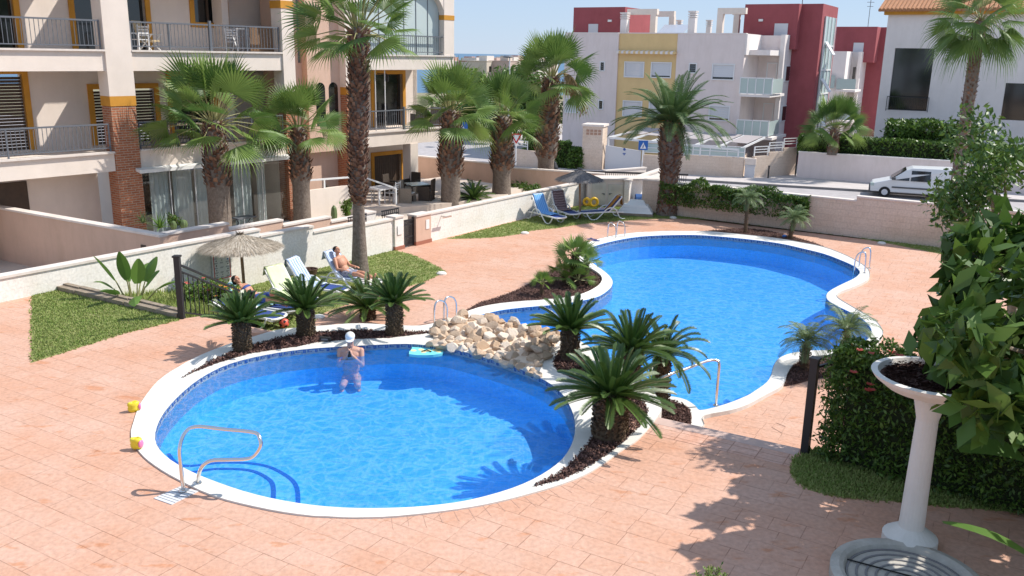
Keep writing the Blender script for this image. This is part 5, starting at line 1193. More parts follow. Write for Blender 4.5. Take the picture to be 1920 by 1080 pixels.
# broad leaves
def leafset(mb, n, samp, s0, s1, jitter=.9, out=None):
    for k in range(n):
        c = Vector(samp()); s = rnd(s0, s1); a = Vector((rnd(-1,1),rnd(-1,1),rnd(-.4,1))).normalized(); b = a.cross(Vector((rnd(-1,1),rnd(-1,1),rnd(-1,1)))).normalized(); mb.cur = R.random()
        w = s*.42; mb.fi([mb.av(c-b*s), mb.av(c+a*w), mb.av(c+b*s), mb.av(c-a*w+b*s*.1)])
def shell(x0, x1, y0, y1, z0, z1, bump=.12, d=.22, f=2.0):
    def g():
        while True:
            k = R.random(); 
            x, y, z = rnd(x0,x1), rnd(y0,y1), rnd(z0,z1); q = R.choice('ffttbe')
            if q == 'f': y = y0+abs(R.gauss(0,d*.5))
            elif q == 'b': y = y1-abs(R.gauss(0,d*.5))
            elif q == 't': z = z1-abs(R.gauss(0,d*.5))
            else: x = (x0 if R.random() < .5 else x1)+R.gauss(0,d*.3)
            nn = noise.noise(Vector((x*f, y*f, z*f)))
            z += nn*bump*(1 if z > (z0+z1)/2 else .2); y -= nn*bump*.8*(1 if y < (y0+y1)/2 else -1)
            return (x, y, z)
    return g
def hedge(name, label, A, d, L, D, z0, z1, n, s, m, bump=.12, core=True, fr=2.0, cin=.16):
    t = wthing(name, label, 'hedge', A, d); mb = MB(); leafset(mb, n, shell(0, L, 0, D, z0, z1, bump, .22*max(1,D), fr), s*.7, s*1.3); part(mb, 'foliage', M[m], t)
    if core: mb = MB(); mb.box(cin, L-cin, cin, D-cin, z0, z1-cin*1.3); part(mb, 'dark_core', M['core'], t)  # dark box added inside the leaves to block light
    return t
R.seed(61)
hA = P(1522,862,0).to_2d(); hB = P(1683,908,0).to_2d(); hd_ = (hB-hA).normalized()
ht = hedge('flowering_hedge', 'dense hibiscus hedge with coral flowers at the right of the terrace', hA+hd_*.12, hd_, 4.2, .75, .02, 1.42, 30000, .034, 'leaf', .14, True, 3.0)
M['coral'] = mat('coral_petal', (.62,.12,.10), .6, transl=.3)
for k in range(15):
    x, y, z = rnd(.05,1.6), rnd(-.05,.6), rnd(1.36,1.50); 
    if k < 4: x, y, z = rnd(-.02,.5), rnd(-.08,.0), rnd(1.0,1.3)
    mb = MB()
    for j in range(5):
        a = j*1.2566; q = Vector((x,y,z)); d0 = Vector((math.cos(a), math.sin(a)*.8, .45))*.055; sd = Vector((-math.sin(a), math.cos(a), 0))*.026; mb.fi([mb.av(q), mb.av(q+d0*.6-sd), mb.av(q+d0), mb.av(q+d0*.6+sd)])
    part(mb, 'flower', M['coral'], ht)
hedge('creeper', 'dark creeper mass tumbling over the perimeter wall right of the date palm', PW0+PWD*.35-V2(-PWD.y, PWD.x)*.42, PWD, 5.0, .5, -.42, .42, 9000, .055, 'leaf', .32, False, 1.6)
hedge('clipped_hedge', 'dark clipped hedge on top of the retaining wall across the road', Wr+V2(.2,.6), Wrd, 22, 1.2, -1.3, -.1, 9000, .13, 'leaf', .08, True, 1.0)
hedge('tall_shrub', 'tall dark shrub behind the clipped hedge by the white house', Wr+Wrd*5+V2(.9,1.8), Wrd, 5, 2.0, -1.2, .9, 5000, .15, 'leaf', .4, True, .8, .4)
for x, y, w, h, lb in ((997,312,1.1,2.4,'clipped green shrub left of the stalk-bearing fan palm, behind the wall rail'),(1055,318,1.1,1.9,'clipped green shrub just right of the stalk-bearing fan palm'),(1080,320,.9,1.5,'low green shrub beside the vented pier')):
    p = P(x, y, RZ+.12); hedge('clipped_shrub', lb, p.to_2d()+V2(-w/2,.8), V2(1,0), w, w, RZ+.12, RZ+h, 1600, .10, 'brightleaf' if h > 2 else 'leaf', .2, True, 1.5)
def tree(x, y, zg, label, H, cr, n, s, m='leaf', th=.12, squash=.8, name='broadleaf_tree', lobes=9):
    p = P(x, y, zg); t = thing(name, label, 'tree', p)
    mb = MB(); top = Vector((rnd(-.2,.2),0,H*.6)); mb.tube([(0,0,-.1),(rnd(-.1,.1),0,H*.3),top], [th,th*.8,th*.55], 8)
    cl = []
    for k in range(lobes):
        v = Vector((rnd(-1,1),rnd(-1,1),rnd(-.6,1))); v = v.normalized()*rnd(.3,.75); c = Vector((v.x*cr, v.y*cr, H-cr*squash+v.z*cr*squash)); cl.append((c, cr*rnd(.32,.55))); mb.tube([top, c], [th*.4,th*.1], 5)
    part(mb, 'trunk', M['timber'], t)
    mb = MB()
    def g():
        c, r_ = R.choice(cl); v = Vector((R.gauss(0,1),R.gauss(0,1),R.gauss(0,1))).normalized()*r_*rnd(.55,1.05); return c+v
    leafset(mb, n, g, s*.7, s*1.3); part(mb, 'crown', M[m], t); return t
tree(880,262,RZ,'round dark tree beyond the street bend left of centre',4.3,2.4,2600,.20)
tree(926,268,RZ,'light green tree over the dry verge',4.2,2.3,2400,.18,'brightleaf')
tree(1003,280,RZ,'dark bushy tree behind the clipped shrubs',4.8,2.8,3200,.20)
tree(850,255,RZ,'low green tree at the end of the cream building',4.0,2.6,2200,.2)
tree(965,262,RZ,'green tree behind the street lamp',4.0,2.3,2200,.2)
tree(900,225,-3.0,'distant olive-green tree above the dry field',6.0,4.2,2600,.3,'brightleaf')
tree(985,222,-3.0,'distant green tree beside the pale block',6.5,4.5,2600,.3)
M['drygrass'] = mat('dry_grass', (.42,.33,.16), .9, col2=(.25,.20,.10), scale=1, attr=True)
g = MB(); R.seed(62)
for k in range(5000):
    q = P(rnd(780,1060), rnd(215,258), -3.0); g.cur = R.random(); h = rnd(.2,.6); a = rnd(0,3.14); px_, py_ = math.cos(a)*.12, math.sin(a)*.12
    g.face([(q.x-px_,q.y-py_,-3.06),(q.x+px_,q.y+py_,-3.06),(q.x+rnd(-.15,.15),q.y,h-3.05)])
tag(g.build('dry_grass', M['drygrass']), kind='stuff')
# plants in the gardens
def stemplant(x, y, z, label, n, h, ls, m, w=.25, name='garden_shrub', cat='shrub'):
    p = P(x, y, z); t = thing(name, label, cat, p); mb, sm = MB(), MB()
    for k in range(n):
        a = rnd(0,6.28); q = Vector((math.cos(a)*w*rnd(.2,1), math.sin(a)*w*rnd(.2,1), h*rnd(.6,1))); sm.tube([(0,0,0), q*.6, q], .010, 4)
        def gg(): u = rnd(.35,1.05); return q*u+Vector((rnd(-.07,.07),rnd(-.07,.07),rnd(-.06,.08)))
        leafset(mb, 34, gg, ls*.7, ls*1.3)
    st = part(mb, 'foliage', M[m], t); part(sm, 'stems', M['petiole'], t); return t
def blades(x, y, z, label, n, L, w, m, name, cat, emin=.2, curve=.8, tip=True):
    p = P(x, y, z); t = thing(name, label, cat, p); mb = MB()
    for k in range(n):
        az = k*2.39996; el = 1.4-(1.4-emin)*(k/n); D = Vector((math.cos(az)*math.cos(el), math.sin(az)*math.cos(el), math.sin(el))); s = Vector((-math.sin(az), math.cos(az), 0)); q = Vector((0,0,0)); mb.cur = rnd(.2,.9); prev = None
        for j in range(7):
            ww = w*(.6+.8*math.sin(PI*min(1,j/6+.1)))*(1-j/6.2); a, b = mb.av(q-s*ww), mb.av(q+s*ww)
            if prev: mb.fi([prev[0], prev[1], b, a])
            prev = (a, b); D = (D+Vector((0,0,-curve/7))).normalized(); q = q+D*L*rnd(.9,1.05)/6
    part(mb, 'leaves', M[m], t); return t
R.seed(63)
# strelitzia by the left wall: paddle leaves on long stalks
def strelitzia(p, label, n, H, pl, seed, name='bird_of_paradise_plant'):
    R.seed(seed); t = thing(name, label, 'plant', p); mb, sm = MB(), MB()
    for k in range(n):
        az = k*2.4+rnd(-.3,.3); el = 1.45-.85*(k/n)+rnd(-.08,.08); D = Vector((math.cos(az)*math.cos(el), math.sin(az)*math.cos(el), math.sin(el))); L = H*rnd(.75,1.0)
        a = Vector((math.cos(az)*.05, math.sin(az)*.05, 0)); b = a+D*L*.55; sm.tube([a, a+D*L*.3, b], [.022,.016,.012], 5)
        s = Vector((-math.sin(az), math.cos(az), 0)); tw = rnd(-.8,.8); s = (s*math.cos(tw)+s.cross(D)*math.sin(tw)); q = b; prev = None; mb.cur = rnd(.2,1); W = pl*rnd(.8,1.1)
        nn = 9; D2 = D.copy()
        for j in range(nn+1):
            u = j/nn; ww = W*math.sin(PI*min(1,(u*.9+.07)))**.7*(1-.15*u); N = s.cross(D2).normalized()
            i = [mb.av(q-s*ww+N*ww*.25), mb.av(q), mb.av(q+s*ww+N*ww*.25)]
            if prev:
                mb.fi([prev[0],prev[1],i[1],i[0]]); mb.fi([prev[1],prev[2],i[2],i[1]])
            prev = i; D2 = (D2+Vector((0,0,-(.5+.9*k/n)/nn))).normalized(); q = q+D2*L*.5/nn
    part(mb, 'leaves', M['bananaleaf'], t); part(sm, 'stalks', M['petiole'], t); return t
pS = P(252,578,-.25); strelitzia((pS.x, pS.y, -.3), 'large-leaved plant with one yellowing frond against the white wall at left', 11, 1.35, .14, 71)
# plants right of the old frame edge that throw the leafy shade on the terrace
strelitzia((5.95, 8.5, 0), 'tall paddle-leaved plant on the right of the terrace', 16, 2.3, .21, 72)
strelitzia((6.8, 9.6, 0), 'second paddle-leaved plant close to the hedge end', 16, 2.4, .22, 73)
strelitzia((5.0, 6.0, 0), 'paddle-leaved plant near the lower right corner', 14, 2.0, .2, 74)
def flower_bush(x, y, z, label, seed, m, n=34, w=.45, h=.64):
    R.seed(seed); t = stemplant(x, y, z, label, n, h, .05, 'brightleaf', w, 'flower_bush', 'shrub')
    for k in range(9):
        a = rnd(0,6.28); q = Vector((math.cos(a)*w*rnd(.2,.9), math.sin(a)*w*rnd(.2,.9), h*rnd(.6,1.05))); mb = MB()
        for j in range(5): b = j*1.2566; d0 = Vector((math.cos(b), math.sin(b), .3))*.05; sd = Vector((-math.sin(b), math.cos(b),0))*.025; mb.fi([mb.av(q), mb.av(q+d0*.6-sd), mb.av(q+d0), mb.av(q+d0*.6+sd)])
        part(mb, 'flower', M[m], t)
M['orangefl'] = mat('orange_petal', (.75,.25,.06), .6, transl=.3); M['yellowfl'] = mat('yellow_petal', (.8,.55,.08), .6, transl=.3)
flower_bush(372,585,-.6,'leafy bush with coral blooms just behind the tall railing post',81,'coral'); flower_bush(402,588,-.7,'leafy bush with orange blooms behind the middle of the stair railing',82,'orangefl'); flower_bush(432,592,-.8,'leafy bush behind the lower end of the stair railing',83,'yellowfl',24,.35)
R.seed(64)
blades(300,428,GZ+.9,'spiky agave-like plant above the peach wall by the brick pillar',26,.55,.03,'bananaleaf','spiky_plant','plant')
blades(268,418,GZ+1.0,'grey-green rosette plant at the left end of the peach wall',22,.45,.025,'pygmy','spiky_plant','plant')
stemplant(328,428,GZ+.8,'small bushy plant between the agave and the cactus',9,.4,.05,'leaf',.2)
stemplant(651,412,GZ,'bright green shrub in the small garden behind the tall palm',12,.75,.07,'brightleaf',.2)
stemplant(905,366,GZ,'leafy green plant on the raised bed beside the cycad',8,.35,.06,'leaf',.3)
stemplant(975,360,GZ,'low green shrub at the foot of the palm near the cream wall',14,.4,.06,'leaf',.7)
stemplant(1000,362,GZ,'low spreading shrub in front of the cream wall',14,.35,.06,'leaf',.7)
def cactus(x, y, z, label, H, r0):
    p = P(x, y, z); t = thing('cactus', label, 'cactus', p); mb = MB(); n = 16; rings = []
    for k in range(8):
        u = k/7; rr = r0*math.sin(PI*(.12+.8*u))**.5 if u < 1 else r0*.2
        rings.append([mb.av((rr*(1+.12*(j%2))*math.cos(2*PI*j/n), rr*(1+.12*(j%2))*math.sin(2*PI*j/n), u*H)) for j in range(n)])
    for a, b in zip(rings, rings[1:]):
        for j in range(n): mb.fi([a[j],a[(j+1)%n],b[(j+1)%n],b[j]])
    mb.fi(rings[-1]); part(mb, 'stem', M['pygmy'], t)
cactus(627,418,GZ,'ribbed column cactus behind the white wall beside the tall palm',.62,.1); cactus(345,428,GZ+.8,'round yellowish cactus behind the peach wall',.25,.1); cactus(326,430,GZ+.8,'squat cactus left of the round one behind the peach wall',.25,.08)
# ------------------------------------------------------------------ rocks between the pools
R.seed(90)
def rock_mesh(seed):
    rr = random.Random(seed); mb = MB(); n, m_ = 14, 9; off = Vector((seed*7.1, seed*3.3, 0)); sc = (rr.uniform(.8,1.25), rr.uniform(.7,1.05), rr.uniform(.55,.85)); mb.cur = rr.random()
    cuts = [Vector((rr.uniform(-1,1),rr.uniform(-1,1),rr.uniform(-1,1))).normalized() for _ in range(12)]; cd = [rr.uniform(.48,.78) for _ in cuts]
    rows = []
    for j in range(m_+1):
        ph = PI*j/m_; row = []
        for i in range(n):
            th = 2*PI*i/n; v = Vector((math.sin(ph)*math.cos(th), math.sin(ph)*math.sin(th), math.cos(ph)))
            r = 1+.28*noise.noise(v*1.6+off)+.12*noise.noise(v*4+off)
            v = v*r
            for c, d in zip(cuts, cd):
                e = v.dot(c)-d
                if e > 0: v = v-c*e*.97
            row.append(Vector((v.x*sc[0], v.y*sc[1], v.z*sc[2])))
        rows.append(row)
    idx = [[mb.av(p) for p in row] for row in rows]
    for a, b in zip(idx, idx[1:]):
        for i in range(n): mb.fi([a[i], b[i], b[(i+1)%n], a[(i+1)%n]])
    return mb
protos = []
for k in range(12):
    o = rock_mesh(k+1).build('rock', M['rock']); protos.append(o)
RG = [(812,636),(816,620),(840,607),(880,600),(930,606),(1000,622),(1048,632),(1042,650),(1012,690),(985,688),(920,668),(850,649)]
rgw = pix(RG, 0)
mb = MB(); mb.prism(rgw, -.9, .06); struct('rock_bed', mb, M['rock'])
used = set(); placed = []
def put(p, s):
    k = R.randrange(12); o = protos[k]
    if k in used: o = o.copy(); C.objects.link(o)
    used.add(k); o.location = p; o.scale = (s, s, s); o.rotation_euler = (rnd(-.4,.4), rnd(-.4,.4), rnd(0,6.28))
    tag(o, 'pale limestone boulder in the heap between the two pools', 'rock', 'boulders heaped between the two pools'); return o
fl = smoothpoly(pix([(812,644),(850,651),(920,670),(975,688),(1008,702)], .05), 4, False)
for i, q in enumerate(fl):
    put((q.x+rnd(-.03,.03), q.y+rnd(.02,.08), rnd(-.0,.06)), rnd(.10,.15))
tries = 0
while len(placed) < 135 and tries < 6000:
    tries += 1; q = scatter(rgw, 1)[0]; pr_ = None
    # distance from the front line sets the heap height
    dmin = min((V2(*q)-f).length for f in fl); s = rnd(.10,.20)
    if any((V2(*q)-V2(a, b)).length < (s+s2)*.62 for a, b, s2 in placed): continue
    placed.append((q[0], q[1], s)); hgt = min(.05, .0+dmin*.12)
    put((q[0], q[1], hgt+rnd(-.03,.06)), s)
for k in range(26):   # second layer on the crest
    q = scatter(rgw, 1)[0]; dmin = min((V2(*q)-f).length for f in fl)
    if dmin < .35: continue
    put((q[0], q[1], min(.05,.0+dmin*.12)+.10), rnd(.09,.15))
for k, o in enumerate(protos):
    if k not in used: bpy.data.objects.remove(o)
# ------------------------------------------------------------------ rails and ladders
def rail(name, label, pts, r, feet=(), k=5, m='chrome'):
    p0 = Vector(pts[0]); t = thing(name, label, 'handrail' if 'rail' in name else 'ladder', p0); mb = MB(); mb.tube([Vector(q)-p0 for q in smoothpoly(pts, k, False)], r, 10)
    part(mb, 'tube', M[m], t, smooth=True)
    for f in feet: mb = MB(); mb.lathe([(0,.012),(.045,.010),(.05,0)], tuple(Vector(f)-p0), 14); part(mb, 'flange', M[m], t)
    return t
b1 = P(344,919,.02); b2 = P(370,905,.02)
rail('pool_handrail','looped stainless handrail over the round pool steps at lower left',[b1,(b1.x-.005,b1.y,.30),(b1.x-.0,b1.y,.52),P(347,812,.655),P(368,800,.70),P(420,805,.70),P(476,811,.70),P(487,822,.66),P(488,840,.56),P(470,859,.42),P(430,862,.41),P(395,864,.40),P(377,878,.30),b2],.021,(b1,b2))
b3 = P(1342,760,CZ+.002); b3t = P(1347,673,-.02)
rail('pool_handrail','single-post stainless handrail entering the large pool by the leaning cycad',[b3,(b3.x,b3.y,-.4),(b3.x,b3.y,-.1),(b3.x-.04,b3.y+.02,-.03),P(1325,677,-.02),P(1285,692,-.03),P(1245,706,-.05),P(1230,720,-.2),P(1228,740,-.5),P(1226,752,CZ)],.024,(b3,))
def ladder(label, a, b, sep, h=.5):
    a, b, sep = Vector(a), Vector(b), Vector((sep[0], sep[1], 0)); t = thing('pool_ladder', label, 'pool ladder', a); 
    for s in (Vector((0,0,0)), sep):
        d = b-a; p = [Vector((0,0,0)), Vector((0,0,h*.65))+d*.02, Vector((0,0,h*.93))+d*.15, Vector((0,0,h))+d*.42, Vector((0,0,h*.9))+d*.8, Vector((0,0,h*.6))+d*1.0, d+Vector((0,0,.0)), d+Vector((0,0,-.5))]
        mb = MB(); mb.tube([q+s for q in smoothpoly(p, 5, False)], .019, 8); part(mb, 'side_rail', M['chrome'], t, smooth=True)
        mb = MB(); mb.lathe([(0,.012),(.04,.010),(.045,0)], tuple(s), 12); part(mb, 'flange', M['chrome'], t)
    mb = MB(); q = b-a; 
    for z in (-.28,): mb.bar(q+Vector((0,0,z)), q+sep+Vector((0,0,z)), .06, .025)
    part(mb, 'tread', M['chrome'], t); return t
sp = P(832,600,CZ)-P(814,608,CZ)
ladder('stainless pool ladder on the near left edge of the large pool', P(814,608,CZ), P(838,604,CZ-.05), (P(832,600,CZ)-P(814,608,CZ)))
ladder('stainless pool ladder at the far left end of the large pool', P(1139,444.5,CZ), P(1154,449.5,CZ-.05), (P(1156,441,CZ)-P(1139,444.5,CZ)), .48)
ladder('stainless pool ladder at the right end of the large pool', P(1621,512,CZ), P(1601,512,CZ-.05), (P(1630,503,CZ)-P(1621,512,CZ)), .58)
# ------------------------------------------------------------------ stair railing, post by the hedge
p1 = P(341,597,0); p2 = Vector((-5.3,17.3,LZ)); t = thing('stair_railing', 'dark metal railing going down the steps from the tall square post', 'railing', p1)
def post(par, q, z1, w=.10, name='post'):
    mb = MB(); mb.box(q.x-w/2, q.x+w/2, q.y-w/2, q.y+w/2, q.z-.02, z1); mb.box(q.x-w/2-.015, q.x+w/2+.015, q.y-w/2-.015, q.y+w/2+.015, z1, z1+.03); return part(mb, name, M['blackmetal'], par)
post(t, Vector((0,0,0)), 1.13); post(t, p2-p1, LZ+.75)
dd = p2-p1; h1, h2 = 1.0, .80-.13
def rl(u, h): return Vector((dd.x*u, dd.y*u, LZ*u+h))
mb = MB(); mb.bar(rl(.02,1.0), rl(1,.68), .04, .035); mb.bar(rl(.02,.88), rl(1,.58), .03, .03); mb.bar(rl(.02,.12), rl(1,.12), .03, .03); part(mb, 'handrail', M['blackmetal'], t)
for k in range(1, 17):
    u = k/17; a = rl(u,.12); b = rl(u,.88-.3*u); mb = MB(); mb.bar(a, b, .014, .014)
    if k % 2: mb.lathe([(0,-.03),(.02,0),(0,.03)], tuple(a.lerp(b,.75)), 6)
    part(mb, 'baluster', M['blackmetal'], t)
q0 = P(1509,850,0); t = thing('iron_fence', 'dark fence with heavy corner post half swallowed by the flowering hedge', 'fence', q0, math.atan2(hd_.y, hd_.x))
mb = MB(); w = .045; mb.box(-w,w,-w,w,0,1.22); mb.box(-w-.012,w+.012,-w-.012,w+.012,1.22,1.25); part(mb, 'post', M['blackmetal'], t)
mb = MB(); mb.box(w,4.2,.33,.36,1.1,1.14); mb.box(w,4.2,.33,.36,.10,.13)
for k in range(38): x = .09+k*.11; mb.box(x,x+.014,.338,.352,.13,1.1)
mb.bar((0,0,1.12),(.12,.345,1.12),.03,.03); part(mb, 'bars', M['blackmetal'], t)
# timber edging of the left bed
t = thing('timber_edging', 'weathered timber sleepers edging the small lawn at left', 'edging', P(237,574,0))
o_ = P(237,574,0); A_ = P(60,532,0)-o_; B_ = P(337,597,0)-o_
for k in range(3):
    a = A_.lerp(B_, k/3+.003); b = A_.lerp(B_, (k+1)/3-.003); mb = MB(); mb.bar(a+Vector((0,0,.03)), b+Vector((0,0,.02)), .12, .14); mb.bar(a+Vector((.02,.13,.07)), b+Vector((.02,.13,.06)), .10, .12); part(mb, 'sleeper', M['timber'], t)
# ------------------------------------------------------------------ loungers, towels
def towelmat(name, c1, c2, w, horiz=False):
    m = bpy.data.materials.new(name); m.use_nodes = True; nt = m.node_tree; N = nt.nodes; b = N['Principled BSDF']; b.inputs['Roughness'].default_value = .95
    tc = N.new('ShaderNodeTexCoord'); sx = N.new('ShaderNodeSeparateXYZ'); nt.links.new(tc.outputs['Object'], sx.inputs[0])
    mu = N.new('ShaderNodeMath'); mu.operation = 'MULTIPLY'; mu.inputs[1].default_value = 1/w; nt.links.new(sx.outputs['X' if horiz else 'Y'], mu.inputs[0])
    fr = N.new('ShaderNodeMath'); fr.operation = 'FRACT'; nt.links.new(mu.outputs[0], fr.inputs[0])
    r = N.new('ShaderNodeValToRGB'); r.color_ramp.interpolation = 'CONSTANT'; r.color_ramp.elements[0].color = (*c1,1); r.color_ramp.elements[1].color = (*c2,1); r.color_ramp.elements[1].position = .5
    nt.links.new(fr.outputs[0], r.inputs[0]); nt.links.new(r.outputs[0], b.inputs['Base Color']); return m
LS = .84
def lounger(hx, hy, fx, fy, label, back=52, z=LZ, mesh='bluemesh', grp=None):
    h, f = P(hx, hy, z), P(fx, fy, z); d = (f-h); c = (h+f)/2; rz = math.atan2(d.y, d.x)
    t = thing('sun_lounger', label, 'sun lounger', c, rz, grp); t.scale = (LS, LS, LS); a = math.radians(back); bl = .78
    bx, bz = -.22, .33; tx, tz = bx-bl*math.cos(a), bz+bl*math.sin(a); W = .29
    for s in (-1, 1):
        y = s*(W+.03)
        mb = MB(); mb.tube([(q[0], y, q[1]) for q in smoothpoly([V2(.80,.32),V2(.66,.10),V2(.50,.02),V2(.32,.06),V2(.10,.26),V2(-.12,.46),V2(-.34,.50),V2(-.52,.40),V2(-.66,.12),V2(-.80,.03),V2(-.92,.03)], 4, False)], .026, 8)
        part(mb, 'leg_frame', M['plastic'], t, smooth=True)
    mb = MB()
    for s in (-1, 1): y = s*W; mb.bar((bx,y,bz),(.92,y,bz-.02),.045,.05); mb.bar((bx,y,bz),(-.85,y,bz-.03),.04,.04)
    mb.tube([(q[0], q[1], .305) for q in smoothpoly([V2(.90,-W),V2(.99,-W*.7),V2(1.02,0),V2(.99,W*.7),V2(.90,W)], 3, False)], .032, 8)
    part(mb, 'seat_frame', M['plastic'], t)
    mb = MB()
    for s in (-1, 1): y = s*W; mb.bar((bx,y,bz),(tx,y,tz),.045,.04)
    mb.tube([Vector((tx,-W,tz)), Vector((tx-.05*math.cos(a),-W*.7,tz+.05*math.sin(a))), Vector((tx-.05*math.cos(a),W*.7,tz+.05*math.sin(a))), Vector((tx,W,tz))], .026, 8)
    bk = part(mb, 'backrest_frame', M['plastic'], t)
    mb = MB(); mb.hexa([(bx,-W+.02,bz-.006),(.93,-W+.02,bz-.03),(.93,W-.02,bz-.03),(bx,W-.02,bz-.006),(bx,-W+.02,bz+.006),(.93,-W+.02,bz-.018),(.93,W-.02,bz-.018),(bx,W-.02,bz+.006)]); part(mb, 'seat', M[mesh], t)
    mb = MB(); n = Vector((math.sin(a),0,math.cos(a)))*.007; q = [Vector((bx,-W+.02,bz)),Vector((bx,W-.02,bz)),Vector((tx,W-.02,tz)),Vector((tx,-W+.02,tz))]; mb.hexa([v-n for v in q]+[v+n for v in q]); part(mb, 'backrest', M[mesh], t)
    return t, (bx,bz,tx,tz,a,W)
def towel(L, label, m, x1=.5, wl=.9, hang=.18, start=0.0):
    t, (bx,bz,tx,tz,a,W) = L; mb = MB(); W *= wl; path = []
    n_ = Vector((math.sin(a),0,math.cos(a)))*.02
    path.append(Vector((tx-.10*math.cos(a)-.06, 0, tz-hang))); path.append(Vector((tx-.07*math.cos(a)-.03,0,tz+.06))); path.append(Vector((tx,0,tz))+n_*1.6)
    for k in range(1, 9): path.append(Vector((tx,0,tz)).lerp(Vector((bx,0,bz)), k/8.4)+n_)
    for k in range(0, 8): path.append(Vector((bx+(x1-bx)*k/7+.03, 0, bz+.02)))
    rows = []
    for i, p in enumerate(path):
        row = []
        for j in range(9): y = W*(j/4-1); wv = .012*math.sin(i*1.3+j*1.7)+.008*math.sin(j*2.9+i); row.append(mb.av(p+Vector((wv*.4, y+.01*math.sin(i), abs(wv)+.004))))
        rows.append(row)
    for r0_, r1_ in zip(rows, rows[1:]):
        for j in range(8): mb.fi([r0_[j], r0_[j+1], r1_[j+1], r1_[j]])
    o = mb.build('towel', m, smooth=True); o.location = t.location; o.rotation_euler = t.rotation_euler; o.scale = t.scale
    so_ = o.modifiers.new('s','SOLIDIFY'); so_.thickness = .008; tag(o, label, 'towel'); return o
G1 = 'sun loungers on the far lawn'; G2 = 'sun loungers on the near lawn'
La = lounger(1001,409,1050,422,'blue sun lounger nearest the white wall end, under the light blue towel',58,grp=G1)
Lb = lounger(1034,400,1080,416,'sun lounger under the brown towel between its two neighbours',62,grp=G1)
Lc = lounger(1157,409,1098,411,'empty dark blue sun lounger side-on in front of the white stack',48,grp=G1)
towel(La,'light blue patterned towel over the left far lounger',towelmat('blue_towel',(.10,.30,.62),(.22,.45,.75),.09),.45)
towel(Lb,'brown and mauve towel over the middle far lounger',towelmat('brown_towel',(.16,.10,.10),(.30,.22,.22),.05,True),.30)
tt = towel(Lc,'orange-brown cloth hung behind the empty far lounger',mat('orange_cloth',(.45,.20,.04),.9,var=.2),-.2,.45,.35)
Ld = lounger(612,533,704,549,'white sun lounger carrying the sunbathing man',56,mesh='plastic',grp=G2)
Le = lounger(545,551,637,562,'sun lounger with the broad striped towel beside the brown pot',56,grp=G2)
Lf = lounger(508,562,590,588,'sun lounger under the lime green towel',50,grp=G2)
Lg = lounger(452,588,538,598,'sun lounger on which the woman lies, behind the leftmost cycad',30,grp=G2)
Lh = lounger(425,602,507,614,'empty blue sun lounger nearest the foot of the steps',20,grp=G2)
towel(Ld,'white and pale blue striped towel under the sunbathing man',towelmat('striped_towel',(.72,.75,.80),(.20,.34,.62),.06),.25,1.05)
towel(Le,'broad blue and white striped towel on the lounger left of the man',towelmat('striped_towel_two',(.62,.68,.76),(.25,.36,.58),.11),.2,1.0)
towel(Lf,'lime green towel draped over a lounger',mat('lime_towel',(.72,.80,.48),.9,var=.1,scale=6),.2,1.0)
towel(Lg,'turquoise towel under the reclining woman',mat('turquoise_towel',(.35,.62,.66),.9,var=.1,scale=6),.3,1.0)
# ------------------------------------------------------------------ people
def cap(mb, a, b, ra, rb, n=12):
    a, b = Vector(a), Vector(b); d = (b-a); L = d.length; d = d/L if L > 1e-6 else Vector((0,0,1))
    path, rad = [], []
    for k in range(4): t = PI/2*(1-k/4); path.append(a-d*ra*math.sin(t)*.999); rad.append(max(.0008, ra*math.cos(t)))
    path.append(a); rad.append(ra); path.append(a+(b-a)*.5); rad.append((ra+rb)/2); path.append(b); rad.append(rb)
    for k in range(1, 5): t = PI/2*k/4; path.append(b+d*rb*math.sin(t)*.999); rad.append(max(.0008, rb*math.cos(t)))
    mb.tube(path, rad, n)
def ell(mb, c, r, rot=None, n=16, m_=10):
    rows = []; rot = rot or Matrix.Identity(3)
    for j in range(m_+1):
        ph = PI*(j+.001)/(m_+.002); rows.append([mb.av(Vector(c)+rot@Vector((r[0]*math.sin(ph)*math.cos(2*PI*i/n), r[1]*math.sin(ph)*math.sin(2*PI*i/n), r[2]*math.cos(ph)))) for i in range(n)])
    for a, b in zip(rows, rows[1:]):
        for i in range(n): mb.fi([a[i], b[i], b[(i+1)%n], a[(i+1)%n]])
    mb.fi(rows[0]); mb.fi(rows[-1][::-1])
def hand(mb, wrist, d, palm_n, curl=.5, s=1.0, side=1):
    d = Vector(d).normalized(); nrm = Vector(palm_n); nrm = (nrm-d*nrm.dot(d)).normalized(); sd = d.cross(nrm)*side; w = Vector(wrist)
    rot = Matrix((sd, d, nrm)).transposed(); ell(mb, w+d*.05*s, (.040*s,.052*s,.016*s), rot)
    for i, (o, L) in enumerate(((-.028,.066),(-.010,.076),(.009,.070),(.027,.056))):
        p = w+d*.085*s+sd*o*s; dd_ = d
        for j, f in enumerate((.45,.32,.23)):
            dd_ = (dd_+nrm*curl*(.35+.25*j)).normalized(); q = p+dd_*L*f*s; cap(mb, p, q, (.0092-.0008*j)*s, (.0085-.0008*j)*s, 8); p = q
    p = w+d*.02*s-sd*.033*s; q = p+(d*.6-sd*.7+nrm*.3).normalized()*.040*s; cap(mb, p, q, .0115*s, .0100*s, 8); r_ = q+(d*.85-sd*.15+nrm*.5).normalized()*.032*s; cap(mb, q, r_, .0098*s, .0085*s, 8)
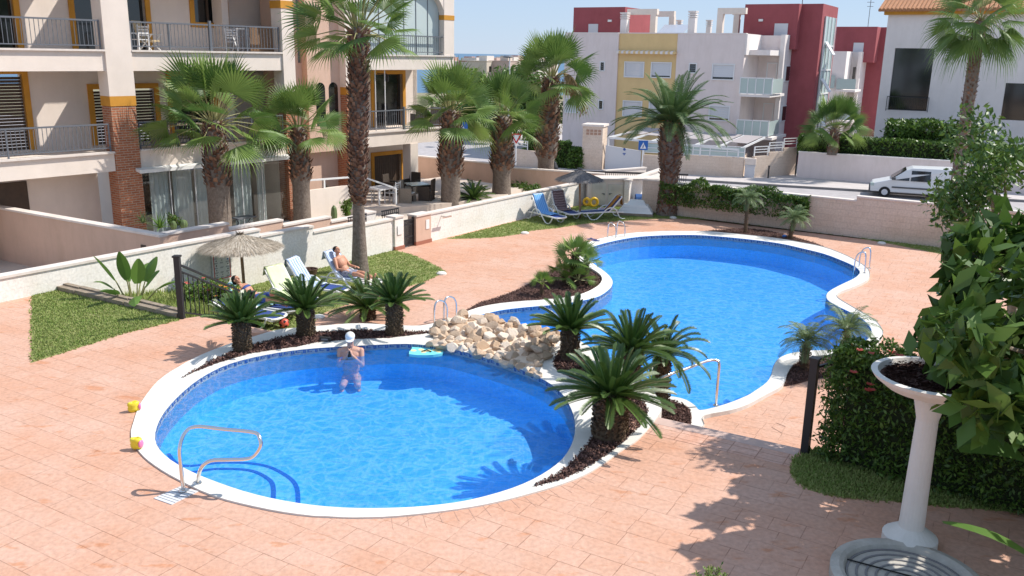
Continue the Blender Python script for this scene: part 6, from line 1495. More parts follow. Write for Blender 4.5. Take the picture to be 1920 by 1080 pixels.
def head(mb, c, fw, up, s=1.0):
    fw = Vector(fw).normalized(); up = Vector(up); up = (up-fw*up.dot(fw)).normalized(); sd = fw.cross(up); rot = Matrix((sd, fw, up)).transposed(); c = Vector(c)
    T = lambda x, y, z: c+rot@Vector((x*s, y*s, z*s))
    ell(mb, T(0,-.008,.025), (.076*s,.094*s,.090*s), rot); ell(mb, T(0,.018,-.045), (.058*s,.068*s,.066*s), rot); ell(mb, T(0,.070,-.088), (.028*s,.022*s,.020*s), rot)
    cap(mb, T(0,.085,.022), T(0,.106,-.022), .009*s, .014*s, 8); ell(mb, T(0,.082,.036), (.048*s,.018*s,.010*s), rot, 10, 6); ell(mb, T(0,.084,-.052), (.024*s,.012*s,.009*s), rot, 10, 6)
    for g in (-1,1): ell(mb, T(g*.078,-.01,-.005), (.009*s,.018*s,.030*s), rot, 8, 6); ell(mb, T(g*.040,.062,-.022), (.022*s,.020*s,.018*s), rot, 8, 6)
    return T, rot
def finish(mb, m, par, vox=.008):
    o = part(mb, 'body', m, par); r = o.modifiers.new('r','REMESH'); r.mode = 'VOXEL'; r.voxel_size = vox; r.use_smooth_shade = True
    s_ = o.modifiers.new('s','CORRECTIVE_SMOOTH') if False else o.modifiers.new('s','SMOOTH'); s_.factor = .5; s_.iterations = 3; return o
def face_bits(T, rot, par, s=1.0):
    for g in (-1, 1):
        mb = MB(); ell(mb, T(g*.030,.083,.012), (.010*s,.006*s,.006*s), rot, 8, 6); part(mb, 'eye', M['black'], par, smooth=True)
# reclining figure in lounger space
def recliner(L, label, skin, seed, shorts, hairlong=False, top=None, knee=0.0, off=.06):
    t0, (bx,bz,tx,tz,a,W) = L; t = thing('person', label, 'person', t0.location, t0.rotation_euler.z); t.scale = (.86,)*3
    u = Vector((-math.cos(a),0,math.sin(a))); n = Vector((math.sin(a),0,math.cos(a))); B = Vector((bx,0,bz))+n*off
    pel = B+Vector((.06,0,.075)); wa = B+u*.16+n*.085; ch = B+u*.36+n*.10; sh = B+u*.50+n*.085; nk = B+u*.58+n*.10; hdp = B+u*.72+n*.15
    mb = MB(); Ry = Matrix.Rotation(-(PI/2-a), 3, 'Y')
    ell(mb, pel, (.13,.165,.105)); ell(mb, wa, (.105,.145,.14), Matrix.Rotation(-(PI/2-a),3,'Y')); ell(mb, ch, (.115,.175,.17), Matrix.Rotation(-(PI/2-a),3,'Y')); ell(mb, sh, (.085,.195,.075), Matrix.Rotation(-(PI/2-a),3,'Y'))
    cap(mb, sh, nk+u*.04, .062, .055); fw = (Vector((.75,0,.35))+n*.2).normalized(); T, rot = head(mb, hdp, fw, Vector((-.3,0,1)))
    legs = []
    for g in (-1, 1):
        hip = pel+Vector((.04, g*.085, 0)); kn = Vector((.36, g*.10, .46+knee*(.28 if g > 0 else .0)+.02)); an = Vector((.74, g*.09, .385)); 
        cap(mb, hip, kn, .085, .058); cap(mb, kn, kn.lerp(an,.35), .056, .057); cap(mb, kn.lerp(an,.35), an, .055, .036); cap(mb, an+Vector((-.02,0,-.02)), an+Vector((.06,g*.02,.10)), .034, .028); ell(mb, an+Vector((.06,g*.02,.12)), (.022,.036,.03))
        legs.append((hip, kn))
        s0 = sh+Vector((0,g*.185,0)); elb = s0+Vector((.16, g*.09, -.24)); wr = elb+Vector((.22, -g*.03, .00)); cap(mb, s0, elb, .052, .040); cap(mb, elb, wr, .040, .027); hand(mb, wr, wr-elb, (0,0,-1), .5, 1, g)
    finish(mb, skin, t); face_bits(T, rot, t)
    mb = MB(); ell(mb, pel, (.142,.177,.115)); 
    for hip, kn in legs: cap(mb, hip, hip.lerp(kn,.5), .096, .085)
    o = part(mb, 'shorts' if not top else 'swimsuit', shorts, t); r = o.modifiers.new('r','REMESH'); r.mode = 'VOXEL'; r.voxel_size = .012; r.use_smooth_shade = True
    if top: mb = MB(); ell(mb, ch+n*.01+u*.02, (.122,.180,.075), Ry); part(mb, 'swim_top', top, t, smooth=True)
    mb = MB(); ell(mb, T(0,-.022,.040), (.082,.096,.088), rot)
    if hairlong: ell(mb, T(0,-.075,-.02), (.07,.05,.09), rot)
    keep = MB(); part(mb, 'hair', M['hair'], t, smooth=True); return t
M['trunks'] = mat('patterned_trunks', (.55,.55,.60), .9, col2=(.10,.11,.20), scale=22)
recliner(Ld, 'man with short dark hair and patterned trunks sunbathing on a white lounger', M['skin'], 1, M['trunks'])
recliner(Lg, 'woman with dark hair tied back reclining in the shade behind the stair railing', M['skin'], 2, M['bluemesh'], True, M['bluemesh'], knee=.5)
# man standing in the round pool
pm_ = P(656,668,-.07); t = thing('person', 'man in a white cap standing chest-deep in the round pool drinking', 'person', (pm_.x, pm_.y+.08, -.06), math.radians(6)); t.scale = (.92,)*3
mb = MB(); S = .95
ell(mb, (0,0,-.42), (.16,.12,.12)); ell(mb, (0,0,-.25), (.155,.115,.17)); ell(mb, (0,0,-.04), (.185,.125,.17)); ell(mb, (0,.005,.07), (.205,.085,.075)); cap(mb, (0,0,.10), (0,-.015,.20), .062, .055)
T, rot = head(mb, (0,-.03,.285), (0,-.95,-.22), (0,-.2,1), .98)
for g in (-1,1):
    s0 = Vector((g*.185,0,.065)); e = Vector((g*.205,-.12,-.17)); w_ = Vector((g*.045,-.235,.05)); cap(mb, s0, e, .052, .040); cap(mb, e, w_, .040, .027)
    hand(mb, w_, Vector((-g*.25,.05,1)), Vector((-g*1,.25,0)), .75, .95, g)
    cap(mb, (g*.09,0,-.44), (g*.13,-.34,-.46), .085, .06); cap(mb, (g*.13,-.34,-.46), (g*.14,-.20,-.57), .055, .035); ell(mb, (g*.15,-.26,-.575), (.04,.09,.025))
finish(mb, M['skin2'], t, .007); face_bits(T, rot, t, .98)
mb = MB(); ell(mb, T(0,-.012,.055), (.086,.103,.078), rot); part(mb, 'cap_crown', M['plastic'], t, smooth=True)
mb = MB(); n = 14; pts = [T(.078*math.cos(PI*k/(n-1)), .070+.075*math.sin(PI*k/(n-1)), .045-.02*math.sin(PI*k/(n-1))) for k in range(n)]; a_ = [mb.av(p) for p in pts]+[mb.av(T(-.06,.05,.06)), mb.av(T(.06,.05,.06))]; mb.fi(a_)
o = part(mb, 'cap_brim', M['plastic'], t); so_ = o.modifiers.new('s','SOLIDIFY'); so_.thickness = .006
mb = MB(); mb.tube([(0,-.255,.03),(0,-.235,.10),(0,-.215,.15),(0,-.195,.19)], [.030,.031,.028,.012], 12); o = mb.build('drink_bottle', M['black']); o.scale = t.scale; o.location = t.location; o.rotation_euler = t.rotation_euler; tag(o, 'small dark bottle in both hands of the man in the pool', 'bottle')
# ------------------------------------------------------------------ palm-thatch umbrellas
def palapa(bx, by, tx, ty, z, rad, label, m, seed, hc=.36):
    R.seed(seed); b = P(bx, by, z); r = ray(tx, ty); tt_ = b.y/r.y; top = EYE+r*tt_; H = top.z-z; dx = top.x-b.x
    t = thing('thatched_umbrella', label, 'beach umbrella', b); mb = MB(); mb.tube([(0,0,-.1),(dx,0,H)], .035, 10); part(mb, 'pole', M['wood'], t, smooth=True)
    mb = MB(); ap = Vector((dx,0,H+.03)); n = 28
    for k in range(n):
        a0, a1 = 2*PI*k/n, 2*PI*(k+1)/n; q0 = ap+Vector((math.cos(a0)*rad*.86, math.sin(a0)*rad*.86, -hc*.9)); q1 = ap+Vector((math.cos(a1)*rad*.86, math.sin(a1)*rad*.86, -hc*.9)); mb.cur = .3; mb.face([ap-Vector((0,0,.03)), q0, q1])
    for k in range(5200):
        a = rnd(0,2*PI); u = R.random()**.6; u1 = min(rnd(1.0,1.13), u+rnd(.15,.38)); w = rnd(.006,.012); mb.cur = R.random()
        f = lambda q: ap+Vector((math.cos(a)*rad*q, math.sin(a)*rad*q, -hc*(q**.9)+.03+rnd(-.012,.02)))
        p0, p1_ = f(u*.97), f(u1); a += rnd(-.05,.05); sd = Vector((-math.sin(a), math.cos(a), 0))*w; mb.fi([mb.av(p0-sd), mb.av(p0+sd), mb.av(p1_+Vector((0,0,-rnd(0,.04))))])
    for k in range(60): a = rnd(0,6.28); e = ap+Vector((math.cos(a)*.1, math.sin(a)*.1, rnd(.02,.10))); mb.fi([mb.av(ap+Vector((.02,0,-.02))), mb.av(ap+Vector((-.02,0,-.02))), mb.av(e)])
    part(mb, 'thatch', M[m], t); mb = MB(); 
    for k in range(8): a = 2*PI*k/8; mb.bar(Vector((dx,0,H-.28)), ap+Vector((math.cos(a)*rad*.7, math.sin(a)*rad*.7, -hc*.75-.03)), .02, .02)
    part(mb, 'struts', M['wood'], t); return t
palapa(460,562,450,443,LZ,.90,'pale thatched umbrella on a leaning pole in front of the notice board','thatch',101,.30)
palapa(1088,410,1087,320,LZ,.82,'grey weathered thatched umbrella between the far loungers','oldthatch',102)
# ------------------------------------------------------------------ notice board
a = Frame(W0, WD).V(394,472); b = Frame(W0, WD).V(433,520); s0, s1, z0, z1 = a[0], b[0], b[1]-.0, a[1]
t = wthing('notice_board', 'white pool rules board with red border under the thatched umbrella', 'sign', W0, WD); ym = -.05
mb = MB(); mb.box(s0, s1, ym, -.031, z0, z1); part(mb, 'board', M['plastic'], t)
mb = MB(); i = .03; w = .018
for q in ((s0+i,s1-i,z1-i-w,z1-i),(s0+i,s1-i,z0+i,z0+i+w),(s0+i,s0+i+w,z0+i+w,z1-i-w),(s1-i-w,s1-i,z0+i+w,z1-i-w)): mb.box(q[0],q[1],ym-.004,ym-.001,q[2],q[3])
part(mb, 'red_border', M['signred'], t)
mb = MB(); R.seed(9); W_s, H_s = s1-s0, z1-z0
for r_ in range(5):
    for c_ in range(3):
        x = s0+W_s*(.2+.3*c_); z = z1-H_s*(.17+.16*r_)
        if c_ != 1 or r_ in (1, 4): k = rnd(.012,.022); mb.hexa([(x-k,ym-.004,z-k*.6),(x+k*.6,ym-.004,z-k),(x+k*.6,ym-.001,z-k),(x-k,ym-.001,z-k*.6),(x-k*.4,ym-.004,z+k),(x+k,ym-.004,z+k*.5),(x+k,ym-.001,z+k*.5),(x-k*.4,ym-.001,z+k)], 1 if (r_*3+c_) % 5 == 0 else 0)
        for l_ in range(3): mb.box(x-W_s*.10, x+W_s*rnd(.03,.10), ym-.003, ym-.001, z-.05-l_*.012, z-.045-l_*.012, 2)
part(mb, 'pictograms', [M['black'], M['signblue'], M['greymetal']], t)
# ------------------------------------------------------------------ small things
M['ballred'] = mat('ball_red', (.75,.12,.08), .4)
c = P(533,615,LZ)+Vector((0,0,.105)); mb = MB(); gr = (1+5**.5)/2; ic = [Vector(v).normalized() for v in [(0,1,gr),(0,-1,gr),(0,1,-gr),(0,-1,-gr),(1,gr,0),(-1,gr,0),(1,-gr,0),(-1,-gr,0),(gr,0,1),(gr,0,-1),(-gr,0,1),(-gr,0,-1)]]
rows = []; n, m_ = 28, 18
for j in range(m_+1): ph = PI*j/m_; rows.append([mb.av((.105*math.sin(ph)*math.cos(2*PI*i/n), .105*math.sin(ph)*math.sin(2*PI*i/n), .105*math.cos(ph))) for i in range(n)])
for a_, b_ in zip(rows, rows[1:]):
    for i in range(n): v = (Vector(mb.v[a_[i]])+Vector(mb.v[b_[(i+1)%n]])).normalized(); mb.fi([a_[i], b_[i], b_[(i+1)%n], a_[(i+1)%n]], 1 if max(v.dot(q) for q in ic) > .955 else 0)
o = mb.build('ball', [M['ballred'], M['black']], smooth=True); o.location = c; o.rotation_euler = (.4,.3,.2); tag(o, 'red football with dark spots on the lawn beside the cycads', 'ball')
M['ringyellow'] = mat('inflatable_yellow', (.85,.50,.03), .3); M['lemon'] = mat('inflatable_lemon', (.80,.62,.04), .3); M['pink'] = mat('inflatable_pink', (.80,.20,.38), .3)
def torus(mb, R_, r_, n=28, m_=12, mi=0, squash=1):
    rows = [[mb.av(((R_+r_*math.cos(2*PI*j/m_))*math.cos(2*PI*i/n), r_*math.sin(2*PI*j/m_)*squash, (R_+r_*math.cos(2*PI*j/m_))*math.sin(2*PI*i/n))) for j in range(m_)] for i in range(n)]
    for i in range(n):
        for j in range(m_): mb.fi([rows[i][j], rows[(i+1)%n][j], rows[(i+1)%n][(j+1)%m_], rows[i][(j+1)%m_]], mi)
for x, y, rr, rz, lb, cm in ((1113,389,.145,.3,'orange-yellow swim ring leaning by the cupboard doors, the nearer and larger one','ringyellow'),(1100,387,.12,-.6,'smaller yellow swim ring with a pale centre, leaning against the umbrella pole','ringyellow')):
    p = P(x, y, LZ); t = thing('swim_ring', lb, 'swim ring', (p.x,p.y,LZ+rr+.055), rz); mb = MB(); torus(mb, rr, .055); part(mb, 'tube', M[cm], t, smooth=True); mb = MB(); mb.tube([(rr*.7,.05,rr*.7),(rr*.7,.08,rr*.72)], .01, 6); part(mb, 'valve', M['plastic'], t)
for i, (x, y, rz, lb) in enumerate(((251,765,.5,'yellow and pink inflatable armband on the deck at the left edge, the farther one'),(256,836,-.2,'yellow and pink inflatable armband on the white coping at the left edge, the nearer one'))):
    p = P(x, y, .05); t = thing('inflatable_armband', lb, 'armband', (p.x,p.y,(.0 if i == 0 else .018)), rz); mb = MB()
    mb.lathe([(.045,0),(.068,.02),(.072,.05),(.064,.07),(.072,.09),(.068,.125),(.045,.14),(.03,.12),(.03,.02),(.045,0)], n=14)
    for k, v in enumerate(mb.v): mb.v[k] = (v[0]*1.1, v[1]*.7, v[2]+.006*math.sin(v[0]*60))
    part(mb, 'sleeve', M['lemon'], t, smooth=True); mb = MB(); ell(mb, (.07,-.01,.07), (.022,.045,.05)); part(mb, 'float_panel', M['pink'], t, smooth=True)
# bodyboard afloat
c = P(800,661,-.05); t = thing('bodyboard', 'turquoise bodyboard afloat by the boulders in the round pool', 'bodyboard', c, .0)
bp_ = [(767,666),(772,656),(776,650),(800,651),(818,654),(829,658),(831,663),(822,666),(800,668)]; bw = [P(x,y,-.05)-c for x,y in bp_]; M['cyan'] = mat('cyan_foam', (.20,.68,.72), .5)
mb = MB(); mb.prism([(q.x,q.y) for q in smoothpoly([V2(q.x,q.y) for q in bw],2)], -.025, .02); part(mb, 'board', M['cyan'], t)
mb = MB()
for x, y in ((-.22,.03),(-.10,.08),(.02,.04),(.13,.06),(.20,.0),(-.05,-.03)): mb.lathe([(0,.0045),(.045,.004),(.05,0)], (x,y+.0,.0205), 12)
part(mb, 'printed_spots', mat('pale_yellow_print', (.75,.66,.35), .5), t)
mb = MB(); mb.tube([(-.08,-.03,.03),(0,.0,.045),(.08,-.04,.03)], .010, 6); part(mb, 'leash', M['black'], t)
# white stack on timber, blue roll, pink mat
p = P(1192,404,LZ); t = thing('white_slab_stack', 'stack of white moulded panels on a low timber pallet by the date palm', 'panel stack', p, math.radians(-12))
mb = MB(); mb.box(-.72,.62,-.25,.55,.0,.07); mb.box(-.70,.60,-.23,.53,.07,.10); part(mb, 'pallet', M['timber'], t)
for z, w, y0 in ((.10,.60,-.18),(.19,.53,-.12),(.28,.46,-.05)): mb = MB(); mb.hexa([(-w-.05,y0,z),(w,y0,z),(w,.5,z),(-w-.05,.5,z),(-w,y0+.05,z+.085),(w-.05,y0+.05,z+.085),(w-.05,.46,z+.085),(-w,.46,z+.085)]); part(mb, 'panel', M['plastic'], t)
mb = MB(); mb.hexa([(-.35,0,.365),(.35,0,.365),(.35,.4,.365),(-.35,.4,.365),(-.25,.3,.52),(.22,.3,.52),(.22,.4,.52),(-.25,.4,.52)]); part(mb, 'lid', M['plastic'], t)
p = P(1207,390,LZ); o = MB(); o.tube([(-.35,0,.25),(.45,0,.25)], .24, 18); t = o.build('rolled_cover', mat('blue_cover', (.03,.10,.30), .6, var=.3, scale=6), smooth=False); t.location = (p.x+.05,p.y+.25,LZ); tag(t, 'rolled dark blue cover behind the white panel stack', 'pool cover')
p = P(1129,395,LZ); mb = MB(); mb.hexa([(-.2,-.1,.01),(.2,-.1,.01),(.18,.12,.01),(-.2,.12,.01),(-.16,-.08,.10),(.15,-.06,.12),(.14,.1,.1),(-.15,.1,.08)]); o = mb.build('beach_bag', towelmat('pink_stripe', (.65,.30,.38), (.25,.40,.62), .06, True)); o.location = p; tag(o, 'pink and blue striped beach bag on the grass by the empty lounger', 'bag')
# dark pot by the wall
p = P(582,521,LZ); t = thing('clay_pot', 'wide dark brown pot standing on the lawn between two loungers', 'plant pot', p)
mb = MB(); mb.lathe([(.0,0),(.12,0),(.15,.08),(.19,.22),(.20,.24),(.17,.24),(.16,.20),(0,.19)], n=20); part(mb, 'pot', mat('dark_clay', (.12,.07,.045), .7, var=.3, scale=8), t)
mb = MB(); mb.lathe([(.165,.20),(0,.215)], n=14); leafset(mb, 60, lambda: (rnd(-.12,.12), rnd(-.12,.12), rnd(.2,.26)), .02, .04); part(mb, 'soil', M['mulch'], t)
# bag and flip-flops
p = P(610,639,.02); t = thing('black_bag', 'small black bag on the coping beside the man in the pool', 'bag', p)
mb = MB(); mb.hexa([(-.10,-.05,0),(.10,-.05,0),(.10,.05,0),(-.10,.05,0),(-.085,-.035,.07),(.08,-.03,.06),(.08,.03,.06),(-.085,.03,.075)]); part(mb, 'bag', M['black'], t); mb = MB(); mb.box(-.06,.05,-.045,-.04,.02,.05); part(mb, 'pocket', M['greymetal'], t)
for x, y, lb in ((1108,449,'dark flip-flop on the coping by the far ladder, left one'),(1117,452,'dark flip-flop on the coping by the far ladder, right one')):
    p = P(x, y, CZ); mb = MB(); mb.prism([(q.x,q.y) for q in smoothpoly([V2(-.12,-.03),V2(-.05,-.045),V2(.1,-.045),V2(.12,0),V2(.1,.045),V2(-.05,.04),V2(-.12,.03)],2)], .001, .02); mb.tube([(.06,0,.02),(.0,.04,.05),(-.04,.045,.02)], .008, 5); mb.tube([(.06,0,.02),(.0,-.04,.05),(-.04,-.045,.02)], .008, 5); o = mb.build('flip_flop', M['bluemesh']); o.location = p; tag(o, lb, 'flip-flop')
p = P(1479,447,LZ+.03); mb = MB(); ell(mb, (0,0,.05), (.09,.06,.05)); o = mb.build('blue_pouch', M['signblue'], smooth=True); o.location = P(1471,446,LZ); tag(o, 'small bright blue pouch at the foot of the leaning small palm', 'pouch')
# foot grate and cover plate
gp = [P(x,y,.006) for x,y in ((288,934),(338,912),(372,921),(322,946))]; mb = MB(); mb.prism([(q.x,q.y) for q in gp], .0, .008); t = thing('foot_grate', 'pale square grating set in the deck by the looped handrail', 'grating', (0,0,0)); part(mb, 'plate', M['shutter'], t); mb = MB()
for k in range(1,8): mb.bar(gp[0].lerp(gp[1],k/8)+Vector((0,0,.003)), gp[3].lerp(gp[2],k/8)+Vector((0,0,.003)), .004, .003)
part(mb, 'slots', M['greymetal'], t)
gp = [P(x,y,LZ) for x,y in ((1447,801),(1455,793),(1473,800),(1466,812))]; mb = MB(); 
for k in range(4): mb.bar(gp[k]+Vector((0,0,.004)), gp[(k+1)%4]+Vector((0,0,.004)), .010, .003)
o = mb.build('access_cover', M['groove']); tag(o, 'small square access cover in the deck near the hedge', 'cover')
# ------------------------------------------------------------------ patio furniture
PZ = -.87
def chair_w(loc, rz, label, m='wicker', grp=None):
    t = thing('wicker_armchair', label, 'chair', loc, rz, grp); t.scale = (.9,)*3
    mb = MB(); mb.box(-.26,.26,-.24,.26,.30,.38); part(mb, 'seat', M[m], t)
    mb = MB(); mb.hexa([(-.30,.24,0),(.30,.24,0),(.30,.30,0),(-.30,.30,0),(-.27,.30,.92),(.27,.30,.92),(.27,.36,.92),(-.27,.36,.92)]); part(mb, 'backrest', M[m], t)
    for s in (-1,1): mb = MB(); a_, b_ = (s*.26, s*.32); mb.box(a_, b_, -.26, .24, 0, .62); part(mb, 'arm', M[m], t)
    mb = MB(); mb.box(-.24,.24,-.23,.23,.38,.42); part(mb, 'cushion', M['curtain'], t); return t
def pp(x, y, z=PZ): return P(x, y, z)
gW = 'wicker armchairs round the patio table'
chair_w(pp(765,379), 1.35+PI/2*0, 'pale wicker armchair with its back to the camera side of the patio table', 'wicker', gW)
chair_w(pp(799,375), -1.75, 'brown wicker armchair on the right of the patio table', 'wickerdark', gW)
chair_w(pp(772,362), -.4, 'brown wicker armchair on the far side of the patio table', 'wickerdark', gW)
chair_w(pp(735,366), 1.2, 'brown wicker armchair half hidden behind the white slatted chair', 'wickerdark', gW)
p = pp(782,374); t = thing('patio_table', 'glass topped wicker table between the armchairs', 'table', p, .5); mb = MB(); mb.box(-.38,.38,-.38,.38,.60,.63); part(mb, 'table_top', M['frost'], t)
for sx in (-1,1):
    for sy in (-1,1): mb = MB(); mb.box(sx*.34-.03,sx*.34+.03,sy*.34-.03,sy*.34+.03,0,.60); part(mb, 'leg', M['wickerdark'], t)
p = pp(712,386,-1.0); t = thing('white_table', 'white square garden table beside the slatted chairs', 'table', p, FB.rz); mb = MB(); mb.box(-.42,.42,-.42,.42,.66,.71); part(mb, 'table_top', M['whitemetal'], t)
for sx in (-1,1):
    for sy in (-1,1): mb = MB(); mb.box(sx*.38-.03,sx*.38+.03,sy*.38-.03,sy*.38+.03,0,.66); part(mb, 'leg', M['whitemetal'], t)
def chair_s(loc, rz, label, m='whitemetal', z=0, grp=None):
    t = thing('slatted_chair', label, 'chair', loc, rz, grp); t.scale = (.9,)*3; mb = MB()
    for k in range(5): mb.box(-.22,.22,-.22+k*.09,-.15+k*.09,.42,.445)
    part(mb, 'seat', M[m], t); mb = MB()
    for k in range(4): mb.box(-.22,.22,.24+k*.012,.26+k*.012,.55+k*.09,.60+k*.09)
    part(mb, 'backrest', M[m], t)
    for sx in (-1,1):
        mb = MB(); mb.box(sx*.22-.02,sx*.22+.02,-.24,-.20,0,.64); part(mb, 'leg', M[m], t); mb = MB(); mb.bar((sx*.22,.24,0),(sx*.22,.30,.92),.035,.035); part(mb, 'leg', M[m], t); mb = MB(); mb.box(sx*.22-.025,sx*.22+.025,-.24,.27,.62,.65); part(mb, 'arm', M[m], t)
    return t
gS = 'white slatted chairs at the garden table'
chair_s(pp(735,380), -1.9, 'white slatted chair on the right of the white garden table', grp=gS); chair_s(pp(690,384,-1.0), 1.5, 'white slatted chair partly hidden by the tall palm trunk', grp=gS)
p = pp(613,404,-1.1); t = thing('sculpture', 'dark ovoid sculpture on a grey plinth below the brick pillar', 'sculpture', p)
k_ = 1650/((p-EYE).dot(FW)); mb = MB(); mb.box(-.16,.16,-.16,.16,0,.58); part(mb, 'plinth', M['concrete'], t); mb = MB(); ell(mb, (0,0,.88), (.15,.12,.25), Matrix.Rotation(.15,3,'Y')); mb.lathe([(.1,.58),(.05,.65),(.05,.70)], n=12); part(mb, 'figure', M['wickerdark'], t, smooth=True)
# balcony furniture
def balc(F, x, y, off, z): s, _ = F.V(x, y, off); q = F.w(s, off, z); return q
M['canvas'] = mat('beige_canvas', (.50,.40,.25), .9, var=.1)
def recl(loc, rz, label):
    t = thing('folding_chair', label, 'chair', loc, rz); t.scale = (.9,)*3; mb = MB(); mb.hexa([(-.24,-.25,.38),(.24,-.25,.38),(.24,.2,.34),(-.24,.2,.34),(-.24,-.25,.43),(.24,-.25,.43),(.24,.2,.39),(-.24,.2,.39)]); part(mb, 'seat', M['canvas'], t)
    mb = MB(); mb.hexa([(-.24,.2,.36),(.24,.2,.36),(.24,.26,.36),(-.24,.26,.36),(-.24,.42,1.05),(.24,.42,1.05),(.24,.47,1.05),(-.24,.47,1.05)]); part(mb, 'backrest', M['canvas'], t)
    for s in (-1,1): mb = MB(); mb.bar((s*.27,-.3,0),(s*.27,.3,.6),.03,.03); mb.bar((s*.27,.3,0),(s*.27,-.25,.6),.03,.03); mb.box(s*.27-.03,s*.27+.03,-.3,.32,.6,.63); part(mb, 'leg_frame', M['plastic'], t)
    return t
recl(balc(FA,280,70,1.2,4.53), FA.rz+.5, 'beige folding recliner on the upper left balcony'); chair_s(balc(FA,440,80,1.3,4.53), FA.rz+2.2, 'white chair on the right half of the upper balcony')
chair_s(balc(FA,258,75,.9,4.53), FA.rz-1.2, 'white chair at the left end of the upper balcony')
q = balc(FA,455,80,.9,4.53); t = thing('drying_rack', 'small white folding rack on the upper balcony', 'drying rack', q, FA.rz); mb = MB()
for k in range(5): mb.box(-.3,.3,-.2+k*.1,-.19+k*.1,.8,.81)
for s in (-1,1): mb.bar((s*.3,-.2,0),(s*.3,.2,.8),.02,.02); mb.bar((s*.3,.2,0),(s*.3,-.2,.8),.02,.02)
part(mb, 'rack', M['whitemetal'], t)
chair_w(balc(FA,300,250,.95,1.68), FA.rz+2.6, 'pale wicker armchair with dark cushion on the lower left balcony'); chair_w(balc(FA,455,245,.95,1.68), FA.rz-2.3, 'pale wicker armchair on the right side of the lower balcony')
q = balc(FA,345,250,1.1,1.68); t = thing('balcony_table', 'dark table between the armchairs on the lower balcony', 'table', q, FA.rz); mb = MB(); mb.box(-.45,.45,-.4,.4,.66,.70); part(mb, 'table_top', M['wicker'], t)
for sx in (-1,1):
    for sy in (-1,1): mb = MB(); mb.box(sx*.4-.025,sx*.4+.025,sy*.34-.025,sy*.34+.025,0,.66); part(mb, 'leg', M['wickerdark'], t)
for x, lb in ((785,'dark wicker armchair on the first-floor gallery right of the post'),(812,'second dark wicker armchair on the first-floor gallery, nearer the right end')): chair_w(balc(FB,x,225,1.0,FB.V(700,250)[1]), FB.rz+2.8, lb, 'wickerdark')
q = balc(FA,456,400,-.5,GZ); t = thing('wrought_table', 'small wrought iron table in front of the glazed porch', 'table', q, FA.rz); mb = MB(); mb.box(-.35,.35,-.22,.22,.50,.53); part(mb, 'table_top', M['greymetal'], t); mb = MB()
for s in (-1,1): mb.tube([(s*.3,0,.5),(s*.18,0,.36),(s*.28,0,.18),(s*.2,0,0)], .012, 6)
part(mb, 'iron_base', M['blackmetal'], t)
chair_s(FK.w(FK.V(1415,175)[0], 1.2, 2.32), FK.rz, 'white chair on the glass balcony of the pale block')
# ------------------------------------------------------------------ right foreground: bowl, round basin, plants
c = PD(1751,704,8.4); t = thing('bowl_planter', 'large white rimmed bowl planter with dark mulch in front of the flowering hedge', 'planter', (c.x,c.y,c.z-.75)); ped = MB(); ped.lathe([(.26,.75-c.z),(.26,.85-c.z),(.12,.95-c.z),(.10,.30),(.16,.56)], n=24); part(ped, 'pedestal', M['coping'], t, smooth=False)
mb = MB(); mb.lathe([(.10,.52),(.22,.545),(.42,.62),(.53,.705),(.56,.75),(.50,.755),(.475,.70)], n=40); part(mb, 'bowl', M['coping'], t, smooth=False)
mb = MB(); mb.lathe([(.485,.70),(.3,.715),(0,.725)], n=30); part(mb, 'soil', M['mulch'], t)
g = MB(); R.seed(77)
for k in range(900):
    a = rnd(0,6.28); q = math.sqrt(R.random())*.46; g.cur = R.random(); s_ = rnd(.012,.025); x, y, z = math.cos(a)*q, math.sin(a)*q, .71+rnd(0,.03); g.face([(x-s_,y,z),(x,y-s_,z+s_),(x+s_,y,z),(x,y+s_,z-.005)])
o = part(g, 'mulch', M['chip'], t); o['kind'] = 'stuff'
c = P(1700,1100,.0); rr = (P(1700,1100,0)-P(1560,1085,0)).length; t = thing('round_basin', 'shallow round concrete basin with ringed floor at the lower right corner', 'basin', (c.x,c.y,0))
mb = MB(); mb.lathe([(rr+.02,0),(rr+.02,.10),(rr-.06,.12),(rr-.10,.10),(rr-.12,.055),(0,.055)], n=56); part(mb, 'basin', M['concrete'], t)
for k in range(6):
    r_ = rr*(.80-.13*k)
    if r_ > .05: mb = MB(); mb.lathe([(r_+.012,.056),(r_+.008,.066),(r_-.008,.066),(r_-.012,.056)], n=48); part(mb, 'ring_joint', M['kerb'], t)
mb = MB(); mb.bar((-rr*.75,rr*.55,.07),(rr*.9,-rr*.35,.07),.012,.010); part(mb, 'cable', M['black'], t)
R.seed(78); pb_ = P(1335,1120,0); t = thing('shrub', 'tips of a bright green shrub poking up at the bottom edge', 'shrub', (pb_.x,pb_.y,0)); mb, sm = MB(), MB()
for k in range(46):
    a = rnd(0,6.28); q = Vector((math.cos(a)*rnd(.02,.20), math.sin(a)*rnd(.02,.15), rnd(.12,.30))); sm.tube([(0,0,0), q*.6, q], .005, 4)
    for j in range(7): e = Vector((rnd(-1,1),rnd(-1,1),rnd(.1,1))).normalized()*.045; sd = e.cross(UPZ).normalized()*.010; mb.cur = R.random(); b_ = q*rnd(.6,1); mb.fi([mb.av(b_), mb.av(b_+e*.5-sd), mb.av(b_+e), mb.av(b_+e*.5+sd)])
part(mb, 'foliage', M['brightleaf'], t); part(sm, 'stems', M['petiole'], t)
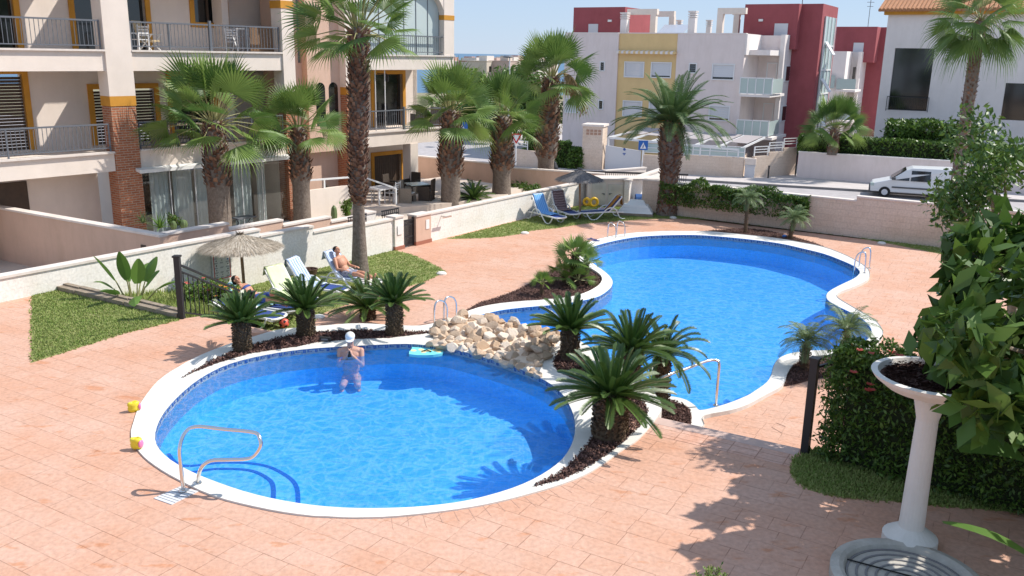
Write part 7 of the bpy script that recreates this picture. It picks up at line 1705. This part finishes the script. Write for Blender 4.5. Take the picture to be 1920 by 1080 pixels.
# tree added right of the old frame edge to dapple the terrace edge with shade
R.seed(79); t = thing('broadleaf_tree', 'broadleaf tree added over the hedge at the right edge to shade the terrace edge', 'tree', (6.6,11.2,0))
mb = MB(); mb.tube([(0,0,-.1),(.05,0,1.4),(-.1,0,2.4)], [.10,.08,.05], 8); cl = []
for k in range(12): v = Vector((rnd(-1.35,1.2), rnd(-.7,.5), rnd(2.9,3.8))); cl.append((v, rnd(.30,.5))); mb.tube([(-.05,0,2.0), v], [.04,.01], 5)
part(mb, 'trunk', M['timber'], t); mb = MB()
def gg():
    c_, r_ = R.choice(cl); v = Vector((R.gauss(0,1),R.gauss(0,1),R.gauss(0,1))).normalized()*r_*rnd(.4,1.05); return c_+v
leafset(mb, 5200, gg, .035, .06); part(mb, 'crown', M['leaf'], t)

R.seed(80); t = thing('broadleaf_tree', 'large-leaved small tree shading the lower right corner of the terrace', 'tree', (5.9,8.6,0))
mb = MB(); mb.tube([(0,0,-.1),(-.05,0,1.2),(-.25,-.1,2.0)], [.08,.06,.05], 8); cl = []
for k in range(44): zq = rnd(1.7,3.0); yq = rnd(-1.9,1.1); v = Vector((rnd(.455*((8.6+yq)*.966+(4.7-zq)*.257)+.42-5.9, 1.2), yq, zq)); cl.append((v, rnd(.28,.45))); mb.tube([(-.15,-.05,1.7), v], [.035,.01], 5)
part(mb, 'trunk', M['timber'], t); mb = MB()
leafset(mb, 4500, gg, .10, .20); part(mb, 'crown', M['leaf'], t)
for x, y, z, lb in ((828,514,LZ,'white round stone at the tip of the near lawn'),(984,438,LZ,'white round stone at the edge of the far lawn beside the loungers'),(1262,409,LZ,'white round stone at the foot of the date palm'),(1653,457,LZ,'white round stone on the lawn edge at the far right'),(598,596,LZ,'white round stone between the near lawn and the low cycad')):
    p = P(x, y, z); mb = MB(); mb.lathe([(.13,0),(.13,.03),(.09,.06),(0,.07)], n=16); o = mb.build('edging_stone', M['coping']); o.location = p; tag(o, lb, 'stone')
# ------------------------------------------------------------------ camera, light, render
cam = bpy.data.cameras.new('camera'); co = bpy.data.objects.new('camera', cam); C.objects.link(co)
cam.sensor_width = 36; cam.lens = FP/1920*36; cam.clip_end = 60000; cam.clip_start = .1
mw = Matrix((RT, UPV, -FW)).transposed().to_4x4(); mw.translation = EYE; co.matrix_world = mw
bpy.context.scene.camera = co
SUN = Vector((.97, .22, 1.12)).normalized()
l = bpy.data.lights.new('sun', 'SUN'); l.energy = 5.0; l.angle = math.radians(.53); l.color = (1, .95, .87)
so = bpy.data.objects.new('sun', l); C.objects.link(so); so.rotation_euler = SUN.to_track_quat('Z', 'Y').to_euler()
w = bpy.data.worlds.new('World'); bpy.context.scene.world = w; w.use_nodes = True; nt = w.node_tree
sk = nt.nodes.new('ShaderNodeTexSky'); sk.sky_type = 'NISHITA'; sk.sun_disc = False
sk.sun_elevation = math.asin(SUN.z); sk.sun_rotation = math.atan2(SUN.x, SUN.y); sk.air_density = 1.0; sk.dust_density = 0.0; sk.ozone_density = 6.0; sk.altitude = 0
bg = nt.nodes['Background']; bg.inputs['Strength'].default_value = .10
mx = nt.nodes.new('ShaderNodeMix'); mx.data_type = 'RGBA'; mx.inputs['Factor'].default_value = .72; mx.inputs[7].default_value = (5.1, 6.5, 8.8, 1)
nt.links.new(sk.outputs[0], mx.inputs[6]); nt.links.new(mx.outputs[2], bg.inputs['Color'])
sc = bpy.context.scene; sc.view_settings.view_transform = 'Standard'; sc.view_settings.look = 'None'; sc.view_settings.exposure = .15; sc.view_settings.gamma = 1
sc.render.engine = 'CYCLES'; sc.cycles.max_bounces = 6; sc.cycles.transparent_max_bounces = 16; sc.cycles.diffuse_bounces = 3; sc.cycles.use_denoising = True
sc.cycles.caustics_reflective = False; sc.cycles.caustics_refractive = False; sc.cycles.sample_clamp_indirect = 6
